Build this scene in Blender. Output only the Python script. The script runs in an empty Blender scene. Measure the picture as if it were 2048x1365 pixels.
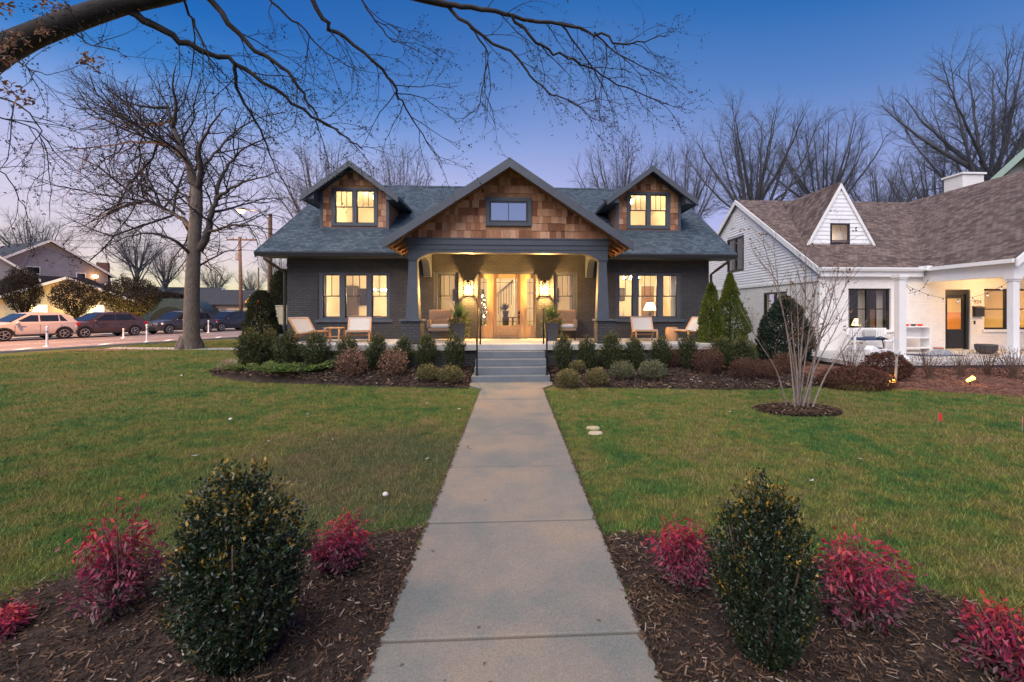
import bpy, bmesh, math, random
import numpy as np
from mathutils import Vector, Matrix

S = bpy.context.scene
C = S.collection
R = math.radians
TH, EYE, FPX, PX, PY = R(3.06), 1.78, 910.0, 1072.0, 622.0

# ---------------------------------------------------------------- camera
cd = bpy.data.cameras.new('camera'); cam = bpy.data.objects.new('camera', cd); C.objects.link(cam)
cam.location = (0, 0, EYE); cam.rotation_euler = (R(90), 0, -TH)
cd.sensor_width = 36; cd.lens = FPX / 2048 * 36
cd.shift_x = -(PX - 1024) / 2048; cd.shift_y = -(682.5 - PY) / 2048
cd.clip_start = 0.05; cd.clip_end = 2000
S.camera = cam

# ---------------------------------------------------------------- dusk sky
W = bpy.data.worlds.new('World'); S.world = W; W.use_nodes = True
nt = W.node_tree; nt.nodes.clear()
def N(t, **k):
    n = nt.nodes.new(t)
    for a, b in k.items(): setattr(n, a, b)
    return n
def s2l(c): return tuple(((v / 255) / 12.92 if v / 255 <= .04045 else ((v / 255 + .055) / 1.055) ** 2.4) for v in c)
def ramp(node, stops, lin=False):
    e = node.color_ramp.elements
    while len(e) > 1: e.remove(e[0])
    for i, (p, c) in enumerate(stops):
        q = e[0] if i == 0 else e.new(p)
        q.position = p; cc = c if lin else s2l(c); q.color = (*cc, 1)
tc = N('ShaderNodeTexCoord'); sep = N('ShaderNodeSeparateXYZ'); nt.links.new(tc.outputs['Generated'], sep.inputs[0])
rr = N('ShaderNodeValToRGB'); rl = N('ShaderNodeValToRGB')
ramp(rr, [(0, (196, 188, 218)), (.14, (180, 178, 222)), (.25, (160, 166, 212)), (.36, (126, 145, 198)), (.46, (84, 122, 182)), (.56, (44, 100, 168)), (.7, (14, 78, 148)), (1, (8, 55, 118))])
ramp(rl, [(0, (238, 204, 150)), (.04, (222, 212, 176)), (.09, (214, 200, 202)), (.19, (192, 188, 214)), (.27, (166, 173, 213)), (.33, (118, 150, 206)), (.39, (52, 116, 186)), (.47, (14, 92, 168)), (.6, (10, 72, 146)), (1, (8, 50, 112))])
de = N('ShaderNodeVectorMath', operation='DOT_PRODUCT'); de.inputs[1].default_value = (.93, .36, 0); nt.links.new(tc.outputs['Generated'], de.inputs[0])
me_ = N('ShaderNodeMapRange', interpolation_type='SMOOTHSTEP'); me_.inputs[1].default_value = .35; me_.inputs[2].default_value = .95; me_.inputs[4].default_value = .085; nt.links.new(de.outputs['Value'], me_.inputs[0])
ze = N('ShaderNodeMath', operation='ADD'); nt.links.new(sep.outputs['Z'], ze.inputs[0]); nt.links.new(me_.outputs[0], ze.inputs[1])   # dusk has come further in the east
for r_ in (rr, rl): nt.links.new(ze.outputs[0], r_.inputs[0])
dv = N('ShaderNodeVectorMath', operation='DOT_PRODUCT'); dv.inputs[1].default_value = (-.86, .51, 0)
nt.links.new(tc.outputs['Generated'], dv.inputs[0])
mr = N('ShaderNodeMapRange', interpolation_type='SMOOTHSTEP'); mr.inputs[1].default_value = .25; mr.inputs[2].default_value = .95
nt.links.new(dv.outputs['Value'], mr.inputs[0])
mx = N('ShaderNodeMixRGB'); nt.links.new(mr.outputs[0], mx.inputs[0]); nt.links.new(rr.outputs[0], mx.inputs[1]); nt.links.new(rl.outputs[0], mx.inputs[2])
bg = N('ShaderNodeBackground'); bg.inputs[1].default_value = .365; nt.links.new(mx.outputs[0], bg.inputs[0])
wo = N('ShaderNodeOutputWorld'); nt.links.new(bg.outputs[0], wo.inputs[0])

# added fill light: a very wide sun behind the photographer, lifts the dim ground
sd = bpy.data.lights.new('fill_sun', 'SUN'); sd.energy = 1.5; sd.angle = R(70); sd.color = (1, .93, .88)
so = bpy.data.objects.new('fill_sun', sd); C.objects.link(so); so.rotation_euler = (R(38), 0, R(-28))

S.render.engine = 'CYCLES'
S.view_settings.view_transform = 'Standard'; S.view_settings.look = 'None'
S.view_settings.exposure = 1.75; S.view_settings.gamma = 1

# ---------------------------------------------------------------- pixel <-> place helpers (measured from the photograph)
def AX(px, Y): return Y * math.tan(math.atan((px - PX) / FPX) + TH)
def AZ(px, py, Y):
    x = AX(px, Y); return EYE + (PY - py) / FPX * (x * math.sin(TH) + Y * math.cos(TH))
def AT(px, py, Y): return Vector((AX(px, Y), Y, AZ(px, py, Y)))
def G(px, py, z=0):
    d = FPX * (EYE - z) / (py - PY); u = (px - PX) / FPX * d
    return Vector((u * math.cos(TH) + d * math.sin(TH), d * math.cos(TH) - u * math.sin(TH), z))

# ---------------------------------------------------------------- object helpers
def tag(o, label=None, cat=None, group=None, kind=None):
    if label: o['label'] = label
    if cat: o['category'] = cat
    if group: o['group'] = group
    if kind: o['kind'] = kind
    return o
def thing(name, label, cat, loc=(0, 0, 0), rz=0, group=None):
    o = bpy.data.objects.new(name, None); C.objects.link(o); o.empty_display_size = .2
    o.location = loc; o.rotation_euler = (0, 0, rz)
    return tag(o, label, cat, group)
def link(name, me, m, parent=None):
    o = bpy.data.objects.new(name, me); C.objects.link(o)
    if m and not me.materials: me.materials.append(m)
    if parent: o.parent = parent
    return o
def copy_tree(o, parent=None):
    c = o.copy(); C.objects.link(c); c.parent = parent
    for ch in list(o.children): copy_tree(ch, c)
    return c

class MB:
    """collects shapes for ONE mesh object; o = origin that is subtracted"""
    def __init__(s, o=(0, 0, 0)): s.v = []; s.f = []; s.o = Vector(o)
    def add(s, vs, fs):
        n = len(s.v); s.v += [Vector(v) - s.o for v in vs]; s.f += [tuple(i + n for i in f) for f in fs]; return s
    def hexa(s, p): return s.add(p, [(3, 2, 1, 0), (4, 5, 6, 7), (0, 1, 5, 4), (1, 2, 6, 5), (2, 3, 7, 6), (3, 0, 4, 7)])
    def box(s, x0, x1, y0, y1, z0, z1):
        return s.hexa([(x0, y0, z0), (x1, y0, z0), (x1, y1, z0), (x0, y1, z0), (x0, y0, z1), (x1, y0, z1), (x1, y1, z1), (x0, y1, z1)])
    def frus(s, cx, cy, z0, z1, a0, b0, a1, b1):
        return s.hexa([(cx - a0, cy - b0, z0), (cx + a0, cy - b0, z0), (cx + a0, cy + b0, z0), (cx - a0, cy + b0, z0), (cx - a1, cy - b1, z1), (cx + a1, cy - b1, z1), (cx + a1, cy + b1, z1), (cx - a1, cy + b1, z1)])
    def prism(s, pts, a, b, ax='y'):
        n = len(pts)
        def g(p, t): return {'y': (p[0], t, p[1]), 'x': (t, p[0], p[1]), 'z': (p[0], p[1], t)}[ax]
        return s.add([g(p, a) for p in pts] + [g(p, b) for p in pts],
                     [tuple(range(n))[::-1], tuple(range(n, 2 * n))] + [(i, (i + 1) % n, n + (i + 1) % n, n + i) for i in range(n)])
    def tube(s, pts, rad, n=6, cap=True):
        pts = [Vector(p) for p in pts]; k = len(pts)
        if not hasattr(rad, '__len__'): rad = [rad] * k
        vs = []; prev = None
        for i, p in enumerate(pts):
            t = (pts[min(i + 1, k - 1)] - pts[max(i - 1, 0)])
            t = t.normalized() if t.length > 1e-9 else Vector((0, 0, 1))
            if prev is None: u = t.orthogonal().normalized()
            else:
                u = prev - t * prev.dot(t); u = u.normalized() if u.length > 1e-6 else t.orthogonal().normalized()
            prev = u; w = t.cross(u)
            for j in range(n):
                a = 2 * math.pi * j / n; vs.append(p + (u * math.cos(a) + w * math.sin(a)) * rad[i])
        fs = [(i * n + j, i * n + (j + 1) % n, (i + 1) * n + (j + 1) % n, (i + 1) * n + j) for i in range(k - 1) for j in range(n)]
        if cap: fs += [tuple(range(n))[::-1], tuple((k - 1) * n + j for j in range(n))]
        return s.add(vs, fs)
    def lathe(s, prof, c, n=16, ax='z', cap=True):
        vs = []
        for r_, h in prof:
            for j in range(n):
                a = 2 * math.pi * j / n; x, y = r_ * math.cos(a), r_ * math.sin(a)
                vs.append(Vector(c) + Vector({'z': (x, y, h), 'y': (x, h, y), 'x': (h, x, y)}[ax]))
        k = len(prof)
        return s.add(vs, [(i * n + j, i * n + (j + 1) % n, (i + 1) * n + (j + 1) % n, (i + 1) * n + j) for i in range(k - 1) for j in range(n)] + ([tuple(range(n))[::-1], tuple((k - 1) * n + j for j in range(n))] if cap else []))
    def bar(s, a, b, w, h, up=(0, 0, 1)):
        a, b = Vector(a), Vector(b); t = (b - a).normalized(); u = Vector(up)
        sd_ = t.cross(u)
        if sd_.length < 1e-4: sd_ = t.cross(Vector((1, 0, 0)))
        sd_.normalize(); up_ = sd_.cross(t); p = []
        for q in (a, b):
            p += [q - sd_ * w / 2 - up_ * h / 2, q + sd_ * w / 2 - up_ * h / 2, q + sd_ * w / 2 + up_ * h / 2, q - sd_ * w / 2 + up_ * h / 2]
        return s.hexa(p)
    def build(s, name, m, parent=None, smooth=False, bevel=0, fix=True):
        me = bpy.data.meshes.new(name); me.from_pydata([tuple(v) for v in s.v], [], s.f)
        if fix:
            b = bmesh.new(); b.from_mesh(me); bmesh.ops.recalc_face_normals(b, faces=b.faces); b.to_mesh(me); b.free()
        if smooth:
            me.shade_smooth()
            if smooth != True: me.set_sharp_from_angle(angle=R(smooth))
        o = link(name, me, m, parent)
        if bevel:
            bv = o.modifiers.new('bevel', 'BEVEL'); bv.width = bevel; bv.segments = 2; bv.limit_method = 'ANGLE'
        return o

def panel(mb, x0, x1, v0, v1, holes, f):
    """plate with rectangular openings; f(x, v, side 0/1) -> point"""
    xs = sorted({x0, x1, *[q for h in holes for q in h[:2]]}); vs = sorted({v0, v1, *[q for h in holes for q in h[2:]]})
    xs = [x for x in xs if x0 <= x <= x1]; vs = [v for v in vs if v0 <= v <= v1]
    for i in range(len(xs) - 1):
        for j in range(len(vs) - 1):
            a, b, c, d = xs[i], xs[i + 1], vs[j], vs[j + 1]; mx_, mv_ = (a + b) / 2, (c + d) / 2
            if any(h[0] < mx_ < h[1] and h[2] < mv_ < h[3] for h in holes): continue
            mb.add([f(a, c, 0), f(b, c, 0), f(b, d, 0), f(a, d, 0)], [(0, 1, 2, 3)])
            mb.add([f(a, c, 1), f(b, c, 1), f(b, d, 1), f(a, d, 1)], [(3, 2, 1, 0)])
    for h, s_ in [((x0, x1, v0, v1), 1)] + [(h, -1) for h in holes]:
        q = [(h[0], h[2]), (h[1], h[2]), (h[1], h[3]), (h[0], h[3])]
        for k in range(4):
            a, b = q[k], q[(k + 1) % 4]
            mb.add([f(*a, 0), f(*b, 0), f(*b, 1), f(*a, 1)], [(0, 1, 2, 3) if s_ < 0 else (3, 2, 1, 0)])
    return mb

def npmesh(name, V, Fc, rnd=None):
    V = np.asarray(V, np.float32); Fc = np.asarray(Fc, np.int32); k = Fc.shape[1]
    me = bpy.data.meshes.new(name); me.vertices.add(len(V)); me.vertices.foreach_set('co', V.ravel())
    me.loops.add(Fc.size); me.loops.foreach_set('vertex_index', Fc.ravel())
    me.polygons.add(len(Fc)); me.polygons.foreach_set('loop_start', np.arange(0, Fc.size, k, dtype=np.int32))
    if rnd is not None:
        at = me.attributes.new('rnd', 'FLOAT', 'POINT'); at.data.foreach_set('value', np.asarray(rnd, np.float32))
    me.update(calc_edges=True); return me

# ---------------------------------------------------------------- materials
MT = {}
def newmat(n):
    m = bpy.data.materials.new(n); m.use_nodes = True; MT[n] = m
    t = m.node_tree; b = t.nodes['Principled BSDF']; return m, t, b
def nd(t, ty, **k):
    n = t.nodes.new(ty)
    for a, b in k.items(): setattr(n, a, b)
    return n
def noise(t, scale, vec=None, detail=4, rough=.6):
    n = nd(t, 'ShaderNodeTexNoise'); n.inputs['Scale'].default_value = scale; n.inputs['Detail'].default_value = detail; n.inputs['Roughness'].default_value = rough
    if vec is None:
        c = nd(t, 'ShaderNodeTexCoord'); vec = c.outputs['Object']
    t.links.new(vec, n.inputs['Vector']); return n
def cramp(t, fac, stops):
    r_ = nd(t, 'ShaderNodeValToRGB'); ramp(r_, stops, True); t.links.new(fac, r_.inputs[0]); return r_
def bump(t, b, h, st, dist=.01):
    n = nd(t, 'ShaderNodeBump'); n.inputs['Strength'].default_value = st; n.inputs['Distance'].default_value = dist
    t.links.new(h, n.inputs['Height']); t.links.new(n.outputs[0], b.inputs['Normal']); return n
def mul(c, k): return tuple(min(1, v * k) for v in c)
def mat(n, col, rough=.7, var=.18, vs=3, bmp=0, bs=60, met=0, spec=.4, col2=None, stretch=None):
    m, t, b = newmat(n); b.inputs['Roughness'].default_value = rough; b.inputs['Metallic'].default_value = met
    b.inputs['Specular IOR Level'].default_value = spec
    vec = None
    if stretch:
        c = nd(t, 'ShaderNodeTexCoord'); mp = nd(t, 'ShaderNodeMapping'); mp.inputs['Scale'].default_value = stretch
        t.links.new(c.outputs['Object'], mp.inputs[0]); vec = mp.outputs[0]
    nz = noise(t, vs, vec); r_ = cramp(t, nz.outputs['Fac'], [(.3, mul(col, 1 - var)), (.7, col2 or mul(col, 1 + var))])
    t.links.new(r_.outputs[0], b.inputs['Base Color'])
    if bmp: bump(t, b, noise(t, bs, vec).outputs['Fac'], bmp)
    return m
def leafmat(n, stops, rough=.45, trans=.25, spec=.4):
    m, t, b = newmat(n); a = nd(t, 'ShaderNodeAttribute', attribute_name='rnd')
    r_ = cramp(t, a.outputs['Fac'], stops); t.links.new(r_.outputs[0], b.inputs['Base Color'])
    b.inputs['Roughness'].default_value = rough; b.inputs['Specular IOR Level'].default_value = spec
    if trans:
        tr = nd(t, 'ShaderNodeBsdfTranslucent'); t.links.new(r_.outputs[0], tr.inputs[0])
        mx_ = nd(t, 'ShaderNodeMixShader'); mx_.inputs[0].default_value = trans
        t.links.new(b.outputs[0], mx_.inputs[1]); t.links.new(tr.outputs[0], mx_.inputs[2])
        t.links.new(mx_.outputs[0], t.nodes['Material Output'].inputs[0])
    return m
def emis(n, col, st):
    m, t, b = newmat(n); b.inputs['Base Color'].default_value = (*col, 1); b.inputs['Emission Color'].default_value = (*col, 1)
    b.inputs['Emission Strength'].default_value = st; return m
def glassmat(n, tint=(1, 1, 1), refl=1.5, rough=.01):
    m, t, b = newmat(n); t.nodes.remove(b)
    tr = nd(t, 'ShaderNodeBsdfTransparent'); tr.inputs[0].default_value = (*tint, 1)
    gl = nd(t, 'ShaderNodeBsdfGlossy'); gl.inputs['Roughness'].default_value = rough
    lw = nd(t, 'ShaderNodeLayerWeight'); pw_ = nd(t, 'ShaderNodeMath', operation='POWER'); pw_.inputs[1].default_value = 4; t.links.new(lw.outputs['Facing'], pw_.inputs[0]); fr = nd(t, 'ShaderNodeMath', operation='MULTIPLY_ADD'); fr.inputs[1].default_value = .8; fr.inputs[2].default_value = .05; t.links.new(pw_.outputs[0], fr.inputs[0])
    mx_ = nd(t, 'ShaderNodeMixShader'); t.links.new(fr.outputs[0], mx_.inputs[0]); t.links.new(tr.outputs[0], mx_.inputs[1]); t.links.new(gl.outputs[0], mx_.inputs[2])
    t.links.new(mx_.outputs[0], t.nodes['Material Output'].inputs[0]); return m
def brickmat(n, c1, c2, mortar, bw=.21, rh=.075, ms=.008, rough=.75, bst=.6, axes='xz', bdist=.012, off=.5, spec=.3, big=.25):
    m, t, b = newmat(n); b.inputs['Roughness'].default_value = rough; b.inputs['Specular IOR Level'].default_value = spec
    tc_ = nd(t, 'ShaderNodeTexCoord'); sp = nd(t, 'ShaderNodeSeparateXYZ'); t.links.new(tc_.outputs['Object'], sp.inputs[0])
    cb = nd(t, 'ShaderNodeCombineXYZ'); o = {c: sp.outputs[i] for i, c in enumerate('XYZ')}
    if axes == 'xz':   # upright walls in either direction
        ad = nd(t, 'ShaderNodeMath', operation='ADD'); t.links.new(o['X'], ad.inputs[0]); t.links.new(o['Y'], ad.inputs[1])
        t.links.new(ad.outputs[0], cb.inputs[0]); t.links.new(o['Z'], cb.inputs[1])
    else:              # roof: first axis along the eave, second axis up the slope, stretched
        a1, a2, k = axes
        ml = nd(t, 'ShaderNodeMath', operation='MULTIPLY'); ml.inputs[1].default_value = k; t.links.new(o[a2], ml.inputs[0])
        t.links.new(o[a1], cb.inputs[0]); t.links.new(ml.outputs[0], cb.inputs[1])
    br = nd(t, 'ShaderNodeTexBrick'); br.offset = off
    br.inputs['Color1'].default_value = (*c1, 1); br.inputs['Color2'].default_value = (*c2, 1); br.inputs['Mortar'].default_value = (*mortar, 1)
    br.inputs['Scale'].default_value = 1; br.inputs['Brick Width'].default_value = bw; br.inputs['Row Height'].default_value = rh
    br.inputs['Mortar Size'].default_value = ms; br.inputs['Mortar Smooth'].default_value = .3
    t.links.new(cb.outputs[0], br.inputs['Vector'])
    nz = noise(t, 1.3, None, 5); mm = nd(t, 'ShaderNodeMixRGB', blend_type='MULTIPLY'); mm.inputs[0].default_value = 1
    r_ = cramp(t, nz.outputs['Fac'], [(.3, (1 - big,) * 3), (.7, (1 + big * .0 + 0,) * 3)])
    t.links.new(br.outputs['Color'], mm.inputs[1]); t.links.new(r_.outputs[0], mm.inputs[2]); t.links.new(mm.outputs[0], b.inputs['Base Color'])
    n2 = noise(t, 55); ma = nd(t, 'ShaderNodeMath', operation='MULTIPLY_ADD'); ma.inputs[1].default_value = -1.0
    t.links.new(br.outputs['Fac'], ma.inputs[0]); t.links.new(n2.outputs['Fac'], ma.inputs[2])
    bump(t, b, ma.outputs[0], bst, bdist); return m

CH = (.040, .047, .062)
brickmat('brick_charcoal', (.058, .058, .062), (.074, .072, .073), (.034, .034, .037), bst=.9)
brickmat('brick_white', (.78, .75, .72), (.84, .81, .78), (.7, .67, .64), bst=.35, big=.1)
brickmat('roof_slate', (.036, .056, .078), (.092, .120, .148), (.02, .028, .037), .16, .14, .006, .85, .8, ('X', 'Y', 1.18), .015)
brickmat('roof_slate_gable', (.036, .056, .078), (.092, .120, .148), (.02, .028, .037), .16, .14, .006, .85, .8, ('Y', 'X', 1.2), .015)
brickmat('roof_brown', (.085, .058, .052), (.225, .165, .145), (.045, .033, .03), .2, .15, .006, .85, .8, ('X', 'Y', 1.19), .015)
brickmat('roof_brown_side', (.085, .058, .052), (.225, .165, .145), (.045, .033, .03), .2, .15, .006, .85, .8, ('Y', 'X', 1.26), .015)
brickmat('brick_red', (.16, .06, .04), (.22, .09, .055), (.2, .17, .15))
brickmat('retaining_stone', (.14, .14, .15), (.2, .2, .21), (.06, .06, .07), .4, .16, .01)
mat('trim', (.062, .072, .090), .5, .1, 4, .1, 90)
mat('trim_dark', (.030, .030, .034), .45, .1)
mat('black_metal', (.015, .014, .014), .4, .1, met=.3)
mat('cap_stone', (.07, .08, .095), .7, .2, 6, .2)
mat('concrete', (.135, .15, .165), .85, .14, 2.2, .25, 120)
mat('concrete_tread', (.40, .38, .36), .85, .14, 2.2, .25, 120)
mat('cedar_board', (.30, .15, .075), .7, .25, 5, .2, 60)
mat('door_wood', (.36, .22, .115), .42, .2, 6, .1, 40, stretch=(6, 6, .6), col2=(.44, .28, .15))
mat('teak', (.46, .24, .11), .5, .2, 8, .1, 40, stretch=(3, 3, 3))
mat('sling_cloth', (.44, .42, .40), .9, .06, 30)
mat('cushion', (.46, .45, .47), .9, .05, 8, .1, 20)
mat('wicker', (.24, .16, .11), .75, .35, 45, .8, 70)
mat('interior_paint', (.80, .75, .64), .8, .05, 1)
mat('interior_floor', (.32, .2, .11), .5, .2, 4)
mat('interior_dark', (.10, .085, .07), .6, .2)
mat('curtain', (.80, .74, .62), .9, .06, 3)
mat('white_paint', (.78, .77, .76), .55, .04, 2, .05, 60)
mat('siding_white', (.80, .79, .80), .55, .05, 1.5, .05, 80)
mat('window_black', (.02, .02, .022), .4, .1)
mat('terracotta', (.4, .14, .07), .8, .15)
mat('ceramic_dark', (.05, .052, .058), .5, .2)
mat('navy_cloth', (.04, .06, .12), .9, .2)
mat('bark', (.135, .105, .085), .9, .45, 7, 1.0, 18, stretch=(4, 4, .8))
mat('bark_dark', (.022, .018, .018), .9, .4, 9, .7, 30)
mat('twig_dark', (.018, .016, .019), .9, .3, 9)
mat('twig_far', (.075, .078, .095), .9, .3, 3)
mat('twig_pale', (.20, .165, .145), .8, .3, 14, .2, 50)
mat('twig_brown', (.13, .08, .055), .9, .3, 12)
mat('asphalt', (.17, .145, .15), .9, .15, 1.2, .3, 150)
mat('road_paint', (.7, .68, .66), .7, .1)
mat('kerb', (.42, .39, .37), .85, .12, 4, .2)
mat('utility_wood', (.12, .08, .06), .9, .25, 6, .4)
mat('roof_dark', (.035, .037, .045), .8, .2, 3)
mat('far_siding', (.27, .28, .31), .8, .12, 2)
mat('far_cream', (.62, .52, .34), .8, .1, 2)
mat('fence_tan', (.42, .36, .24), .8, .12, 3)
mat('sign_yellow', (.75, .42, .03), .5, .05)
mat('sign_red', (.5, .03, .03), .5, .05)
mat('flag_red', (.8, .03, .03), .6, .05)
mat('rubber', (.02, .02, .021), .85, .15)
mat('alloy', (.5, .49, .48), .35, .1, met=.8)
mat('green_trim', (.28, .38, .33), .6, .06)
mat('tarp', (.03, .05, .055), .6, .2)
mat('dirt', (.16, .09, .05), .9, .3, 8, .6, 50)
mat('pebble', (.55, .53, .5), .8, .1)
emis('bulb', (1, .78, .42), 25); emis('bulb_soft', (1, .62, .25), 2.5); emis('street_glow', (1, .42, .12), 5); emis('amber_glow', (1, .5, .06), 3)
emis('lamp_shade', (1, .86, .62), .9)
glassmat('glass'); glassmat('glass_dim', (.8, .8, .8))
m, t, b = newmat('sky_glass'); b.inputs['Base Color'].default_value = (.42, .5, .55, 1); b.inputs['Metallic'].default_value = 1; b.inputs['Roughness'].default_value = .04
def paint(n, c, coat=.6):
    m, t, b = newmat(n); b.inputs['Base Color'].default_value = (*c, 1); b.inputs['Roughness'].default_value = .32; b.inputs['Metallic'].default_value = .25; b.inputs['Coat Weight'].default_value = coat; b.inputs['Coat Roughness'].default_value = .05
paint('paint_white', (.62, .54, .5)); paint('paint_brown', (.085, .05, .052)); paint('paint_grey', (.05, .052, .065)); paint('paint_navy', (.022, .028, .05))
m, t, b = newmat('car_glass'); b.inputs['Base Color'].default_value = (.012, .016, .02, 1); b.inputs['Roughness'].default_value = .05; b.inputs['Specular IOR Level'].default_value = .8
m, t, b = newmat('headlight'); b.inputs['Base Color'].default_value = (.75, .72, .7, 1); b.inputs['Roughness'].default_value = .1
m, t, b = newmat('taillight'); b.inputs['Base Color'].default_value = (.4, .02, .02, 1); b.inputs['Roughness'].default_value = .15
# cedar shakes: one colour per piece
m, t, b = newmat('cedar_shake'); oi = nd(t, 'ShaderNodeObjectInfo'); b.inputs['Roughness'].default_value = .8; b.inputs['Specular IOR Level'].default_value = .25
r_ = cramp(t, oi.outputs['Random'], [(0, (.20, .085, .045)), (.3, (.40, .18, .095)), (.6, (.54, .275, .155)), (.85, (.66, .38, .235)), (1, (.30, .15, .095))])
tc_ = nd(t, 'ShaderNodeTexCoord'); mp = nd(t, 'ShaderNodeMapping'); mp.inputs['Scale'].default_value = (60, 60, 4); t.links.new(tc_.outputs['Object'], mp.inputs[0])
nz = noise(t, 1, mp.outputs[0]); g_ = cramp(t, nz.outputs['Fac'], [(.3, (.62,) * 3), (.7, (1.0,) * 3)])
mm = nd(t, 'ShaderNodeMixRGB', blend_type='MULTIPLY'); mm.inputs[0].default_value = 1; t.links.new(r_.outputs[0], mm.inputs[1]); t.links.new(g_.outputs[0], mm.inputs[2]); t.links.new(mm.outputs[0], b.inputs['Base Color'])
bump(t, b, nz.outputs['Fac'], .5, .006)
# foliage
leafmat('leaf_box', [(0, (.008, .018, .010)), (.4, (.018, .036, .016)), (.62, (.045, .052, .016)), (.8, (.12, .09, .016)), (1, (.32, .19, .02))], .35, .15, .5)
leafmat('leaf_box_far', [(0, (.022, .032, .010)), (.5, (.055, .070, .020)), (.85, (.12, .11, .028)), (1, (.26, .18, .04))], .5, .2)
leafmat('leaf_nandina', [(0, (.05, .065, .04)), (.22, (.13, .10, .09)), (.4, (.17, .05, .08)), (.65, (.26, .026, .075)), (.88, (.36, .025, .06)), (1, (.46, .05, .045))], .45, .3)
leafmat('leaf_arbor', [(0, (.024, .042, .008)), (.5, (.085, .12, .016)), (1, (.20, .21, .03))], .6, .2)
leafmat('leaf_conifer', [(0, (.008, .018, .014)), (.6, (.02, .042, .03)), (1, (.05, .075, .05))], .5, .15)
leafmat('leaf_hedge', [(0, (.015, .020, .010)), (.6, (.04, .048, .02)), (1, (.09, .085, .03))], .6, .2)
leafmat('leaf_juniper', [(0, (.03, .07, .025)), (.5, (.085, .16, .04)), (1, (.24, .27, .06))], .6, .25)
leafmat('leaf_brown', [(0, (.09, .05, .035)), (.5, (.24, .125, .08)), (1, (.5, .31, .21))], .8, .25)
leafmat('leaf_olive', [(0, (.05, .05, .02)), (.5, (.13, .12, .04)), (1, (.34, .28, .11))], .7, .25)
leafmat('leaf_sage', [(0, (.05, .06, .03)), (.5, (.13, .14, .07)), (1, (.30, .29, .16))], .7, .25)
leafmat('leaf_rust', [(0, (.04, .02, .015)), (.5, (.11, .045, .03)), (1, (.22, .09, .05))], .8, .25)
leafmat('leaf_dark', [(0, (.012, .012, .010)), (.6, (.035, .03, .022)), (1, (.08, .05, .035))], .8, .2)
leafmat('leaf_pot', [(0, (.05, .07, .02)), (.6, (.16, .19, .05)), (1, (.35, .33, .12))], .6, .3)
leafmat('straw', [(0, (.25, .19, .13)), (1, (.55, .45, .36))], .9, .3)
leafmat('mulch_chip', [(0, (.014, .009, .006)), (.45, (.046, .025, .015)), (.8, (.10, .054, .030)), (.95, (.18, .11, .07)), (1, (.36, .29, .24))], .9, 0)
mat('mulch_ground', (.030, .019, .014), .95, .5, 9, 1.0, 45)
mat('pine_straw', (.13, .055, .035), .95, .4, 9, 1.0, 45)
def lawn_col(t):
    tc_ = nd(t, 'ShaderNodeNewGeometry'); pos = tc_.outputs['Position']
    n1 = noise(t, .55, pos, 5, .65); n2 = noise(t, 2.6, pos, 4, .7)
    a = nd(t, 'ShaderNodeMath', operation='MULTIPLY_ADD'); a.inputs[1].default_value = .55; t.links.new(n2.outputs['Fac'], a.inputs[0])
    h = nd(t, 'ShaderNodeMath', operation='MULTIPLY'); h.inputs[1].default_value = .62; t.links.new(n1.outputs['Fac'], h.inputs[0]); t.links.new(h.outputs[0], a.inputs[2])
    r_ = cramp(t, a.outputs[0], [(.40, (.042, .108, .046)), (.48, (.076, .162, .044)), (.54, (.122, .182, .050)), (.61, (.195, .20, .058)), (.71, (.25, .205, .09))])
    n4 = noise(t, 7.0, pos, 4, .7); d4 = cramp(t, n4.outputs['Fac'], [(.32, (.55, .62, .6)), (.5, (1, 1, 1)), (.72, (1.25, 1.12, .85))]); mq = nd(t, 'ShaderNodeMixRGB', blend_type='MULTIPLY'); mq.inputs[0].default_value = 1; t.links.new(r_.outputs[0], mq.inputs[1]); t.links.new(d4.outputs[0], mq.inputs[2]); r_ = mq
    # dry, worn strip of turf beside the path
    mp = nd(t, 'ShaderNodeMapping'); mp.vector_type = 'POINT'; mp.inputs['Location'].default_value = (.90, -2.5, 0); mp.inputs['Scale'].default_value = (.55, .47, 1)
    t.links.new(pos, mp.inputs[0]); ln = nd(t, 'ShaderNodeVectorMath', operation='LENGTH'); t.links.new(mp.outputs[0], ln.inputs[0])
    n3 = noise(t, 1.5, pos, 4); ad = nd(t, 'ShaderNodeMath', operation='ADD'); t.links.new(ln.outputs['Value'], ad.inputs[0]); t.links.new(n3.outputs['Fac'], ad.inputs[1])
    rg = nd(t, 'ShaderNodeMapRange', interpolation_type='SMOOTHSTEP'); rg.inputs[1].default_value = 1.65; rg.inputs[2].default_value = 1.0; rg.inputs[4].default_value = .55
    t.links.new(ad.outputs[0], rg.inputs[0])
    mx_ = nd(t, 'ShaderNodeMixRGB'); t.links.new(rg.outputs[0], mx_.inputs[0]); t.links.new(r_.outputs[0], mx_.inputs[1]); mx_.inputs[2].default_value = (.125, .105, .070, 1)
    return mx_.outputs[0]
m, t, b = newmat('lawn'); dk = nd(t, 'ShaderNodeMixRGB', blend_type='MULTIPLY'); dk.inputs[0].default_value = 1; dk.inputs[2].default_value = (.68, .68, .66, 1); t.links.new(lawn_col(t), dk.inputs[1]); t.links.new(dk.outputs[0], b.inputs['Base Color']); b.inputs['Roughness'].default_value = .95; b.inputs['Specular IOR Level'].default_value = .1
bump(t, b, noise(t, 35, None, 6, .8).outputs['Fac'], 1.0, .04)
m, t, b = newmat('grass_blade'); a_ = nd(t, 'ShaderNodeAttribute', attribute_name='rnd'); g_ = cramp(t, a_.outputs['Fac'], [(0, (.62, .66, .6)), (.5, (1, 1, 1)), (.9, (1.2, 1.15, .95)), (1, (1.6, 1.4, 1.05))])
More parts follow.
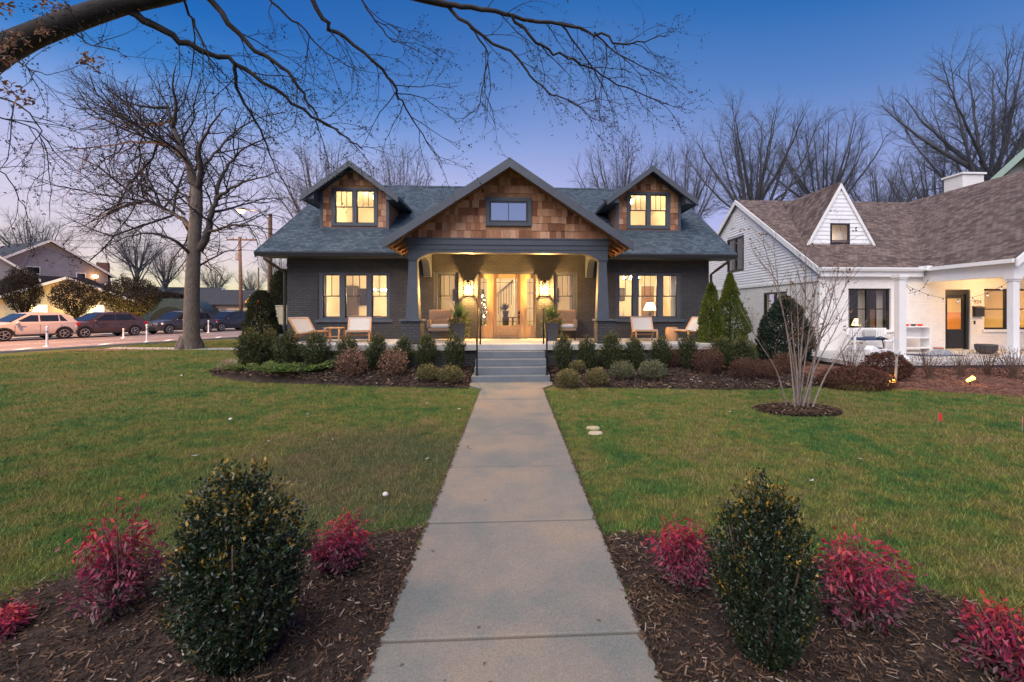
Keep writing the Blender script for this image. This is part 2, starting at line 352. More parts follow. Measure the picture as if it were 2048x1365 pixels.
mm = nd(t, 'ShaderNodeMixRGB', blend_type='MULTIPLY'); mm.inputs[0].default_value = 1; t.links.new(lawn_col(t), mm.inputs[1]); t.links.new(g_.outputs[0], mm.inputs[2]); t.links.new(mm.outputs[0], b.inputs['Base Color'])
b.inputs['Roughness'].default_value = .8; b.inputs['Specular IOR Level'].default_value = .15
# path concrete: broom finish, damp and rusty blotches
m, t, b = newmat('path_concrete'); b.inputs['Roughness'].default_value = .85; b.inputs['Specular IOR Level'].default_value = .3
gp = nd(t, 'ShaderNodeNewGeometry'); n1 = noise(t, .8, gp.outputs['Position'], 7, .62); n2 = noise(t, 130, gp.outputs['Position'], 3)
r_ = cramp(t, n1.outputs['Fac'], [(.36, (.150, .165, .155)), (.45, (.195, .185, .165)), (.53, (.24, .205, .17)), (.64, (.29, .225, .165))])
g_ = cramp(t, n2.outputs['Fac'], [(.3, (.68,) * 3), (.7, (1.14,) * 3)]); mm = nd(t, 'ShaderNodeMixRGB', blend_type='MULTIPLY'); mm.inputs[0].default_value = 1
t.links.new(r_.outputs[0], mm.inputs[1]); t.links.new(g_.outputs[0], mm.inputs[2]); t.links.new(mm.outputs[0], b.inputs['Base Color']); bump(t, b, n2.outputs['Fac'], .35, .006)

def lamp(name, loc, power, col=(1, .72, .42), r=.06, parent=None):
    l = bpy.data.lights.new(name, 'POINT'); l.energy = power; l.color = col; l.shadow_soft_size = r
    o = bpy.data.objects.new(name, l); C.objects.link(o); o.location = loc
    if parent: o.parent = parent
    return o
# ================================================================ GROUND
def sheet(name, pts, z, m, kind='structure'):
    mb = MB(); mb.add([(p[0], p[1], z) for p in pts], [tuple(range(len(pts)))])
    o = mb.build(name, MT[m], fix=False); 
    if o.data.polygons[0].normal.z < 0: o.data.flip_normals()
    o['kind'] = kind; return o
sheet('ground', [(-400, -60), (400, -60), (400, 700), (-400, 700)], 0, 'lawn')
# street on the left, turned a little away from the house
SD = Vector((.325, .946, 0)).normalized(); SN = Vector((-SD.y, SD.x, 0)); S0 = Vector((-21.4, 20.2, 0))
def st(s, n, z=0): return S0 + SD * s + SN * n + Vector((0, 0, z))
mb = MB(); mb.add([st(-40, 0, .004), st(160, 0, .004), st(160, 12.3, .004), st(-40, 12.3, .004)], [(3, 2, 1, 0)]); o = mb.build('street', MT['asphalt']); o['kind'] = 'structure'
for n0 in (-.16, 12.3):
    mb = MB()
    p = [st(-40, n0), st(160, n0), st(160, n0 + .16), st(-40, n0 + .16)]; mb.hexa([q + Vector((0, 0, -.05)) for q in p] + [q + Vector((0, 0, .10)) for q in p])
    o = mb.build('kerb', MT['kerb']); o['kind'] = 'structure'
mb = MB(); mb.add([st(-40, 12.46, .06), st(160, 12.46, .06), st(160, 14.2, .06), st(-40, 14.2, .06)], [(0, 1, 2, 3)]); o = mb.build('pavement', MT['kerb']); o['kind'] = 'structure'
for n0, w_ in ((1.3, .12), (2.4, .12), (5.9, .1)):
    mb = MB(); mb.add([st(-40, n0, .008), st(160, n0, .008), st(160, n0 + w_, .008), st(-40, n0 + w_, .008)], [(0, 1, 2, 3)]); o = mb.build('lane_marking', MT['road_paint']); o['kind'] = 'structure'
for k in range(9):
    mb = MB(); a = st(1 + k * 3.2, 1.45, .009); mb.add([a, a + SD * .35, a + SD * 1.3 + SN * .92, a + SD * .95 + SN * .92], [(0, 1, 2, 3)]); o = mb.build('lane_hatching', MT['road_paint']); o['kind'] = 'structure'
# small public walk behind the lawn, on the left
mb = MB(); mb.add([(-9, 20.9, .012), (-18.9, 22.0, .012), (-19.2, 23.2, .012), (-9, 21.9, .012)], [(3, 2, 1, 0)]); o = mb.build('side_walk', MT['kerb']); o['kind'] = 'structure'
# verge strip of bare soil at the corner
mb = MB(); mb.add([(-19.7, 21.3, .01), (-17.4, 21.1, .01), (-17.7, 22.0, .016), (-20.0, 22.2, .016)], [(0, 1, 2, 3)]); o = mb.build('bare_soil', MT['dirt']); o['kind'] = 'structure'

# front walk: separate slabs with open joints
walk = bpy.data.objects.new('front_walk', None); C.objects.link(walk); walk['kind'] = 'structure'
ys = [-.3, 1.1, 2.44, 3.78, 5.12, 6.42, 7.72, 9.0, 10.28]
rg = random.Random(3)
for a, b_ in zip(ys[:-1], ys[1:]):
    mb = MB(); j = rg.uniform(-.002, .003); mb.box(-.70, .71, a + .013, b_ - .013, -.06, .035 + j)
    mb.build('slab', MT['path_concrete'], walk, bevel=.008)
mb = MB(); mb.prism([(-.70, 10.286), (.71, 10.286), (.98, 10.75), (.98, 11.18), (-1.0, 11.18), (-1.0, 10.75)], -.06, .037, 'z'); mb.build('slab', MT['path_concrete'], walk, bevel=.008)
# soil line that shows in the joints
mb = MB(); mb.box(-.69, .70, -.3, 10.3, -.05, .006); mb.build('joint_soil', MT['mulch_ground'], walk)

# mulch beds
def inpoly(x, y, poly):
    x = np.asarray(x); y = np.asarray(y); r_ = np.zeros(x.shape, bool); n = len(poly); j = n - 1
    for i in range(n):
        xi, yi = poly[i]; xj, yj = poly[j]
        c = ((yi > y) != (yj > y)) & (x < (xj - xi) * (y - yi) / (yj - yi + 1e-12) + xi); r_ ^= c; j = i
    return r_
BED_L = [(-1.0, 10.45), (-2.2, 10.66), (-3.5, 10.92), (-5.15, 11.35), (-6.3, 11.65), (-7.1, 12.05), (-8.2, 12.9), (-8.9, 13.9), (-9.0, 15.0), (-8.2, 16.5), (-7.2, 17.5), (-6.3, 15.2), (-6.3, 12.7), (-1.0, 12.7)]
BED_R = [(1.0, 10.5), (2.0, 10.42), (3.15, 10.25), (4.6, 10.0), (5.6, 9.95), (6.6, 10.15), (7.6, 10.5), (8.1, 11.2), (8.2, 13.0), (8.0, 17), (5.8, 17), (5.8, 12.7), (1.0, 12.7)]
FG_L = [(-.71, 3.76), (-1.2, 3.62), (-1.9, 3.5), (-2.5, 3.36), (-3.0, 3.16), (-3.2, 2.8), (-3.6, 2.3), (-4.4, 1.7), (-5, 1.0), (-5, -.3), (-.71, -.3)]
FG_R = [(.72, 3.56), (1.3, 3.48), (1.9, 3.3), (2.25, 3.08), (2.6, 2.72), (2.95, 2.42), (3.5, 2.0), (4.4, 1.5), (5, .8), (5, -.3), (.72, -.3)]
NB = [(8.3, 10.3), (9.2, 9.6), (10.4, 8.95), (11.6, 8.5), (13.2, 8.2), (16, 7.8), (22, 7.3), (30, 7), (30, 13.2), (9.9, 13.2), (9.6, 17), (8.6, 17), (8.1, 12)]
RING = [(5.08 + .74 * math.cos(a) * (1 + .06 * math.sin(3 * a)), 7.82 + .52 * math.sin(a) * (1 + .08 * math.cos(2 * a))) for a in np.linspace(0, 2 * math.pi, 28, endpoint=False)]
def bedz(x, y):
    """beds by the porch climb gently towards the house"""
    y = np.asarray(y, float); x = np.asarray(x, float); t = np.clip((y - 10.4) / 2.0, 0, 1) * np.clip((x + 8.6) / 2.4, 0, 1) * np.clip((8.0 - x) / 2.0, 0, 1); return .03 + .22 * t * t * (3 - 2 * t)
def wig(poly, amp, rngs):
    r_ = random.Random(rngs); out = []
    for i, p in enumerate(poly):
        q = poly[(i + 1) % len(poly)]; L = math.hypot(q[0] - p[0], q[1] - p[1]); k = max(1, int(L / .22))
        for j in range(k):
            f = j / k; out.append((p[0] + (q[0] - p[0]) * f + (r_.uniform(-amp, amp) if j else 0), p[1] + (q[1] - p[1]) * f + (r_.uniform(-amp, amp) if j else 0)))
    return out
def bed(name, poly, zf, m, chips, cmat, seed, size=(.05, .012), dens_y=None):
    pw = wig(poly, .03, seed)
    b = bmesh.new(); vs = [b.verts.new((x, y, .006)) for x, y in pw]; b.faces.new(vs)
    bmesh.ops.triangulate(b, faces=b.faces[:]); 
    for _ in range(3): bmesh.ops.subdivide_edges(b, edges=[e for e in b.edges if e.calc_length() > .35], cuts=1, use_grid_fill=False); bmesh.ops.triangulate(b, faces=b.faces[:])
    edge = {v for e in b.edges if e.is_boundary for v in e.verts}
    for v in b.verts:
        if v not in edge: v.co.z = float(zf(v.co.x, v.co.y)) + random.Random(int(v.co.x * 9973 + v.co.y * 7919)).uniform(-.012, .012)
    bmesh.ops.recalc_face_normals(b, faces=b.faces)
    me = bpy.data.meshes.new(name); b.to_mesh(me); b.free(); o = link(name, me, MT[m]); o['kind'] = 'structure'
    if o.data.polygons[0].normal.z < 0: o.data.flip_normals()
    o.data.shade_smooth()
    if chips:
        r_ = np.random.default_rng(seed); xs = [p[0] for p in poly]; yy = [p[1] for p in poly]
        X, Y = r_.uniform(min(xs), max(xs), chips * 3), r_.uniform(min(yy), max(yy), chips * 3)
        k = inpoly(X, Y, pw); X, Y = X[k][:chips], Y[k][:chips]; n = len(X)
        Z = zf(X, Y) + r_.uniform(.0, .022, n); a = r_.uniform(0, 2 * math.pi, n); p = r_.uniform(-.5, .5, n)
        L = size[0] * r_.uniform(.4, 1.5, n); Wd = size[1] * r_.uniform(.5, 1.4, n); ro = r_.uniform(-1, 1, n)
        d = np.stack([np.cos(a) * np.cos(p), np.sin(a) * np.cos(p), np.sin(p)], 1); s_ = np.stack([-np.sin(a) * np.cos(ro), np.cos(a) * np.cos(ro), np.sin(ro)], 1)
        c0 = np.stack([X, Y, Z], 1); q = [c0 - d * L[:, None] / 2 - s_ * Wd[:, None] / 2, c0 + d * L[:, None] / 2 - s_ * Wd[:, None] / 2, c0 + d * L[:, None] / 2 + s_ * Wd[:, None] / 2, c0 - d * L[:, None] / 2 + s_ * Wd[:, None] / 2]
        V = np.stack(q, 1).reshape(-1, 3); Fc = np.arange(4 * n).reshape(n, 4)
        me = npmesh(name + '_chips', V, Fc, np.repeat(r_.uniform(0, 1, n), 4)); o2 = link('mulch_chips' if cmat == 'mulch_chip' else 'straw_litter', me, MT[cmat]); o2['kind'] = 'stuff'; tag(o2, *{1: ('dark shredded bark mulch in the left foreground bed', 'mulch'), 2: ('dark shredded bark mulch in the right foreground bed', 'mulch'), 3: ('bark mulch along the porch left of the steps', 'mulch'), 4: ('bark mulch along the porch right of the steps', 'mulch'), 5: ('ring of bark mulch round the young multi-stem tree', 'mulch'), 6: ('reddish pine straw in the bed before the white cottage', 'straw')}[seed])
    return o
flat = lambda x, y: np.asarray(x) * 0 + .03
leafmat('straw_red', [(0, (.05, .02, .012)), (.6, (.16, .065, .04)), (1, (.30, .15, .10))], .9, 0)
bed('mulch_bed', FG_L, flat, 'mulch_ground', 48000, 'mulch_chip', 1, (.034, .0065))
bed('mulch_bed', FG_R, flat, 'mulch_ground', 48000, 'mulch_chip', 2, (.034, .0065))
bed('mulch_bed', BED_L, bedz, 'mulch_ground', 14000, 'mulch_chip', 3, (.07, .018))
bed('mulch_bed', BED_R, bedz, 'mulch_ground', 14000, 'mulch_chip', 4, (.07, .018))
bed('mulch_ring', RING, lambda x, y: .06 * np.clip(1 - ((np.asarray(x) - 5.08) / .8) ** 2 - ((np.asarray(y) - 7.82) / .6) ** 2, 0, 1) + .012, 'mulch_ground', 5000, 'mulch_chip', 5, (.05, .014))
bed('pine_straw_bed', NB, flat, 'pine_straw', 16000, 'straw_red', 6, (.12, .012))

# lawn blades
def grass(n, seed, x0, x1, y0, y1, h, w, label):
    r_ = np.random.default_rng(seed)
    # more blades where the photograph looks closest
    u = r_.uniform(0, 1, n); Y = y0 * (y1 / y0) ** u; X = r_.uniform(x0, x1, n) * np.clip(.28 + Y / 16, 0, 1)
    k = ~((np.abs(X - .005) < .703) & (Y < 10.4)) & ~((np.abs(X) < 1.05) & (Y > 10.2))
    for pl in (BED_L, BED_R, FG_L, FG_R, RING, NB): k &= ~inpoly(X, Y, pl)
    sp = (X + 21.4) * (-SD.y) + (Y - 20.2) * SD.x  # offset from the kerb
    k &= sp < -.2
    X, Y = X[k], Y[k]; n = len(X)
    a = r_.uniform(0, 2 * math.pi, n); hh = h * r_.uniform(.45, 1.25, n) * (1 + .025 * Y); ww = w * r_.uniform(.6, 1.3, n) * (.6 + .12 * np.minimum(Y, 14)); tuft = np.sin(X * 7.3 + 2 * np.sin(Y * 3.1)) * np.sin(Y * 8.1 + 2 * np.sin(X * 2.7)); hh = hh * (1 + .35 * tuft); ln = hh * r_.uniform(.15, 1.1, n); b_ = r_.uniform(0, 2 * math.pi, n)
    base = np.stack([X, Y, np.zeros(n)], 1); s_ = np.stack([np.cos(a), np.sin(a), a * 0], 1) * ww[:, None] / 2; tip = base + np.stack([np.cos(b_) * ln, np.sin(b_) * ln, hh], 1)
    V = np.stack([base - s_, base + s_, tip], 1).reshape(-1, 3); o = link('lawn_grass', npmesh('lawn_grass', V, np.arange(3 * n).reshape(n, 3), np.repeat(r_.uniform(0, 1, n), 3)), MT['grass_blade'])
    tag(o, label, 'grass', kind='stuff')
grass(620000, 11, -19.5, 16, 2.3, 27, .036, .0048, 'short green and straw coloured lawn grass of the front yard')

# crumbs of soil and bark along the edges of the walk
r_ = np.random.default_rng(77); n = 1700; sx = np.where(r_.uniform(0, 1, n) < .5, -.70, .71); Y = r_.uniform(.8, 10.2, n); X = sx - np.sign(sx) * np.abs(r_.normal(size=n)) * .010; a = r_.uniform(0, 6.28, n); L = r_.uniform(.006, .022, n); w_ = L * r_.uniform(.25, .6, n); z = .042 + r_.uniform(0, .004, n)
d = np.stack([np.cos(a), np.sin(a), a * 0], 1) * L[:, None]; e = np.stack([-np.sin(a), np.cos(a), a * 0], 1) * w_[:, None]; c0 = np.stack([X, Y, z], 1); o = link('edge_litter', npmesh('edge_litter', np.stack([c0 - d, c0 + e, c0 + d, c0 - e], 1).reshape(-1, 3), np.arange(4 * n).reshape(n, 4), np.repeat(r_.uniform(0, .9, n), 4)), MT['mulch_chip'], walk); o['kind'] = 'stuff'
# ================================================================ MAIN HOUSE
HO = Vector((-.28, 15.05, 0))
house = thing('bungalow_house', 'dark charcoal brick bungalow with cedar shake gables, dormers and a lit front porch', 'house', HO)
def HB(): return MB(HO)
PZ = .86; WY = 15.05
LW = (-6.25, -3.96, 1.50, 3.03); RW = (3.47, 5.71, 1.50, 3.06); SL = (-2.54, -1.74, 1.50, 3.05); SR = (1.39, 2.17, 1.50, 3.05); DR = (-1.12, .81, PZ, 3.06)
panel(mb := HB(), -7.22, 6.66, 0, 3.72, [LW, RW, SL, SR, DR], lambda x, v, s: (x, WY + .28 * s, v)).build('front_wall', MT['brick_charcoal'], house)
for x0 in (-7.22, 6.38):
    mb = HB(); mb.prism([(15.34, 0), (25.6, 0), (25.6, 3.5), (20.3, 6.95), (15.34, 3.75)], x0, x0 + .28, 'x'); mb.build('side_wall', MT['brick_charcoal'], house)
HB().box(-7.22, 6.66, 25.6, 25.9, 0, 3.5).build('rear_wall', MT['brick_charcoal'], house)
# brick quoin texture breaks: soldier course + sills
for (a, b_, c, d) in (LW, RW):
    HB().box(a - .08, b_ + .08, WY - .06, WY + .1, c - .09, c).build('sill', MT['cap_stone'], house)
for (a, b_, c, d) in (SL, SR):
    HB().box(a - .05, b_ + .05, WY - .05, WY + .1, c - .08, c).build('sill', MT['cap_stone'], house)

def sash_window(parent, mbf, x0, x1, z0, z1, y, n, frame='trim_dark', gl='glass', fw=.03, mid=.5):
    zm = z0 + (z1 - z0) * mid
    f = mbf()
    for a, b_, yy in ((z0, zm + .015, y + .035), (zm - .02, z1, y)):
        f.box(x0, x0 + fw, yy, yy + .03, a, b_); f.box(x1 - fw, x1, yy, yy + .03, a, b_)
        f.box(x0 + fw, x1 - fw, yy, yy + .03, a, a + fw * 1.15); f.box(x0 + fw, x1 - fw, yy, yy + .03, b_ - fw, b_)
    w = f.build('window', MT[frame], parent)
    mbf().box(x0 + fw, x1 - fw, y + .047, y + .053, z0 + fw, zm).build('pane', MT[gl], w)
    xs = [x0 + fw + (x1 - x0 - 2 * fw) * k / n for k in range(n + 1)]
    for k in range(n):
        mbf().box(xs[k] + (.008 if k else 0), xs[k + 1] - (.008 if k < n - 1 else 0), y + .012, y + .018, zm + .012, z1 - fw).build('pane', MT[gl], w)
        if k: mbf().box(xs[k] - .008, xs[k] + .008, y + .003, y + .027, zm + .012, z1 - fw).build('muntin', MT[frame], w)
    return w
def casing(parent, mbf, hole, xs, y0, y1, m='trim', inset=0):
    """frame filling a wall opening, with openings for the sashes xs"""
    c = mbf(); z0, z1 = hole[2] + inset, hole[3] - inset
    panel(c, hole[0] + inset, hole[1] - inset, z0, z1, [(a, b_, p, q) for a, b_, p, q in xs], lambda x, v, s: (x, y0 + (y1 - y0) * s, v))
    return c.build('window_casing', MT[m], parent)
for hole, sx in ((LW, [(-6.12, -5.57, 2), (-5.42, -4.71, 3), (-4.56, -4.06, 2)]), (RW, [(3.59, 4.07, 2), (4.25, 4.92, 3), (5.09, 5.59, 2)])):
    ws = [(a, b_, hole[2] + .06, hole[3] - .07) for a, b_, n in sx]
    casing(house, HB, hole, ws, WY + .04, WY + .2, inset=.002)
    for (a, b_, n), w in zip(sx, ws): sash_window(house, HB, a + .002, b_ - .002, w[2] + .002, w[3] - .002, WY + .08, n)
for hole in (SL, SR):
    w = (hole[0] + .11, hole[1] - .11, hole[2] + .06, hole[3] - .07)
    casing(house, HB, hole, [w], WY + .06, WY + .2, inset=.002); sash_window(house, HB, w[0] + .002, w[1] - .002, w[2] + .002, w[3] - .002, WY + .1, 3)

# door unit -------------------------------------------------------
door = HB(); DX0, DX1, DZ1 = -.605, .285, 3.0
panel(door, DX0, DX1, PZ + .03, DZ1, [(DX0 + .105, DX1 - .105, 1.29, 2.86)], lambda x, v, s: (x, WY + .12 + .05 * s, v)); door = door.build('door', MT['door_wood'], house)
HB().box(DX0 + .1, DX1 - .1, WY + .108, WY + .119, PZ + .1, 1.19).build('panel', MT['door_wood'], door, bevel=.006)
HB().box(DX0 + .105, DX1 - .105, WY + .142, WY + .148, 1.29, 2.86).build('pane', MT['glass'], door)
for x in (DX0 + .22, DX1 - .22): HB().box(x - .007, x + .007, WY + .13, WY + .141, 1.29, 2.86).build('muntin', MT['trim_dark'], door)
for z in (2.72, 1.43): HB().box(DX0 + .105, DX1 - .105, WY + .131, WY + .1405, z - .007, z + .007).build('muntin', MT['trim_dark'], door)
h_ = HB(); h_.box(DX1 - .07, DX1 - .02, WY + .1, WY + .119, 1.5, 1.62); h_.box(DX1 - .075, DX1 - .015, WY + .1, WY + .119, 1.66, 1.76); h_.box(DX1 - .065, DX1 - .025, WY + .1, WY + .119, 1.33, 1.46); h_.tube([(DX1 - .045, WY + .1, 1.36), (DX1 - .045, WY + .06, 1.4), (DX1 - .045, WY + .06, 1.54), (DX1 - .045, WY + .1, 1.58)], .011, 6); h_.build('handle', MT['black_metal'], door)
for a, b_ in ((-1.10, -.745), (.425, .79)):
    s_ = HB(); panel(s_, a, b_, PZ + .03, 3.0, [(a + .075, b_ - .075, 1.29, 2.86)], lambda x, v, s: (x, WY + .12 + .05 * s, v)); s_ = s_.build('sidelight', MT['door_wood'], house)
    HB().box(a + .075, b_ - .075, WY + .142, WY + .148, 1.29, 2.86).build('pane', MT['glass'], s_)
    xm = (a + b_) / 2; HB().box(xm - .006, xm + .006, WY + .13, WY + .141, 1.29, 2.86).build('muntin', MT['trim_dark'], s_)
    for z in (2.72, 2.37, 1.86, 1.43): HB().box(a + .075, b_ - .075, WY + .131, WY + .1405, z - .006, z + .006).build('muntin', MT['trim_dark'], s_)
for a, b_ in ((-.742, -.608), (.288, .422)): HB().box(a, b_, WY + .07, WY + .2, PZ, 3.0).build('door_post', MT['door_wood'], house)
HB().box(-1.118, .808, WY + .06, WY + .2, 3.003, 3.058).build('door_head', MT['trim'], house)
HB().box(-1.118, .808, WY - .03, WY + .2, PZ, PZ + .027).build('threshold', MT['cap_stone'], house)

# porch -----------------------------------------------------------
HB().box(-6.3, 5.74, 12.5, WY - .003, .69, PZ).build('porch_slab', MT['concrete_tread'], house, bevel=.012)
HB().box(-6.2, 5.64, 12.6, 12.8, 0, .688).build('porch_foundation', MT['brick_charcoal'], house)
for k in range(5):
    e = .05 if k == 0 else 0
    if k < 4: HB().box(-.94 - e, .90 + e, 11.2 + .325 * k, 12.498, .172 * k + .001 * (k > 0), .172 * (k + 1)).build('step', MT['concrete'], house, bevel=.01)
CXL, CXR, CY = -2.72, 2.56, 12.81
for cx, pc in ((CXL, -2.745), (CXR, 2.64)):
    HB().box(pc - .26, pc + .26, CY - .26, CY + .26, PZ + .002, 1.488).build('pier', MT['brick_charcoal'], house)
    HB().box(pc - .31, pc + .31, CY - .31, CY + .31, 1.49, 1.545).build('pier_cap', MT['cap_stone'], house, bevel=.008)
    HB().frus(cx, CY, 1.547, 3.2, .175, .175, .112, .112).build('porch_column', MT['trim'], house, bevel=.006)
    HB().box(cx - .135, cx + .135, CY - .135, CY + .135, 3.165, 3.199).build('column_necking', MT['trim'], house)
def arch(x0, x1, zb, zl, run, n=8):
    p = [(x0, zl), (x0 + .27, zl)]
    for k in range(1, n + 1): f = k / n; p.append((x0 + .27 + run * f, zl + (zb - zl) * math.sin(f * math.pi / 2)))
    return p + [(2 * (x0 + x1) / 2 - a, b_) for a, b_ in reversed(p)]
XA, XB = -2.86, 2.70
HB().prism(arch(XA, XB, 3.385, 3.202, .5) + [(XB, 3.47), (XA, 3.47)], 12.66, 12.96).build('porch_beam', MT['trim'], house)
HB().box(XA - .01, XB + .01, 12.645, 12.955, 3.472, 3.60).build('beam_fascia', MT['trim'], house)
HB().box(XA - .03, XB + .03, 12.62, 12.955, 3.602, 3.755).build('beam_fascia', MT['trim'], house)
HB().box(XA - .05, XB + .05, 12.60, 12.955, 3.757, 3.79).build('beam_cornice', MT['trim'], house)
for cx in (CXL, CXR):
    p = [(12.962, 3.3), (13.1, 3.385), (14.35, 3.385)] + [(14.35 + .5 * k / 6, 3.385 - .5 * (1 - math.cos(k / 6 * math.pi / 2))) for k in range(1, 7)] + [(15.045, 2.88), (15.045, 3.68), (12.962, 3.68)]
    HB().prism(p, cx - .11, cx + .11, 'x').build('side_beam', MT['trim'], house)
HB().box(-2.62, 2.50, 12.965, WY - .004, 3.65, 3.68).build('porch_ceiling', MT['white_paint'], house)

# main roof with openings for the dormers -----------------------------
EY, EZ, SLP = 14.4, 3.62, .62; RY = 20.3; RZ = EZ + (RY - EY) * SLP
DC = (-5.40, 4.87)
holes = [(c - 1.05, c + 1.05, 16.12, 19.0) for c in DC]
rf = HB(); rfn = lambda x, v, s: (x, v, EZ + (v - EY) * SLP - .13 * s); panel(rf, -7.83, -2.7, EY, RY, holes[:1], rfn); panel(rf, -2.7, 2.6, WY + .02, RY, [], rfn); panel(rf, 2.6, 7.27, EY, RY, holes[1:], rfn); roof = rf.build('roof', MT['roof_slate'], house)
HB().prism([(RY + .002, RZ), (26.4, RZ - 6.1 * SLP), (26.4, RZ - 6.1 * SLP - .13), (RY + .002, RZ - .13)], -7.83, 7.27, 'x').build('rear_roof', MT['roof_slate'], house)
HB().prism([(RY - .16, RZ - .085), (RY, RZ + .02), (RY + .16, RZ - .085)], -7.84, 7.28, 'x').build('ridge_cap', MT['roof_slate'], house)
for x0 in (-7.87, 7.272):
    HB().prism([(EY - .02, EZ + .0), (RY, RZ + .0), (26.4, RZ - 6.1 * SLP), (26.4, RZ - 6.1 * SLP - .2), (RY, RZ - .21), (EY - .02, EZ - .2)], x0, x0 + .04, 'x').build('rake_board', MT['trim'], house)
for a, b_ in ((-7.83, -3.1), (3.0, 7.27)):
    g_ = HB(); g_.prism([(EY - .14, EZ - .03), (EY - .14, EZ - .06), (EY - .1, EZ - .16), (EY - .005, EZ - .16), (EY - .005, EZ - .03)], a, b_, 'x'); g_.build('gutter', MT['trim_dark'], house)
    HB().box(a + .05, b_, EY, WY - .002, 3.46, 3.485).build('soffit', MT['trim'], house)
for sx, x0, xw in ((-1, -7.55, -7.30), (1, 7.0, 6.74)):
    HB().tube([(x0, EY - .07, EZ - .16), (x0, EY - .07, EZ - .24), (xw + sx * .08, WY - .18, EZ - .5), (xw, WY + .02, EZ - .62), (xw, WY + .02, .3)], .045, 8).build('downspout', MT['trim_dark'], house, smooth=40)

# porch gable -----------------------------------------------------------
GX, GZ, GS, GH = -.05, 5.84, .665, 3.30
def chev(cx, zt, sl, hw, th): return [(cx, zt), (cx + hw, zt - sl * hw), (cx + hw, zt - sl * hw - th), (cx, zt - th), (cx - hw, zt - sl * hw - th), (cx - hw, zt - sl * hw)]
HB().prism(chev(GX, GZ, GS, GH, .09), 12.1, 18.0).build('gable_roof', MT['roof_slate_gable'], house)
HB().prism(chev(GX, GZ - .095, GS, GH - .01, .03), 12.13, 14.6).build('gable_soffit', MT['cedar_board'], house)
for sg in (-1, 1):
    p = [(GX, GZ - .012), (GX + sg * (GH + .02), GZ - .012 - GS * (GH + .02)), (GX + sg * (GH + .02), GZ - .012 - GS * (GH + .02) - .23), (GX, GZ - .26)]
    HB().prism(p, 12.02, 12.095).build('bargeboard', MT['trim'], house)
    HB().prism([(GX + sg * (GH + .005), GZ - GS * GH - .005), (GX + sg * (GH + .03), GZ - GS * GH - .02), (GX + sg * (GH + .03), GZ - GS * GH - .16), (GX + sg * (GH + .005), GZ - GS * GH - .16)], 12.1, 14.5).build('eave_fascia', MT['trim'], house)
    for y in (12.35, 12.85, 13.35, 13.85, 14.25):
        xi, xo = GX + sg * 2.9, GX + sg * 3.24
        HB().hexa([(xi, y, GZ - .25 - GS * 2.9), (xo, y, GZ - .20 - GS * 3.24), (xo, y + .06, GZ - .20 - GS * 3.24), (xi, y + .06, GZ - .25 - GS * 2.9), (xi, y, GZ - .127 - GS * 2.9), (xo, y, GZ - .127 - GS * 3.24), (xo, y + .06, GZ - .127 - GS * 3.24), (xi, y + .06, GZ - .127 - GS * 2.9)]).build('rafter_tail', MT['cedar_board'], house)
gz0 = 3.792; hwg = (GZ - .128 - gz0) / GS
gable = HB().prism([(GX - hwg, gz0), (GX + hwg, gz0), (GX, GZ - .128)], 12.72, 12.80).build('gable_wall', MT['cedar_board'], house)
GWIN = (-.72, .55, 4.14, 4.93)
def shakes(parent, y, z0, rows, xf, skip, seed, exp=.21, wmin=.085, wmax=.19):
    """cedar shakes, one object each; xf(z) -> (x left, x right) free width at that height"""
    r_ = random.Random(seed)
    for k in range(rows):
        za, zb = z0 + k * exp, z0 + (k + 1) * exp + .02
        la, ra = xf(za); lb, rb = xf(zb); segs = [(la, ra)]
        for (a, b_, c, d) in skip:
            if za + .03 < d and zb - .03 > c: segs = [s_ for s0, s1 in segs for s_ in ((s0, min(s1, a)), (max(s0, b_), s1)) if s_[1] - s_[0] > .015]
        for s0, s1 in segs:
            x = s0
            while x < s1 - .01:
                w = r_.uniform(wmin, wmax)
                if s1 - (x + w) < .05: w = s1 - x
                x2 = x + w; j = r_.uniform(-.008, .006)
                def top(q):   # height of the slope above this x
                    if lb <= q <= rb: return zb
                    f = (q - la) / (lb - la + 1e-9) if q < lb else (ra - q) / (ra - rb + 1e-9)
                    return za + (zb - za) * max(0, min(1, f))
                t1, t2 = max(za + .004, top(x)), max(za + .004, top(x2)); bt = .026 + r_.uniform(-.005, .006); tp = .010
                if max(t1, t2) - za > .02:
                    g = .0025; o = HB() if parent is not None else MB()
                    o.hexa([(x + g, y - bt, za + j), (x2 - g, y - bt, za + j), (x2 - g, y - .001, za + j), (x + g, y - .001, za + j), (x + g, y - tp, t1), (x2 - g, y - tp, t2), (x2 - g, y - .001, t2), (x + g, y - .001, t1)])
                    o.build('cedar_shake', MT['cedar_shake'], parent)
                x = x2
shakes(gable, 12.72, gz0 + .012, 9, lambda z: (GX - (GZ - .13 - z) / GS + .01, GX + (GZ - .13 - z) / GS - .01), [GWIN], 5)
c = HB(); panel(c, *GWIN, [(GWIN[0] + .1, GWIN[1] - .1, GWIN[2] + .1, GWIN[3] - .1)], lambda x, v, s: (x, 12.655 + .06 * s, v)); c.build('window_casing', MT['trim'], house)
w = HB(); ga, gb, gc, gd = GWIN[0] + .102, GWIN[1] - .102, GWIN[2] + .102, GWIN[3] - .102
panel(w, ga, gb, gc, gd, [(ga + .05, gb - .05, gc + .05, gd - .05)], lambda x, v, s: (x, 12.67 + .03 * s, v)); w = w.build('window', MT['trim_dark'], house)
xm = (ga + gb) / 2
for a, b_ in ((ga + .05, xm - .01), (xm + .01, gb - .05)): HB().box(a, b_, 12.684, 12.69, gc + .05, gd - .05).build('pane', MT['sky_glass'], w)
HB().box(xm - .01, xm + .01, 12.676, 12.695, gc + .05, gd - .05).build('muntin', MT['trim_dark'], w)

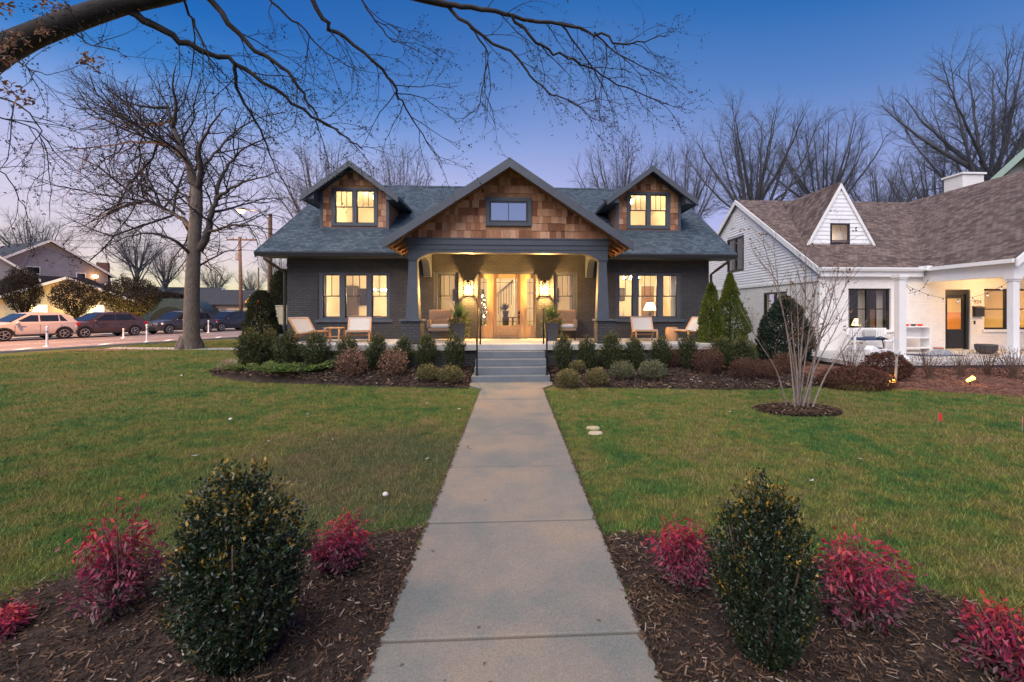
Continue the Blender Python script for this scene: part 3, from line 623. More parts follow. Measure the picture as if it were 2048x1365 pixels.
# dormers ------------------------------------------------------------------
DY = 16.0
for di, dc in enumerate(DC):
    hw, dz, ds, ez = 1.17, 6.80, .745, 1.58
    roofd = HB().prism(chev(dc, dz, ds, ez, .08), 15.5, 19.7).build('dormer_roof', MT['roof_slate_gable'], house)
    for sg in (-1, 1):
        HB().prism([(dc, dz - .01), (dc + sg * (ez + .02), dz - .01 - ds * (ez + .02)), (dc + sg * (ez + .02), dz - .01 - ds * (ez + .02) - .19), (dc, dz - .21)], 15.43, 15.497).build('bargeboard', MT['trim'], house)
        HB().prism([(dc + sg * (ez + .002), dz - ds * ez - .005), (dc + sg * (ez + .05), dz - ds * ez - .02), (dc + sg * (ez + .05), dz - ds * ez - .13), (dc + sg * (ez + .002), dz - ds * ez - .13)], 15.5, 17.9).build('gutter', MT['trim_dark'], house)
        HB().prism([(dc + sg * (hw + .01), dz - ds * (hw + .01) - .085), (dc + sg * ez, dz - ds * ez - .085), (dc + sg * ez, dz - ds * ez - .11), (dc + sg * (hw + .01), dz - ds * ez - .11)], 15.52, 18).build('dormer_soffit', MT['trim'], house)
        x0 = dc + sg * hw
        HB().prism([(16.1, 4.68), (16.1, dz - ds * hw - .09), (18.0, dz - ds * hw - .09), (18.0, 5.80)], x0 - (.08 if sg > 0 else 0), x0 + (.08 if sg < 0 else 0), 'x').build('dormer_cheek', MT['cedar_board'], house)
    zb = 4.60; hz = dz - .085
    WX = (dc - .78, dc + .78, 4.70, 6.0)
    wl = HB(); zt = hz - ds * hw
    # front wall of the dormer: a plate with the window opening, and the triangle over it
    wl.box(dc - hw, dc - .68, DY, DY + .1, zb, zt); wl.box(dc + .68, dc + hw, DY, DY + .1, zb, zt); wl.box(dc - .68, dc + .68, DY, DY + .1, zb, 4.76)
    wl.prism([(dc - hw, zt), (dc - (hz - 6.0) / ds, 6.0 - 1e-4), (dc - .68, 6.0 - 1e-4), (dc - .68, zt)] if (hz - 6.0) / ds > .68 else [(dc - hw, zt), (dc - .68, 5.98), (dc - .68, zt)], DY, DY + .1)
    wl.prism([(dc + hw, zt), (dc + .68, zt), (dc + .68, 6.0 - 1e-4), (dc + (hz - 6.0) / ds, 6.0 - 1e-4)], DY, DY + .1)
    wl.prism([(dc - (hz - 6.0) / ds, 6.0), (dc + (hz - 6.0) / ds, 6.0), (dc, hz)], DY, DY + .1)
    dw = wl.build('dormer_wall', MT['cedar_board'], house)
    shakes(dw, DY, zb + .06, 9, lambda z: (max(dc - hw + .1, dc - (hz - z) / ds + .01), min(dc + hw - .1, dc + (hz - z) / ds - .01)), [WX], 20 + di, .205, .1, .2)
    for sg in (-1, 1): HB().box(dc + sg * (hw - .05) - .05, dc + sg * (hw - .05) + .05, DY - .035, DY - .001, zb + .03, zt + .02).build('corner_board', MT['trim'], house)
    HB().box(dc - hw, dc + hw, DY - .04, DY - .001, zb - .06, zb + .05).build('skirt_board', MT['trim'], house)
    ws = [(dc - .66, dc - .065, 4.80, 5.92), (dc + .065, dc + .66, 4.80, 5.92)]
    cs = HB(); panel(cs, *WX, ws, lambda x, v, s: (x, DY - .045 + .10 * s, v)); cs.build('window_casing', MT['trim'], house)
    for w in ws: sash_window(house, HB, w[0] + .002, w[1] - .002, w[2] + .002, w[3] - .002, DY + .0, 3)
    # room behind
    rm = HB(); sec = [(-1.02, 4.62), (1.02, 4.62), (1.02, 5.80), (.62, 6.10), (-.62, 6.10), (-1.02, 5.80)]; rm.add([(dc + a, y, z) for y in (16.13, 18.9) for a, z in sec], [(0, 1, 7, 6), (1, 2, 8, 7), (2, 3, 9, 8), (3, 4, 10, 9), (4, 5, 11, 10), (5, 0, 6, 11), (6, 7, 8, 9, 10, 11)])
    rm.build('upstairs_room', MT['interior_paint'], house, fix=False)
    lx = dc + (.42 if di == 0 else -.38)
    li = thing('ceiling_light', ['glowing ceiling light behind the left dormer window', 'glowing ceiling light behind the right dormer window'][di], 'lamp', (lx, 17.1, 6.06), 0, 'upstairs ceiling lights')
    MB().lathe([(.03, 0), (.03, -.08), (.14, -.09), (.14, -.1)], (0, 0, 0), 16).build('canopy', MT['trim_dark'], li)
    MB().lathe([(.12, -.102), (.12, -.16), (.08, -.2), (.01, -.21)], (0, 0, 0), 16).build('globe', MT['bulb'], li, smooth=True)
    lamp('bulb', (0, 0, -.32), 12, (1, .70, .34), .08, li)
    if di == 1:
        MB(HO).box(5.02, 5.5, 18.2, 18.8, 4.62, 5.15).build('bedroom_cabinet', MT['interior_dark'], house)

# rooms on the ground floor ---------------------------------------------------
def room(x0, x1, y1, m='interior_paint'):
    r_ = HB(); z0, z1 = PZ - .01, 3.4; y0 = WY + .3
    r_.add([(x0, y0, z0), (x1, y0, z0), (x1, y1, z0), (x0, y1, z0), (x0, y0, z1), (x1, y0, z1), (x1, y1, z1), (x0, y1, z1)], [(4, 5, 6, 7), (2, 3, 7, 6), (0, 3, 7, 4), (1, 2, 6, 5)]); r_.build('room', MT[m], house, fix=False)
    HB().box(x0, x1, y0, y1, z0 - .05, z0).build('room_floor', MT['interior_floor'], house)
room(-6.9, -3.2, 19.2); room(-3.15, 2.75, 19.6); room(2.8, 6.34, 19.2)
def curtain(x0, x1, y, z0, z1, n, seed):
    r_ = random.Random(seed); v = []; k = n * 4
    for i in range(k + 1):
        x = x0 + (x1 - x0) * i / k; yy = y + .035 * math.sin(i / 4 * 2 * math.pi) + r_.uniform(-.008, .008); v += [(x, yy, z0), (x, yy, z1)]
    mb = HB(); mb.add(v, [(2 * i, 2 * i + 2, 2 * i + 3, 2 * i + 1) for i in range(k)]); mb.build('curtain', MT['curtain'], house, smooth=True)
curtain(-6.5, -6.15, 15.5, PZ, 3.3, 5, 1); curtain(-1.9, -1.72, 15.5, PZ, 3.3, 3, 2); curtain(-2.7, -2.36, 15.5, PZ, 3.3, 4, 3); curtain(5.5, 5.9, 15.5, PZ, 3.3, 5, 4); curtain(1.3, 1.56, 15.5, PZ, 3.3, 3, 5); curtain(1.98, 2.3, 15.5, PZ, 3.3, 3, 6)
for (x, z, w_, h_2, mm_) in ((-6.0, 2.0, .5, .7, 'trim_dark'), (-3.75, 2.15, .5, .6, 'far_siding'), (4.4, 2.2, .8, .55, 'interior_dark'), (-2.3, 2.2, .4, .5, 'trim_dark'), (1.8, 2.15, .45, .6, 'interior_dark')):
    yb = 19.12 if abs(x) > 3 else 19.52; HB().box(x - w_ / 2, x + w_ / 2, yb - .03, yb, z, z + h_2).build('picture_frame', MT['trim_dark'], house); HB().box(x - w_ / 2 + .04, x + w_ / 2 - .04, yb - .036, yb - .031, z + .04, z + h_2 - .04).build('picture', MT[mm_], house)
HB().box(5.4, 6.1, 19.0, 19.12, PZ, 2.9).build('inner_doorway', MT['white_paint'], house); HB().box(5.48, 6.02, 18.985, 18.999, PZ, 2.82).build('inner_door', MT['interior_floor'], house)
HB().box(3.0, 4.6, 17.6, 18.3, PZ, 1.55).build('sofa_seat', MT['sling_cloth'], house, bevel=.06); HB().box(3.0, 4.6, 18.3, 18.55, PZ, 1.85).build('sofa_back', MT['sling_cloth'], house, bevel=.06)
HB().box(-5.9, -4.9, 16.6, 17.4, 1.55, 1.6).build('dining_top', MT['interior_floor'], house)
for x in (-5.8, -5.0): HB().box(x - .03, x + .03, 16.65, 17.35, PZ, 1.549).build('dining_leg', MT['interior_floor'], house)
# openings and fittings seen through the glass
HB().box(-5.05, -4.35, 19.1, 19.19, PZ, 2.95).build('inner_doorway', MT['interior_dark'], house)
HB().box(-5.12, -5.05, 19.05, 19.19, PZ, 3.02).build('inner_door_trim', MT['white_paint'], house)
HB().box(-4.2, -3.6, 18.6, 19.15, PZ, 1.75).build('sideboard', MT['interior_dark'], house)
HB().box(-6.75, -6.3, 18.9, 19.15, PZ, 2.8).build('wall_panel', MT['interior_dark'], house)
st_ = HB(); st_.bar((-.62, 17.6, 2.35), (.1, 18.6, 3.05), .06, .06)
for k in range(8): f = k / 7; x, y, z = -.62 + .72 * f, 17.6 + f, 2.35 + .7 * f; st_.box(x - .012, x + .012, y - .012, y + .012, 1.6 + .5 * f, z)
st_.build('stair_rail', MT['interior_dark'], house)
HB().box(.05, .12, 18.5, 18.6, PZ, 3.2).build('newel', MT['white_paint'], house)
# lights in the rooms (real fittings, seen through the windows)
def pendant(name, loc, label, power, n=3, r=.16, drum=False):
    p = thing(name, label, 'lamp', loc)
    MB().tube([(0, 0, .9), (0, 0, .12)], .008, 6).build('stem', MT['trim_dark'], p)
    f = MB(); f.lathe([(r, 0), (r + .012, 0), (r + .012, .025), (r, .025)], (0, 0, 0), 20, 'z', False)
    for k in range(n): a = 2 * math.pi * k / n; f.tube([(0, 0, .14), (r * math.cos(a), r * math.sin(a), .012)], .006, 5)
    f.build('frame', MT['trim_dark'], p)
    for k in range(n):
        a = 2 * math.pi * k / n + .3; MB().lathe([(.012, 0), (.035, .02), (.042, .05), (.03, .08), (.008, .09)], (r * .95 * math.cos(a), r * .95 * math.sin(a), .03), 10).build('bulb', MT['bulb'], p, smooth=True)
    lamp('glow', (0, 0, -.14), power, (1, .70, .35), .1, p); return p
pendant('chandelier', (AX(757, 17.2), 17.2, 2.48), 'glowing dining chandelier behind the right pane of the left window group', 42, 6, .26)
pendant('chandelier', (AX(1262, 17.0), 17.0, 2.95), 'glowing chandelier at the top of the right window group', 42, 6, .32)
pendant('hall_pendant', (-.1, 16.9, 3.0), 'hall pendant glowing behind the glazed front door', 52, 3, .14)
# table lamp in the right window
tl = thing('table_lamp', 'white shaded table lamp standing inside the right window group', 'lamp', (AX(1300, 16.2), 16.2, 1.5))
MB().lathe([(.09, 0), (.09, .02), (.03, .05), (.06, .16), (.02, .27), (.012, .32)], (0, 0, 0), 14).build('base', MT['ceramic_dark'], tl, smooth=True)
MB().lathe([(.24, .30), (.235, .31), (.12, .58), (.115, .58)], (0, 0, 0), 20).build('lamp_shade', MT['lamp_shade'], tl, smooth=40)
ct = thing('console_table', 'low console table under the shaded lamp inside the right window', 'table', (AX(1300, 16.2), 16.2, PZ))
MB().box(-.5, .5, -.2, .2, .58, .64).build('top', MT['teak'], ct)
for sx in (-1, 1):
    for sy in (-1, 1): MB().box(sx * .46 - .025, sx * .46 + .025, sy * .16 - .025, sy * .16 + .025, 0, .58).build('leg', MT['teak'], ct)
# round table with a potted plant in the hall
ht = thing('hall_table', 'small round pedestal table seen through the front door glass', 'table', (.03, 16.6, PZ)); MB().lathe([(.2, .66), (.2, .69)], (0, 0, 0), 20).build('top', MT['interior_dark'], ht); MB().lathe([(.14, 0), (.14, .02), (.025, .05), (.025, .66)], (0, 0, 0), 14).build('pedestal', MT['interior_dark'], ht)

# wall lanterns -------------------------------------------------------------
for i, px in enumerate((936, 1090)):
    x = AX(px, 14.85); L = thing('wall_lantern', ['lit black wall lantern left of the front door', 'lit black wall lantern right of the front door'][i], 'lantern', (x, WY, 2.36), 0, 'lanterns flanking the front door')
    b_ = MB(); b_.box(-.055, .055, -.02, -.001, .06, .36); b_.box(-.015, .015, -.09, -.02, .32, .345); b_.build('back_plate', MT['black_metal'], L)
    f = MB(); cy = -.17
    for sx in (-1, 1):
        for sy in (-1, 1): f.box(sx * .085 - .007, sx * .085 + .007, cy + sy * .085 - .007, cy + sy * .085 + .007, .012, .33)
    [f.box(*q_, 0, .012) for q_ in ((-.095, .095, cy - .095, cy - .06), (-.095, .095, cy + .06, cy + .095), (-.095, -.06, cy - .059, cy + .059), (.06, .095, cy - .059, cy + .059))]; f.build('frame', MT['black_metal'], L)
    MB().frus(0, cy, .331, .352, .125, .125, .105, .105).build('roof', MT['black_metal'], L)
    MB().frus(0, cy, .353, .42, .07, .07, .03, .03).build('vent_cap', MT['black_metal'], L)
    for q in ((-.078, .078, cy - .087, cy - .084), (-.078, .078, cy + .084, cy + .087)): MB().box(*q, .014, .329).build('pane', MT['glass'], L)
    for q in ((-.087, -.084), (.084, .087)): MB().box(*q, cy - .077, cy + .077, .014, .329).build('pane', MT['glass'], L)
    MB().lathe([(.006, .15), (.022, .165), (.030, .19), (.024, .225), (.010, .25)], (0, cy, 0), 12).build('bulb', MT['bulb'], L, smooth=True)
    MB().lathe([(.016, .251), (.02, .33)], (0, cy, 0), 8).build('socket', MT['black_metal'], L)
    lamp('glow', (0, cy - .0, .105), 135, (1, .54, .16), .025, L)
# step handrails ---------------------------------------------------------------
for i, x in enumerate((-.86, .88)):
    hr = thing('handrail', ['black iron handrail on the left side of the porch steps', 'black iron handrail on the right side of the porch steps'][i], 'handrail', (x, 11.36, .172), 0, 'porch step handrails')
    MB().tube([(0, 0, 0), (0, 0, .93)], .021, 8).build('post', MT['black_metal'], hr); MB().tube([(0, 1.22, .69), (0, 1.22, 1.64)], .021, 8).build('post', MT['black_metal'], hr)
    MB().tube([(0, -.06, .86), (0, -.03, .92), (0, .05, .965), (0, 1.18, 1.655), (0, 1.3, 1.66), (0, 1.36, 1.62)], .026, 8).build('rail', MT['black_metal'], hr, smooth=True)
    MB().lathe([(.045, 0), (.045, .012)], (0, 0, 0), 10).build('base_plate', MT['black_metal'], hr)
# ================================================================ WHITE COTTAGE ON THE RIGHT
KO = Vector((16, 17, 0))
cot = thing('white_cottage', 'white painted brick cottage with brown shingle roof and steep pointed dormer', 'house', KO)
def KB(): return MB(KO)
KX, KY = 11.9, 17.0; ke, ks = 3.44, .64; kry = 23.3; krz = ke + (kry - 16.8) * ks; DZ = .25
KW1 = (13.06, 14.79, 1.04, 2.65); KD = (17.02, 18.06, DZ, 2.62); KW2 = (18.63, 20.7, 1.04, 2.65)
panel(KB(), KX, 26, 0, 3.2, [KW1, KD, KW2], lambda x, v, s: (x, KY + .25 * s, v)).build('front_wall', MT['brick_white'], cot)
# left side: brick below, clapboards above
GW = (22.75, 24.5, 3.88, 5.67); BW = (19.1, 20.85, 1.35, 2.62)
panel(KB(), 17.26, 29.4, 0, 3.0, [BW], lambda y, v, s: (KX + .25 * s, y, v)).build('side_wall', MT['brick_white'], cot)
tri = KB(); panel(tri, 21.5, 25.5, 3.0, 5.9, [GW], lambda y, v, s: (KX + .02 + .2 * s, y, v))
lim = lambda z: ((z - ke) / ks + 16.8 + .1, 2 * kry - ((z - ke) / ks + 16.8 + .1))
tri.prism([(17.26, 3.0), (21.5, 3.0), (21.5, ke + 4.6 * ks), (17.26, 3.62)], KX + .02, KX + .22, 'x'); tri.prism([(25.5, 3.0), (29.4, 3.0), (29.4, 3.6), (25.5, ke + 4.4 * ks)], KX + .02, KX + .22, 'x'); tri.prism([(21.5, 5.9), (25.5, 5.9), (25.5, 6.2), (kry, krz - .15), (21.5, 6.3)], KX + .02, KX + .22, 'x')
sidew = tri.build('gable_side', MT['siding_white'], cot)
z = 3.05
while z < krz - .3:
    a, b_ = lim(z + .03); a = max(a, 17.02); b_ = min(b_, 29.4); segs = [(a, b_)]
    if GW[2] - .12 < z < GW[3]: segs = [(a, GW[0] - .02), (GW[1] + .02, b_)]
    for p, q in segs:
        if q - p > .1: KB().hexa([(KX - .022, p, z), (KX + .018, p, z), (KX + .018, q, z), (KX - .022, q, z), (KX + .008, p + .1, z + .128), (KX + .018, p + .1, z + .128), (KX + .018, q, z + .128), (KX + .008, q, z + .128)]).build('clapboard', MT['siding_white'], sidew)
    z += .13
KB().box(KX - .05, KX + .0, 17.0, 29.4, 2.93, 3.04).build('belt_board', MT['white_paint'], cot)
# windows
def kwin(f, x0, x1, z0, z1, y, n=2, gl='glass_dim'):
    """black framed window with n sashes side by side"""
    c = f(); w = (x1 - x0) / n; op = [(x0 + w * k + .07, x0 + w * (k + 1) - .07, z0 + .07, z1 - .07) for k in range(n)]
    panel(c, x0, x1, z0, z1, op, lambda x, v, s: (x, y + .08 * s, v)); c = c.build('window', MT['window_black'], cot)
    for a, b_, p, q in op:
        m_ = (p + q) / 2
        f().box(a, b_, y + .04, y + .046, p, q).build('pane', MT[gl], c); f().box(a, b_, y + .025, y + .039, m_ - .02, m_ + .02).build('muntin', MT['window_black'], c)
    return c
kwin(KB, *[KW1[0] + .002, KW1[1] - .002, KW1[2] + .002, KW1[3] - .002], KY + .08); kwin(KB, KW2[0] + .002, KW2[1] - .002, KW2[2] + .002, KW2[3] - .002, KY + .08, 2, 'glass')
for a, b_, c_, d in (KW1, KW2): KB().box(a - .1, b_ + .1, KY - .06, KY + .08, c_ - .1, c_ - .003).build('sill', MT['white_paint'], cot)
for (a, b_, c_, d), m_ in ((GW, 'glass_dim'), (BW, 'glass_dim')):
    f = KB(); md = (a + b_) / 2; op = [(a + .08, md - .05, c_ + .08, d - .08), (md + .05, b_ - .08, c_ + .08, d - .08)]
    panel(f, a, b_, c_, d, op, lambda y, v, s: (KX + .0 + .1 * s - .03, y, v)); f = f.build('window', MT['window_black'], cot)
    for p in op: KB().box(KX + .02, KX + .026, *p).build('pane', MT[m_], f)
KB().box(KX + .2, KX + 1.2, GW[0] - .3, GW[1] + .3, GW[2] - .2, GW[2] - .1).build('attic_floor', MT['interior_dark'], cot); KB().box(KX + 1.2, KX + 1.3, GW[0] - .3, GW[1] + .3, GW[2] - .1, GW[3] + .3).build('attic_partition', MT['interior_dark'], cot)
v_ = KB(); v_.box(KX - .035, KX - .024, 23.6, 24.1, 6.2, 7.0)
for k in range(8): v_.box(KX - .05, KX - .036, 23.64, 24.06, 6.24 + k * .092, 6.29 + k * .092)
v_.build('gable_vent', MT['white_paint'], cot)
# roofs
KB().prism([(16.8, ke), (kry, krz), (29.8, ke), (29.8, ke - .12), (kry, krz - .12), (16.8, ke - .12)], KX - .15, 26.5, 'x').build('roof', MT['roof_brown'], cot)
for a in (0, 1):
    yy = [(16.78, ke - .01), (kry, krz - .01), (kry, krz - .24), (16.78, ke - .26)] if a == 0 else [(29.82, ke - .01), (kry, krz - .01), (kry, krz - .24), (29.82, ke - .26)]
    KB().prism(yy, KX - .2, KX - .152, 'x').build('rake_board', MT['white_paint'], cot)
KB().prism([(16.66, ke + .0), (16.66, ke - .05), (16.7, ke - .14), (16.795, ke - .14), (16.795, ke)], KX - .15, 15.9, 'x').build('gutter', MT['white_paint'], cot)
KB().box(KX - .1, 15.95, 16.8, 16.998, ke - .34, ke - .125).build('frieze', MT['white_paint'], cot)
# pointed dormer
dcx, dcy, dzb, dzt, dhw = 13.95, 18.66, 4.46, 7.22, 1.60
dsl = (dzt - dzb) / dhw
KB().prism([(dcx, dzt + .05), (dcx + dhw + .06, dzb - .05), (dcx + dhw - .04, dzb - .05), (dcx, dzt - .12), (dcx - dhw + .04, dzb - .05), (dcx - dhw - .06, dzb - .05)], dcy - .08, 23.0).build('dormer_roof', MT['roof_brown_side'], cot)
dwin = (13.50, 14.36, 4.62, 5.5)
dface = KB(); dface.prism([(dcx - dhw + .06, dzb), (dwin[0], dzb), (dwin[0], dzb + dsl * (dwin[0] - dcx + dhw) - .2)], dcy - .02, dcy + .1); dface.prism([(dwin[1], dzb), (dcx + dhw - .06, dzb), (dwin[1], dzb + dsl * (dcx + dhw - dwin[1]) - .2)], dcy - .02, dcy + .1)
dface.box(dwin[0], dwin[1], dcy - .02, dcy + .1, dzb, dwin[2]); dface.prism([(dwin[0], dwin[3]), (dwin[1], dwin[3]), (dwin[1], dzb + dsl * (dcx + dhw - dwin[1]) - .2), (dcx, dzt - .14), (dwin[0], dzb + dsl * (dwin[0] - dcx + dhw) - .2)], dcy - .02, dcy + .1)
dface = dface.build('dormer_face', MT['siding_white'], cot)
z = dzb + .02
while z < dzt - .35:
    h0, h1 = (dzt - .12 - z) / dsl, (dzt - .12 - z - .17) / dsl; segs = [(dcx - h0, dcx + h0, dcx - h1, dcx + h1)]
    if dwin[2] - .15 < z < dwin[3] + .02: segs = [(dcx - h0, dwin[0] - .0, dcx - h1, dwin[0] - .0), (dwin[1], dcx + h0, dwin[1], dcx + h1)]
    for a, b_, c_, d in segs:
        KB().hexa([(a, dcy - .05, z), (b_, dcy - .05, z), (b_, dcy - .021, z), (a, dcy - .021, z), (c_, dcy - .03, z + .17), (d, dcy - .03, z + .17), (d, dcy - .021, z + .17), (c_, dcy - .021, z + .17)]).build('clapboard', MT['siding_white'], dface)
    z += .172
for sg in (-1, 1): KB().prism([(dcx, dzt - .02), (dcx + sg * (dhw + .0), dzb - .04), (dcx + sg * (dhw - .12), dzb - .04), (dcx, dzt - .24)], dcy - .078 - .03, dcy - .052).build('rake_board', MT['white_paint'], cot)
w = KB(); panel(w, dwin[0] + .002, dwin[1] - .002, dwin[2] + .002, dwin[3] - .002, [(dwin[0] + .07, dwin[1] - .07, dwin[2] + .07, dwin[3] - .07)], lambda x, v, s: (x, dcy - .06 + .08 * s, v)); w = w.build('window', MT['window_black'], cot)
KB().box(dwin[0] + .07, dwin[1] - .07, dcy - .03, dcy - .025, dwin[2] + .07, dwin[3] - .07).build('pane', MT['glass'], w)
rm = KB(); rm.add([(13.3, dcy + .12, 4.55), (14.6, dcy + .12, 4.55), (14.6, dcy + .35, 4.75), (13.3, dcy + .35, 4.75), (13.3, dcy + .12, 5.7), (14.6, dcy + .12, 5.7), (14.6, dcy + .35, 5.7), (13.3, dcy + .35, 5.7)], [(0, 1, 2, 3), (4, 5, 6, 7), (2, 3, 7, 6), (0, 3, 7, 4), (1, 2, 6, 5)]); rm.build('dormer_room', MT['interior_paint'], cot, fix=False)
lamp('dormer_bulb', (13.62 - 16, dcy + .22 - 17, 4.9), 2.2, (1, .62, .22), .05, cot)
# porch wing on the right: roof ridge runs towards the street
wr, wz, wex = 21.3, 7.62, 15.95
KB().prism([(wex, ke), (wr, wz), (2 * wr - wex, ke), (2 * wr - wex, ke - .12), (wr, wz - .12), (wex, ke - .12)], 13.55, 23.5).build('wing_roof', MT['roof_brown_side'], cot)
KB().prism([(wex - .1, ke + .0), (wex - .1, ke - .13), (wex - .003, ke - .13), (wex - .003, ke)], 13.6, 16.64).build('gutter', MT['white_paint'], cot)
KB().box(wex - .16, wex + .06, 16.5, 16.9, ke - .1, ke + .06).build('gutter_box', MT['white_paint'], cot)
for sg in (-1, 1): KB().prism([(wr, wz + .01), (wr + sg * 5.4, ke - .01), (wr + sg * 5.4, ke - .26), (wr, wz - .26)], 13.48, 13.548).build('rake_board', MT['white_paint'], cot)
KB().prism([(wex + .35, ke - .1), (2 * wr - wex - .35, ke - .1), (wr, wz - .2)], 13.8, 13.9).build('wing_gable', MT['siding_white'], cot)
KB().box(16.08, 16.38, 13.75, 16.995, 2.9, 3.33).build('porch_beam', MT['white_paint'], cot); KB().box(16.382, 26, 13.75, 14.05, 2.9, 3.33).build('porch_beam', MT['white_paint'], cot)
KB().box(16.385, 26, 14.055, 16.996, 3.05, 3.09).build('porch_ceiling', MT['white_paint'], cot)
for cx, cy in ((12.02, 13.48), (16.23, 13.9)):
    KB().box(cx - .105, cx + .105, cy - .105, cy + .105, DZ + .12, 2.74).build('porch_column', MT['white_paint'], cot, bevel=.01)
    KB().box(cx - .16, cx + .16, cy - .16, cy + .16, DZ + .002, DZ + .119).build('column_base', MT['white_paint'], cot, bevel=.01)
    KB().box(cx - .13, cx + .13, cy - .13, cy + .13, 2.742, 2.80).build('column_capital', MT['white_paint'], cot); KB().box(cx - .155, cx + .155, cy - .155, cy + .155, 2.802, 2.899).build('column_capital', MT['white_paint'], cot)
KB().box(10.2, 27, 13.1, 16.996, .12, DZ).build('porch_deck', MT['concrete_tread'], cot, bevel=.01)
KB().box(10.3, 26.9, 13.2, 16.9, -.02, .118).build('porch_base', MT['retaining_stone'], cot)
# door
d_ = KB(); panel(d_, KD[0] + .1, KD[1] - .12, DZ + .03, 2.42, [(KD[0] + .2, KD[1] - .22, 1.05, 2.28)], lambda x, v, s: (x, KY + .12 + .05 * s, v)); d_ = d_.build('door', MT['window_black'], cot)
KB().box(KD[0] + .2, KD[1] - .22, KY + .14, KY + .146, 1.05, 2.28).build('pane', MT['glass'], d_)
for z in (.36, .68): KB().box(KD[0] + .2, KD[1] - .22, KY + .105, KY + .119, z, z + .24).build('panel', MT['window_black'], d_)
f = KB(); f.box(KD[0] + .002, KD[0] + .098, KY + .06, KY + .2, DZ, 2.6); f.box(KD[1] - .118, KD[1] - .002, KY + .06, KY + .2, DZ, 2.6); f.box(KD[0] + .098, KD[1] - .118, KY + .06, KY + .2, 2.425, 2.6); f.build('door_frame', MT['window_black'], cot)
# rooms
for x0, x1, y1, mm_ in ((12.2, 15.6, 20.2, 'interior_dark'), (16.3, 22.5, 20.5, 'interior_paint')):
    r_ = KB(); r_.add([(x0, 17.26, DZ), (x1, 17.26, DZ), (x1, y1, DZ), (x0, y1, DZ), (x0, 17.26, 2.9), (x1, 17.26, 2.9), (x1, y1, 2.9), (x0, y1, 2.9)], [(0, 1, 2, 3), (4, 5, 6, 7), (2, 3, 7, 6), (0, 3, 7, 4), (1, 2, 6, 5)]); r_.build('room', MT[mm_], cot, fix=False)
KB().box(19.2, 20.4, 19.6, 20.1, DZ, 1.7).build('bookcase', MT['teak'], cot); KB().box(17.35, 17.8, 20.35, 20.45, 1.2, 2.4).build('inner_window', MT['far_siding'], cot)
lamp('room_bulb', (19.2 - 16, 1.6, 2.6), 40, (1, .55, .14), .1, cot)
lamp('porch_bulb', (18.2 - 16, -1.6, 2.86), 44, (1, .6, .24), .08, cot)
pl = thing('porch_ceiling_light', 'small lit globe light under the cottage porch ceiling', 'lamp', (18.2, 15.4, 3.05)); MB().lathe([(.1, 0), (.1, -.03), (.09, -.08), (.04, -.13)], (0, 0, 0), 14).build('globe', MT['bulb_soft'], pl, smooth=True); MB().lathe([(.12, 0), (.12, -.015)], (0, 0, 0), 14).build('rim', MT['window_black'], pl)
tl = thing('window_lamp', 'amber table lamp glowing in the dark cottage window', 'lamp', (AX(1713, 17.6), 17.6, 1.06)); MB().lathe([(.07, 0), (.03, .04), (.05, .1), (.02, .14)], (0, 0, 0), 10).build('base', MT['ceramic_dark'], tl); MB().lathe([(.18, .13), (.07, .4)], (0, 0, 0), 14).build('lamp_shade', MT['bulb_soft'], tl); lamp('glow', (0, 0, .6), 5, (1, .5, .12), .05, tl)
for x0_, x1_ in ((13.1, 13.42), (13.78, 14.12), (14.55, 14.8)):
    v = []; k = 16
    for i in range(k + 1): v += [(x0_ + (x1_ - x0_) * i / k, 17.42 + .03 * math.sin(i * 1.6), 1.0), (x0_ + (x1_ - x0_) * i / k, 17.42 + .03 * math.sin(i * 1.6), 2.7)]
    mb = KB(); mb.add(v, [(2 * i, 2 * i + 2, 2 * i + 3, 2 * i + 1) for i in range(k)]); mb.build('curtain', MT['curtain'], cot, smooth=True)
KB().box(14.12, 14.55, 17.5, 17.52, 1.1, 1.85).build('cane_screen', MT['teak'], cot)
# chimney + neighbour with green gable behind
KB().box(22.95, 24.1, 22.0, 23.0, 6.4, 8.75).build('chimney', MT['brick_white'], cot); KB().box(22.87, 24.18, 21.92, 23.08, 8.752, 8.84).build('chimney_cap', MT['white_paint'], cot)
gh = thing('green_trim_house', 'cream house gable with pale green bargeboards rising behind the cottage roof', 'house', (AX(2052, 30), 30, 0), R(-56))
MB().box(-3.2, 3.2, 0, 8, 0, 9.2).build('wall', MT['siding_white'], gh); MB().prism([(-3.2, 9.2), (3.2, 9.2), (0, 12.6)], 0, 8).build('gable_wall', MT['siding_white'], gh)
MB().prism(chev(0, 12.95, 1.05, 3.8, .2), -.9, 8.5).build('roof', MT['roof_dark'], gh)
for sg in (-1, 1): MB().prism([(0, 12.93), (sg * 3.85, 12.93 - 4.04), (sg * 3.85, 12.93 - 4.6), (0, 12.35)], -1.0, -.905).build('bargeboard', MT['green_trim'], gh)
for x in (-1.6, 0, 1.6): MB().box(x - .1, x + .1, -.05, -.001, 9.2, 12.1 - abs(x)).build('batten', MT['green_trim'], gh)
MB().box(-3.25, 3.25, -.06, -.002, 9.0, 9.198).build('frieze', MT['green_trim'], gh)
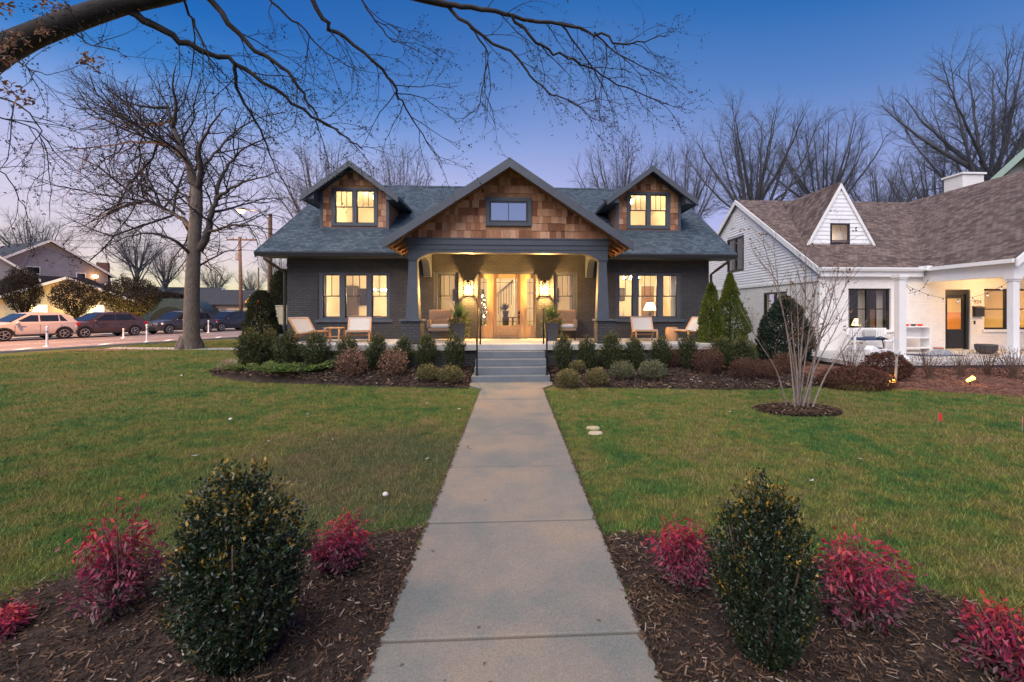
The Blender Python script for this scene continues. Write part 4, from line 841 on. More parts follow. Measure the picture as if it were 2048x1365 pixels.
# things on the cottage porch
mbx = thing('mailbox', 'dark metal mailbox on the cottage wall beside the door', 'mailbox', (18.33, KY, 1.55)); MB().box(-.19, .19, -.13, -.001, 0, .34).build('box', MT['trim_dark'], mbx, bevel=.01); MB().prism([(-.001, .345), (-.001, .42), (-.16, .36), (-.16, .345)], -.2, .2, 'x').build('lid', MT['trim_dark'], mbx)
bl = thing('door_bell', 'small black doorbell under the cottage mailbox', 'doorbell', (18.22, KY, 1.25)); MB().box(-.03, .03, -.03, -.001, 0, .14).build('plate', MT['window_black'], bl, bevel=.006)
def text(name, s, size, m, loc, rot, parent=None, ext=.006):
    cu = bpy.data.curves.new(name, 'FONT'); cu.body = s; cu.size = size; cu.extrude = ext; cu.align_x = 'CENTER'
    t_ = bpy.data.objects.new(name, cu); C.objects.link(t_); me = bpy.data.meshes.new_from_object(t_.evaluated_get(bpy.context.evaluated_depsgraph_get())); bpy.data.objects.remove(t_)
    o = link(name, me, MT[m], parent); o.location = loc; o.rotation_euler = rot; return o
tag(text('house_number', '924', .22, 'interior_floor', (18.35, KY - .012, 2.06), (R(90), 0, 0)), 'grey house number plate digits above the cottage mailbox', 'house number')
pb = thing('bowl_planter', 'round dark bowl planter right of the cottage door', 'planter', (G(1972, 708, DZ).x, G(1972, 708, DZ).y, DZ)); MB().lathe([(.12, 0), (.24, .05), (.31, .18), (.32, .32), (.29, .34), (.27, .30), (.02, .29)], (0, 0, 0), 20).build('bowl', MT['ceramic_dark'], pb, smooth=50)
g_ = G(1877, 707, DZ); tp = thing('flower_pot', 'small terracotta pot beside the cottage door step', 'pot', g_); MB().lathe([(.09, 0), (.13, .16), (.15, .16), (.15, .21), (.13, .21), (.11, .17), (.01, .17)], (0, 0, 0), 14).build('pot', MT['terracotta'], tp, smooth=40)
def slat_bench(name, label, loc, w, rz=0):
    b_ = thing(name, label, 'bench', loc, rz)
    for k in range(4): MB().box(-w / 2, w / 2, -.42 + k * .105, -.33 + k * .105, .40, .43).build('seat_slat', MT['white_paint'], b_)
    for sx in (-1, 1):
        MB().box(sx * w / 2 - .03, sx * w / 2 + .03, -.42, -.36, 0, .62).build('leg', MT['white_paint'], b_); MB().box(sx * w / 2 - .03, sx * w / 2 + .03, -.03, .03, 0, .88).build('leg', MT['white_paint'], b_); MB().box(sx * w / 2 - .04, sx * w / 2 + .04, -.45, .03, .621, .65).build('arm_rest', MT['white_paint'], b_)
    MB().box(-w / 2, w / 2, -.02, .02, .80, .88).build('back_rail', MT['white_paint'], b_)
    for k in range(int(w / .1)): x = -w / 2 + .06 + k * .1; MB().box(x - .025, x + .025, -.012, .012, .431, .798).build('back_slat', MT['white_paint'], b_)
    return b_
slat_bench('garden_bench', 'white slatted bench under the dark cottage window', (13.45, 16.6, DZ), 1.5)
cu_ = thing('seat_cushion', 'navy and white cushion on the white cottage bench', 'cushion', (13.35, 16.35, DZ + .432)); MB().box(-.55, .5, -.2, .2, 0, .1).build('pad', MT['navy_cloth'], cu_, bevel=.04); MB().box(-.1, .35, .05, .2, .101, .4).build('pillow', MT['sling_cloth'], cu_, bevel=.05)
rt = thing('ride_on_toy', 'white ride-on toy with black handlebar on the cottage porch', 'toy', (G(1765, 716, DZ).x - .2, 14.1, DZ), R(15))
for sx in (-.3, .3):
    for sy in (-.14, .14): MB().lathe([(.02, -.03), (.11, -.03), (.11, .03), (.02, .03)], (sx, sy, .11), 14, 'y').build('wheel', MT['rubber'], rt)
MB().prism([(-.48, .1), (.42, .1), (.46, .26), (.2, .3), (-.1, .3), (-.4, .42), (-.52, .3)], -.12, .12).build('body', MT['white_paint'], rt, bevel=.03); h_ = MB(); h_.tube([(.24, 0, .28), (.16, 0, .6)], .018, 6); h_.tube([(.16, -.18, .62), (.16, .18, .62)], .02, 6); h_.tube([(.16, -.18, .62), (.05, 0, .7), (.16, .18, .62)], .015, 6); h_.build('handlebar', MT['rubber'], rt); MB().box(-.3, .05, -.1, .1, .301, .34).build('seat', MT['navy_cloth'], rt, bevel=.015)
tk = thing('toy_kitchen', 'white toy kitchen shelf beside the cottage column', 'toy', (15.15, 16.4, DZ)); t_ = MB(); t_.box(-.5, -.46, -.2, .2, 0, .95); t_.box(.46, .5, -.2, .2, 0, .95); t_.build('side_panel', MT['white_paint'], tk); MB().box(-.459, .459, -.2, .2, .5, .54).build('counter', MT['white_paint'], tk); MB().box(-.459, .459, -.2, .2, .91, .95).build('top_shelf', MT['white_paint'], tk); MB().box(-.459, .459, .16, .2, .541, .909).build('back_panel', MT['white_paint'], tk); MB().box(-.459, .459, -.2, .2, .12, .15).build('bottom_shelf', MT['white_paint'], tk)
for k, x in enumerate((-.28, .0, .26)): MB().lathe([(.05, 0), (.09, .03), (.09, .07), (.02, .08)], (x, 0, .951), 10).build('toy_pan', MT['flag_red' if k != 1 else 'trim_dark'], tk)
fm = thing('door_mat', 'dark folded play mat lying on the cottage porch floor', 'mat', (14.5, 14.9, DZ)); MB().box(-.8, .8, -.35, .35, .002, .02).build('mat', MT['navy_cloth'], fm); MB().prism([(-.3, .021), (.5, .021), (.3, .2), (.1, .1)], -.25, .25).build('folded_end', MT['far_siding'], fm)
# string lights: from column to the wall and along the porch beam
def strand(a, b_, sag, n, label):
    a, b_ = Vector(a), Vector(b_); s_ = thing('string_lights', label, 'string lights', a, 0, 'bulb strings of the cottage porch'); pts = []
    for k in range(n * 2 + 1): f = k / (n * 2); p = (b_ - a) * f; p.z -= sag * 4 * f * (1 - f); pts.append(p)
    MB().tube(pts, .006, 4).build('wire', MT['rubber'], s_)
    for k in range(1, n * 2, 2): p = pts[k]; MB().tube([p, p - Vector((0, 0, .06))], .014, 5).build('socket', MT['rubber'], s_); MB().lathe([(.012, -.06), (.03, -.09), (.03, -.12), (.005, -.14)], p, 8).build('bulb', MT['headlight'], s_, smooth=True)
strand((12.2, 13.6, 2.72), (15.95, 16.55, 3.1), .45, 6, 'bulb string hanging from the free column to the gutter corner'); strand((12.2, 13.5, 2.6), (16.08, 13.9, 2.72), .5, 7, 'bulb string sagging between the two cottage columns')
# path lights
for i, (px, py) in enumerate(((1780, 778), (1940, 771))):
    g_ = G(px, py, .03); q = thing('spot_light', ['amber ground spotlight beside the straw mound', 'amber ground spotlight in the straw bed before the cottage porch'][i], 'spotlight', g_, 0, 'ground spotlights of the cottage bed')
    MB().tube([(0, 0, -.02), (0, 0, .12)], .012, 6).build('stake', MT['black_metal'], q); MB().tube([(-.05, .02, .1), (.07, 0, .17)], [.03, .045], 10).build('housing', MT['amber_glow'], q); MB().tube([(.071, 0, .171), (.085, 0, .18)], .047, 10).build('lens', MT['amber_glow'], q); lamp('glow', (.12, .1, .26), 1.2, (1, .55, .15), .03, q)
# ================================================================ PORCH FURNITURE
def lounge(label, loc, rz):
    c = thing('lounge_chair', label, 'chair', loc, rz, 'teak sling chairs on the porch'); c.scale = (.95, .95, .82)   # faces -y
    w, d = .33, .36
    for sx in (-1, 1):
        MB().bar((sx * w, -d, 0), (sx * w, -d + .03, .42), .05, .04).build('leg', MT['teak'], c); MB().bar((sx * w, d + .1, 0), (sx * w, d - .05, .36), .05, .04).build('leg', MT['teak'], c)
        MB().bar((sx * w, -d, .40), (sx * w, d, .31), .045, .05).build('side_rail', MT['teak'], c); MB().bar((sx * w, d - .1, .31), (sx * w, d + .28, .86), .045, .045).build('back_post', MT['teak'], c)
    MB().box(-w, w, -d - .02, -d + .03, .375, .43).build('front_rail', MT['teak'], c); MB().box(-w, w, d - .02, d + .03, .20, .25).build('rear_rail', MT['teak'], c); MB().bar((-w, d + .27, .85), (w, d + .27, .85), .04, .04).build('top_rail', MT['teak'], c)
    s_ = MB(); n = 8; P = []
    for k in range(n + 1): f = k / n; P.append((-d + (2 * d - .1) * f, .445 - .09 * f - .02 * math.sin(f * math.pi)))
    MB().prism(P + [(a, b_ - .018) for a, b_ in reversed(P)], -w - .01, w + .01, 'x').build('seat', MT['sling_cloth'], c)
    Q = [(d - .09, .36), (d + .02, .50), (d + .15, .69), (d + .285, .89)]
    MB().prism(Q + [(a + .018, b_ - .01) for a, b_ in reversed(Q)], -w - .01, w + .01, 'x').build('backrest', MT['sling_cloth'], c); return c
lounge('teak sling chair at the left end of the porch, seen from its side', (AX(627, 13.6), 13.55, PZ), R(62))
lounge('teak sling chair under the left window group, facing the lawn', (AX(717, 13.7), 13.7, PZ), R(14))
lounge('teak sling chair under the right window group, facing the lawn', (AX(1289, 13.7), 13.7, PZ), R(-6))
lounge('teak sling chair beside the tall evergreens, turned sideways', (AX(1372, 13.7), 13.6, PZ), R(-62))
for i, px in enumerate((668, 1345)):
    s_ = thing('side_table', ['square teak side table between the left pair of sling chairs', 'squat teak drum stool between the right pair of sling chairs'][i], 'table', (AX(px, 13.75), 13.8, PZ))
    if i == 0:
        MB().box(-.23, .23, -.23, .23, .40, .43).build('top', MT['teak'], s_)
        for sx in (-1, 1):
            for sy in (-1, 1): MB().box(sx * .2 - .022, sx * .2 + .022, sy * .2 - .022, sy * .2 + .022, 0, .40).build('leg', MT['teak'], s_)
        MB().box(-.18, .18, -.18, .18, .15, .17).build('shelf', MT['teak'], s_)
    else:
        MB().lathe([(.17, 0), (.20, .08), (.205, .2), (.20, .32), (.17, .40)], (0, 0, 0), 14).build('drum', MT['teak'], s_, smooth=40); MB().lathe([(.16, .401), (.16, .415)], (0, 0, 0), 14).build('top', MT['teak'], s_)
def wicker(label, loc, rz):
    c = thing('wicker_armchair', label, 'chair', loc, rz, 'wicker armchairs flanking the door')
    MB().box(-.36, .36, -.36, .34, .30, .40).build('seat_frame', MT['wicker'], c, bevel=.02); MB().box(-.29, .29, -.37, .24, .402, .50).build('cushion', MT['cushion'], c, bevel=.035)
    MB().hexa([(-.36, .26, .402), (.36, .26, .402), (.36, .34, .402), (-.36, .34, .402), (-.38, .40, .95), (.38, .40, .95), (.38, .46, .95), (-.38, .46, .95)]).build('backrest', MT['wicker'], c, bevel=.02)
    for sx in (-1, 1): MB().box(sx * .34 - .045, sx * .34 + .045, -.38, .25, .402, .64).build('arm', MT['wicker'], c, bevel=.02)
    for sx in (-1, 1):
        for sy in (-.32, .3): MB().tube([(sx * .32, sy, 0), (sx * .32, sy, .30)], .016, 6).build('leg', MT['black_metal'], c)
    for k in range(9): x = -.3 + k * .075; MB().bar((x, .262, .52), (x * 1.03, .40, .93), .014, .012).build('back_weave', MT['wicker'], c)
    return c
wicker('wicker armchair with pale cushion left of the front door', (AX(880, 14.2), 14.3, PZ), R(6)); wicker('wicker armchair with pale cushion right of the front door', (AX(1130, 14.2), 14.3, PZ), R(-6))

# ================================================================ STREET
def wheelpair(c, x, hw, r, m='alloy'):
    for sy in (-1, 1):
        t_ = MB().lathe([(r * .66, -.1), (r * .95, -.11), (r, -.06), (r, .06), (r * .95, .11), (r * .66, .1)], (x, sy * (hw - .1), r), 22, 'y').build('wheel', MT['rubber'], c, smooth=40)
        rm_ = MB(); rm_.lathe([(.02, -.02), (r * .16, -.025), (r * .16, .02)], (x, sy * (hw + .0), r), 10, 'y')
        for k in range(5):
            a = 2 * math.pi * k / 5; rm_.bar((x, sy * (hw + .0), r), (x + r * .64 * math.cos(a), sy * (hw + .0), r + r * .64 * math.sin(a)), .03, r * .2, (0, 1, 0))
        rm_.lathe([(r * .60, -.03), (r * .68, -.03), (r * .68, .03), (r * .60, .03)], (x, sy * (hw - .0), r), 22, 'y', False); rm_.build('rim', MT[m], t_)
        MB().lathe([(r * .6, -.01), (r * .6, .0)], (x, sy * (hw - .05), r), 18, 'y').build('brake_disc', MT['trim_dark'], t_)
def suv(label, loc, rz, body, L=4.5, Wd=1.85, Hh=1.65, boxy=0, rack=False, grille=7, rear=.3):
    """+x is the front. lower body and cabin are lofted sections with tumblehome"""
    c = thing('parked_suv', label, 'car', loc, rz, 'cars parked along the street')
    f, r_ = L / 2, -L / 2; hw = Wd / 2; wr_ = .36; xw1, xw2 = f - .88, r_ + .85
    # side profile stations: x, belt height, bottom height, half width
    top = [(r_, .62, .80), (r_ + .06, 1.02, .93), (r_ + .3, 1.10, 1), (r_ + 1.2, 1.08, 1), (f - 1.75, 1.06, 1), (f - 1.25, 1.05, .99), (f - .5, .99 + .05 * boxy, .95), (f - .12, .88 + .12 * boxy, .86), (f, .66 + .1 * boxy, .74)]
    mb = MB(); n = len(top); ring = []
    for x, zt, k in top:
        w = hw * k; zb = .26
        ring.append([(x, -w * .94, zb), (x, -w, .42), (x, -w, .68 if zt > .72 else zt - .08), (x, -w * .97, zt - .03), (x, -w * .85, zt), (x, 0, zt + .03), (x, w * .85, zt), (x, w * .97, zt - .03), (x, w, .68 if zt > .72 else zt - .08), (x, w, .42), (x, w * .94, zb)])
    q = len(ring[0]); mb.add([p for rg_ in ring for p in rg_], [(i * q + j, i * q + (j + 1) % q, (i + 1) * q + (j + 1) % q, (i + 1) * q + j) for i in range(n - 1) for j in range(q)] + [tuple(range(q))[::-1], tuple((n - 1) * q + j for j in range(q))])
    bo = mb.build('body', MT[body], c, smooth=35)
    # cabin
    cb = [(r_ + .08, 1.04, .93), (r_ + .2 + rear, Hh - .13, .80), (r_ + .55 + rear, Hh - .03, .78), (f - 2.35, Hh, .77), (f - 2.0, Hh - .07, .79), (f - 1.15, 1.04, .92)]
    mb = MB(); 
    for x, z, k in cb: mb.v += [Vector((x, -hw * k, z)), Vector((x, hw * k, z))]
    cbb = MB(); lo = [(x, 1.0, .93) for x, z, k in cb]
    vs = []; 
    for (x, z, k) in cb: vs += [(x, -hw * k, z), (x, 0, z + .03), (x, hw * k, z)]
    for x in (r_ + .10, f - 1.12): pass
    kf = []
    for i in range(len(cb) - 1): kf += [(3 * i, 3 * i + 1, 3 * i + 4, 3 * i + 3), (3 * i + 1, 3 * i + 2, 3 * i + 5, 3 * i + 4)]
    kf += [tuple(3 * i for i in range(len(cb)))[::-1], tuple(3 * i + 2 for i in range(len(cb)))]
    cbb.add(vs, kf); cab = cbb.build('cabin', MT[body], c, smooth=25)
    # glazing: plates just proud of the cabin faces
    def side(xa, xb, xc, xd, sy, name='side_window'):
        z0, z1 = 1.13, Hh - .15
        def y(z): return sy * (hw * (.93 + (.785 - .93) * (z - 1.0) / (Hh - 1.03)) + .012)
        p = [(xa, y(z0), z0), (xb, y(z0), z0), (xc, y(z1), z1), (xd, y(z1), z1)]
        MB().hexa([(a, b_ - sy * .03, z) for a, b_, z in p] + p).build(name, MT['car_glass'], c)
    for sy in (-1, 1):
        side(r_ + .5 + rear * .3, r_ + 1.0, r_ + 1.03, r_ + .48 + rear, sy); side(r_ + 1.07, r_ + 1.95, r_ + 1.95, r_ + 1.09, sy); side(r_ + 2.03, f - 1.42, f - 2.1, r_ + 2.03, sy)
        MB().hexa([(f - 1.5, sy * (hw * .95), 1.03), (f - 1.36, sy * (hw * .95), 1.03), (f - 1.36, sy * (hw + .16), 1.04), (f - 1.5, sy * (hw + .16), 1.04), (f - 1.5, sy * (hw * .95), 1.14), (f - 1.4, sy * (hw * .95), 1.14), (f - 1.4, sy * (hw + .16), 1.17), (f - 1.5, sy * (hw + .16), 1.17)]).build('wing_mirror', MT[body], c, bevel=.02)
        for xd in (r_ + 1.72, r_ + 2.75): MB().box(xd - .11, xd + .11, sy * hw - .012, sy * hw + .018, .86, .89).build('door_handle', MT[body], c)
        for xd in (r_ + .98, r_ + 2.0, f - 1.33): MB().box(xd - .006, xd + .006, sy * hw - .012, sy * hw + .003, .42, .92).build('door_seam', MT['trim_dark'], c)
        MB().box(xw2 + .45, xw1 - .45, sy * hw * .985 - .02, sy * hw * .985 + .03, .25, .37).build('sill_cladding', MT['trim_dark'], c)
        for xw in (xw1, xw2):
            a_ = MB(); nn = 12
            pts = [(xw + (wr_ + .10) * math.cos(math.pi * k / nn), (wr_ + .10) * math.sin(math.pi * k / nn) + wr_ - .02) for k in range(nn + 1)]; pi_ = [(xw + (wr_ + .03) * math.cos(math.pi * k / nn), (wr_ + .03) * math.sin(math.pi * k / nn) + wr_ - .02) for k in range(nn, -1, -1)]
            a_.prism(pts + pi_, sy * hw - .03, sy * hw + .025); a_.build('wheel_arch', MT['trim_dark'], c)
            MB().prism(pts, sy * hw * .78, sy * (hw + .006)).build('wheel_well', MT['rubber'], c)
        MB().hexa([(f - .42, sy * hw * .60, .70 + .06 * boxy), (f - .03, sy * hw * .52, .70 + .06 * boxy), (f - .42, sy * hw * 1.005, .72 + .06 * boxy), (f - .62, sy * hw * .90, .72 + .06 * boxy), (f - .42, sy * hw * .60, .86 + .06 * boxy), (f - .06, sy * hw * .52, .83 + .06 * boxy), (f - .40, sy * hw * .985, .86 + .06 * boxy), (f - .66, sy * hw * .88, .87 + .06 * boxy)]).build('headlight', MT['headlight'], c, bevel=.01)
        MB().box(r_ - .01, r_ + .22, sy * hw * .93 - .06, sy * hw * .93 + .045, .82, 1.02).build('taillight', MT['taillight'], c, bevel=.02)
    def yk(k): return hw * k
    p = [(f - 1.21, -yk(.84), 1.09), (f - 1.21, yk(.84), 1.09), (f - 1.98, yk(.72), Hh - .085), (f - 1.98, -yk(.72), Hh - .085)]
    MB().hexa(p + [(a + .03, b_, z + .035) for a, b_, z in p]).build('windscreen', MT['car_glass'], c)
    p = [(r_ + .12, -yk(.8), 1.10), (r_ + .12, yk(.8), 1.10), (r_ + .18 + rear, yk(.7), Hh - .16), (r_ + .18 + rear, -yk(.7), Hh - .16)]
    MB().hexa(p + [(a - .03, b_, z + .02) for a, b_, z in p]).build('rear_window', MT['car_glass'], c)
    MB().box(f - .06, f + .015, -hw * .46, hw * .46, .60, .80 + .08 * boxy).build('grille', MT['trim_dark'], c, bevel=.01)
    for k in range(grille): y = -hw * .42 + hw * .84 * k / (grille - 1); MB().box(f + .016, f + .03, y - .03, y + .03, .63, .77 + .08 * boxy).build('grille_slot', MT['alloy'], c)
    MB().box(f - .2, f + .03, -hw * .72, hw * .72, .30, .50).build('bumper', MT['trim_dark'], c, bevel=.03); MB().box(r_ - .03, r_ + .15, -hw * .8, hw * .8, .30, .50).build('bumper', MT['trim_dark'], c, bevel=.03)
    if rack:
        for sy in (-1, 1): MB().tube([(r_ + .6, sy * hw * .72, Hh - .02), (r_ + .7, sy * hw * .72, Hh + .05), (f - 2.2, sy * hw * .72, Hh + .06), (f - 2.05, sy * hw * .72, Hh - .02)], .018, 6).build('roof_rail', MT['trim_dark'], c)
    wheelpair(c, xw1, hw, wr_); wheelpair(c, xw2, hw, wr_); return c
crz = math.atan2(-SD.y, -SD.x)
def carpos(px, n=9.75):
    """where the parking line crosses the sight line of column px"""
    az = math.atan((px - PX) / FPX) + TH; best = min((abs(math.atan2(p.x, p.y) - az), s_) for s_ in [k * .02 for k in range(0, 2500)] for p in [st(s_, n)])
    return best[1]
for px, lab, bodym, kw in ((8, 'pale cream SUV cut off by the left edge of the photo', 'paint_white', dict(L=4.45, Hh=1.66, rear=.45)), (169.5, 'dark maroon SUV parked behind the pale cream SUV', 'paint_brown', dict(L=4.65, Hh=1.68, rear=.6)), (339, 'dark grey SUV partly hidden behind the big tree trunk', 'paint_grey', dict(L=4.8, Hh=1.74, rack=True)), (444, 'navy boxy SUV with slotted grille right of the tree trunk', 'paint_navy', dict(L=4.75, Hh=1.75, boxy=1, rack=True, rear=.15))):
    s_ = carpos(px); L_ = kw['L']; suv(lab, st(s_ + L_ / 2 - .88, 9.75 + .92, .004), crz, bodym, **kw)
# flexible lane posts
for i, (px, py, lab) in enumerate(((94, 694, 'white flexible lane post before the pale cream SUV'), (294, 685, 'white flexible lane post before the dark grey SUV'), (417, 666, 'white flexible lane post before the navy boxy SUV'), (247, 677, 'small white lane post behind the maroon SUV'))):
    g_ = G(px, py, .004); p_ = thing('lane_post', lab, 'bollard', g_, 0, 'flexible lane posts'); k = .62 if i == 3 else 1
    MB().lathe([(.14, 0), (.14, .03), (.06, .05)], (0, 0, 0), 12).build('base', MT['road_paint'], p_); MB().lathe([(.048, .05), (.042, .9 * k), (.06, .92 * k), (.06, 1.0 * k), (.02, 1.02 * k)], (0, 0, 0), 10).build('post', MT['white_paint'], p_, smooth=40); MB().lathe([(.05, .7 * k), (.05, .78 * k)], (0, 0, 0), 10).build('reflector', MT['far_siding'], p_)
# utility poles
def upole(label, px, Y, pytop, arm, r=.14, lean=0):
    x = AX(px, Y); h = AZ(px, pytop, Y); p_ = thing('utility_pole', label, 'pole', (x, Y, 0)); MB().tube([(0, 0, 0), (lean * h, 0, h)], [r, r * .72], 9).build('pole', MT['utility_wood'], p_, smooth=True)
    if arm:
        MB().box(-1.3, 1.3, -.06, .06, h - .35, h - .22).build('crossarm', MT['utility_wood'], p_)
        for q in (-1.2, -.6, .6, 1.2): MB().lathe([(.03, h - .22), (.05, h - .16), (.03, h - .06)], (q + lean * h, 0, 0), 8).build('insulator', MT['ceramic_dark'], p_)
        MB().lathe([(.18, h - 2.2), (.2, h - 2.1), (.2, h - 1.5), (.15, h - 1.42)], (-.36, 0, 0), 12).build('transformer', MT['far_siding'], p_)
    return p_, x, h
upole('utility pole with crossarm and transformer right of the big tree', 483, 44, 474, True, .17, -.018); upole('tall plain utility pole rising beside the house roof', 541, 27, 428, False, .13); upole('thin distant utility pole behind the yellow sign', 517, 60, 535, False, .12)
# street lamp: arm lamp
slx, sly = AX(482, 40), 40; sz = AZ(482, 420, 40)
sl_ = thing('street_lamp', 'orange glowing street lamp seen through the big tree branches', 'street lamp', (slx + 2.3, sly, 0)); MB().tube([(0, 0, 0), (0, 0, sz - .6)], [.12, .08], 9).build('pole', MT['utility_wood'], sl_, smooth=True); MB().tube([(0, 0, sz - .8), (-.8, 0, sz - .1), (-2.1, 0, sz + .1)], .045, 7).build('arm', MT['trim_dark'], sl_, smooth=True); MB().lathe([(.03, .16), (.2, .12), (.34, .0), (.3, -.02), (.03, -.02)], (-2.3, 0, sz), 14).build('lamp_head', MT['trim_dark'], sl_, smooth=40); MB().lathe([(.28, -.021), (.3, -.1), (.16, -.26), (.03, -.3)], (-2.3, 0, sz), 14).build('glow_bowl', MT['street_glow'], sl_, smooth=True); lamp('glow', (-2.3, 0, sz - .5), 220, (1, .45, .15), .25, sl_)
g2 = AT(190, 557, 55); s2 = thing('street_lamp', 'small orange street lamp above the far brick house', 'street lamp', (g2.x, 55, 0)); MB().tube([(0, 0, 0), (0, 0, g2.z)], .07, 7).build('pole', MT['utility_wood'], s2); MB().lathe([(.05, g2.z), (.28, g2.z + .1), (.28, g2.z + .3), (.05, g2.z + .4)], (0, 0, 0), 10).build('glow_bowl', MT['street_glow'], s2, smooth=True)
# lamp over the street outside the left edge that tints cars and road orange
sp_ = st(14, 4.5); s3 = thing('street_lamp', 'tall street lamp lighting the parked cars from beyond the left edge', 'street lamp', (st(2, 13).x, st(2, 13).y, 0)); MB().tube([(0, 0, 0), (0, 0, 8.6)], [.12, .08], 9).build('pole', MT['alloy'], s3, smooth=True); dv_ = SN * -6.0; MB().tube([(0, 0, 8.4), (dv_.x * .5, dv_.y * .5, 9.0), (dv_.x, dv_.y, 9.1)], .05, 7).build('arm', MT['alloy'], s3, smooth=True); MB().lathe([(.1, 0), (.25, -.06), (.2, -.16), (.03, -.2)], (dv_.x, dv_.y, 9.08), 12).build('glow_bowl', MT['street_glow'], s3, smooth=True); lamp('glow', (dv_.x, dv_.y, 8.6), 3300, (1, .42, .15), .25, s3)
# signs on a post
g_ = G(500, 661); sg_ = thing('road_sign', 'yellow diamond warning sign with a red stop sign behind, on one post', 'sign', (AX(500, 33), 33, 0)); zc = AZ(507, 604, 33)
MB().tube([(0, 0, 0), (0, 0, zc + .5)], .03, 6).build('post', MT['alloy'], sg_); MB().prism([(.2, zc - .52), (.72, zc), (.2, zc + .52), (-.32, zc)], -.06, -.045).build('diamond_plate', MT['sign_yellow'], sg_); MB().prism([(.5 + .3 * math.cos(R(22.5 + 45 * k)), zc - .25 + .3 * math.sin(R(22.5 + 45 * k))) for k in range(8)], -.1, -.085).build('octagon_plate', MT['sign_red'], sg_)
# power lines
for i, (za, zb_) in enumerate(((10.2, 9.0), (9.5, 8.4))):
    pts = [Vector((-60, 52, za)) + Vector((60 - 26, -8, zb_ - za)) * f - Vector((0, 0, 3.2 * f * (1 - f))) for f in [k / 16 for k in range(17)]]
    a0 = pts[0].copy(); w_ = MB(); w_.tube([p - a0 for p in pts], .02, 4); o = w_.build('power_line', MT['rubber']); o.location = a0; tag(o, ['upper sagging power line left of the big tree', 'lower sagging power line left of the big tree'][i], 'cable', 'power lines')
# fence beside the house
fx = AX(558, 18.5); fe = thing('board_fence', 'tan board fence beside the left wall of the bungalow', 'fence', (fx - .2, 18.5, 0))
for k in range(12): MB().box(-.9 + k * .155, -.752 + k * .155, -.012, .012, .05, 1.95 + .004 * (k % 3)).build('board', MT['fence_tan'], fe)
for x in (-.85, .88): MB().box(x - .05, x + .05, .013, .11, 0, 2.0).build('post', MT['fence_tan'], fe)
MB().box(-.92, .96, -.03, .12, 1.96, 2.0).build('cap_rail', MT['fence_tan'], fe)
ac = thing('utility_box', 'grey metal utility box between the fence and the bungalow wall', 'box', (AX(569, 16.6), 16.6, 0)); MB().box(-.14, .14, -.2, .2, .0, 1.25).build('box', MT['far_siding'], ac, bevel=.02); MB().box(-.17, .17, -.23, .23, 1.251, 1.3).build('lid', MT['far_siding'], ac)

# ================================================================ FAR HOUSES ON THE LEFT
def gabled(name, label, loc, rz, w, d, eave, ridge, wallm, roofm, wins, over=.5, lit=None):
    """gable faces -y"""
    h_ = thing(name, label, 'house', loc, rz)
    MB().prism([(-w / 2, 0), (w / 2, 0), (w / 2, eave), (0, ridge), (-w / 2, eave)], 0, d).build('wall', MT[wallm], h_)
    sl = (ridge - eave) / (w / 2); MB().prism(chev(0, ridge + .22, sl, w / 2 + over, .2), -over, d + over).build('roof', MT[roofm], h_)
    for sg in (-1, 1): MB().prism([(0, ridge + .2), (sg * (w / 2 + over), ridge + .2 - sl * (w / 2 + over)), (sg * (w / 2 + over), ridge - .06 - sl * (w / 2 + over)), (0, ridge - .06)], -over - .06, -over - .002).build('bargeboard', MT['white_paint'], h_)
    for (x, z, ww, hh, g) in wins:
        f = MB().box(x - ww / 2 - .08, x + ww / 2 + .08, -.05, -.002, z - .08, z + hh + .08).build('window', MT['white_paint'], h_)
        MB().box(x - ww / 2, x + ww / 2, -.062, -.051, z, z + hh).build('pane', MT[g], f); MB().box(x - ww / 2, x + ww / 2, -.07, -.0625, z + hh / 2 - .03, z + hh / 2 + .03).build('muntin', MT['white_paint'], f)
    return h_
emis('lit_pane', (1, .7, .3), 1.1)
vx, vy = AX(98, 52), 52
fh = gabled('far_house', 'pale two-storey gabled house far left across the street', (vx, vy, 0), R(62), 10, 12, 6.0, 9.3, 'far_siding', 'roof_dark', [(-1.2, 5.0, .9, 1.4, 'car_glass'), (2.6, 4.8, .7, 1.2, 'car_glass'), (-2.6, 2, 1.2, 1.8, 'lit_pane'), (1.8, 2, 1.2, 1.8, 'car_glass')])
MB().prism([(-6.2, 3.2), (6, 3.2), (6, 3.4), (2.2, 5.4), (-3.2, 5.4), (-6.2, 3.4)], -2.6, -.6).build('porch_roof', MT['roof_dark'], fh)
for x in (-5.6, -1.5, 1.5, 5.2): MB().box(x - .15, x + .15, -2.4, -2.1, 0, 3.2).build('porch_post', MT['white_paint'], fh)
gabled('far_house', 'pale gable house cut by the left edge behind the cream SUV', (AX(-75, 46), 46, 0), R(50), 9, 8, 5.2, 8.8, 'far_siding', 'roof_dark', [(-1, 4.2, .9, 1.4, 'car_glass'), (2.3, 1.6, 1.0, 1.6, 'lit_pane')])
fl = gabled('far_house', 'low cream house with porch glow behind the maroon SUV', (AX(135, 47), 47, 0), R(34), 9, 7, 2.9, 4.9, 'far_cream', 'roof_dark', [(-2, 1.0, 1.2, 1.3, 'lit_pane'), (2, 1.0, 1.2, 1.3, 'lit_pane')]); lamp('porch_bulb', (0, -1.6, 2.4), 45, (1, .62, .2), .15, fl)
bh = gabled('far_house', 'red brick house with long dark roof behind the clipped tree', (AX(205, 58), 58, 0), R(34 + 90), 9, 13, 3.6, 6.4, 'brick_red', 'roof_dark', [(-1, 1.6, .9, 1.5, 'lit_pane')])
for y in (3, 6, 9): 
    f = MB().box(-4.56, -4.502, y - .55, y + .55, 1.4, 3.2).build('window', MT['white_paint'], bh); MB().box(-4.58, -4.561, y - .42, y + .42, 1.52, 3.08).build('pane', MT['lit_pane'], f)
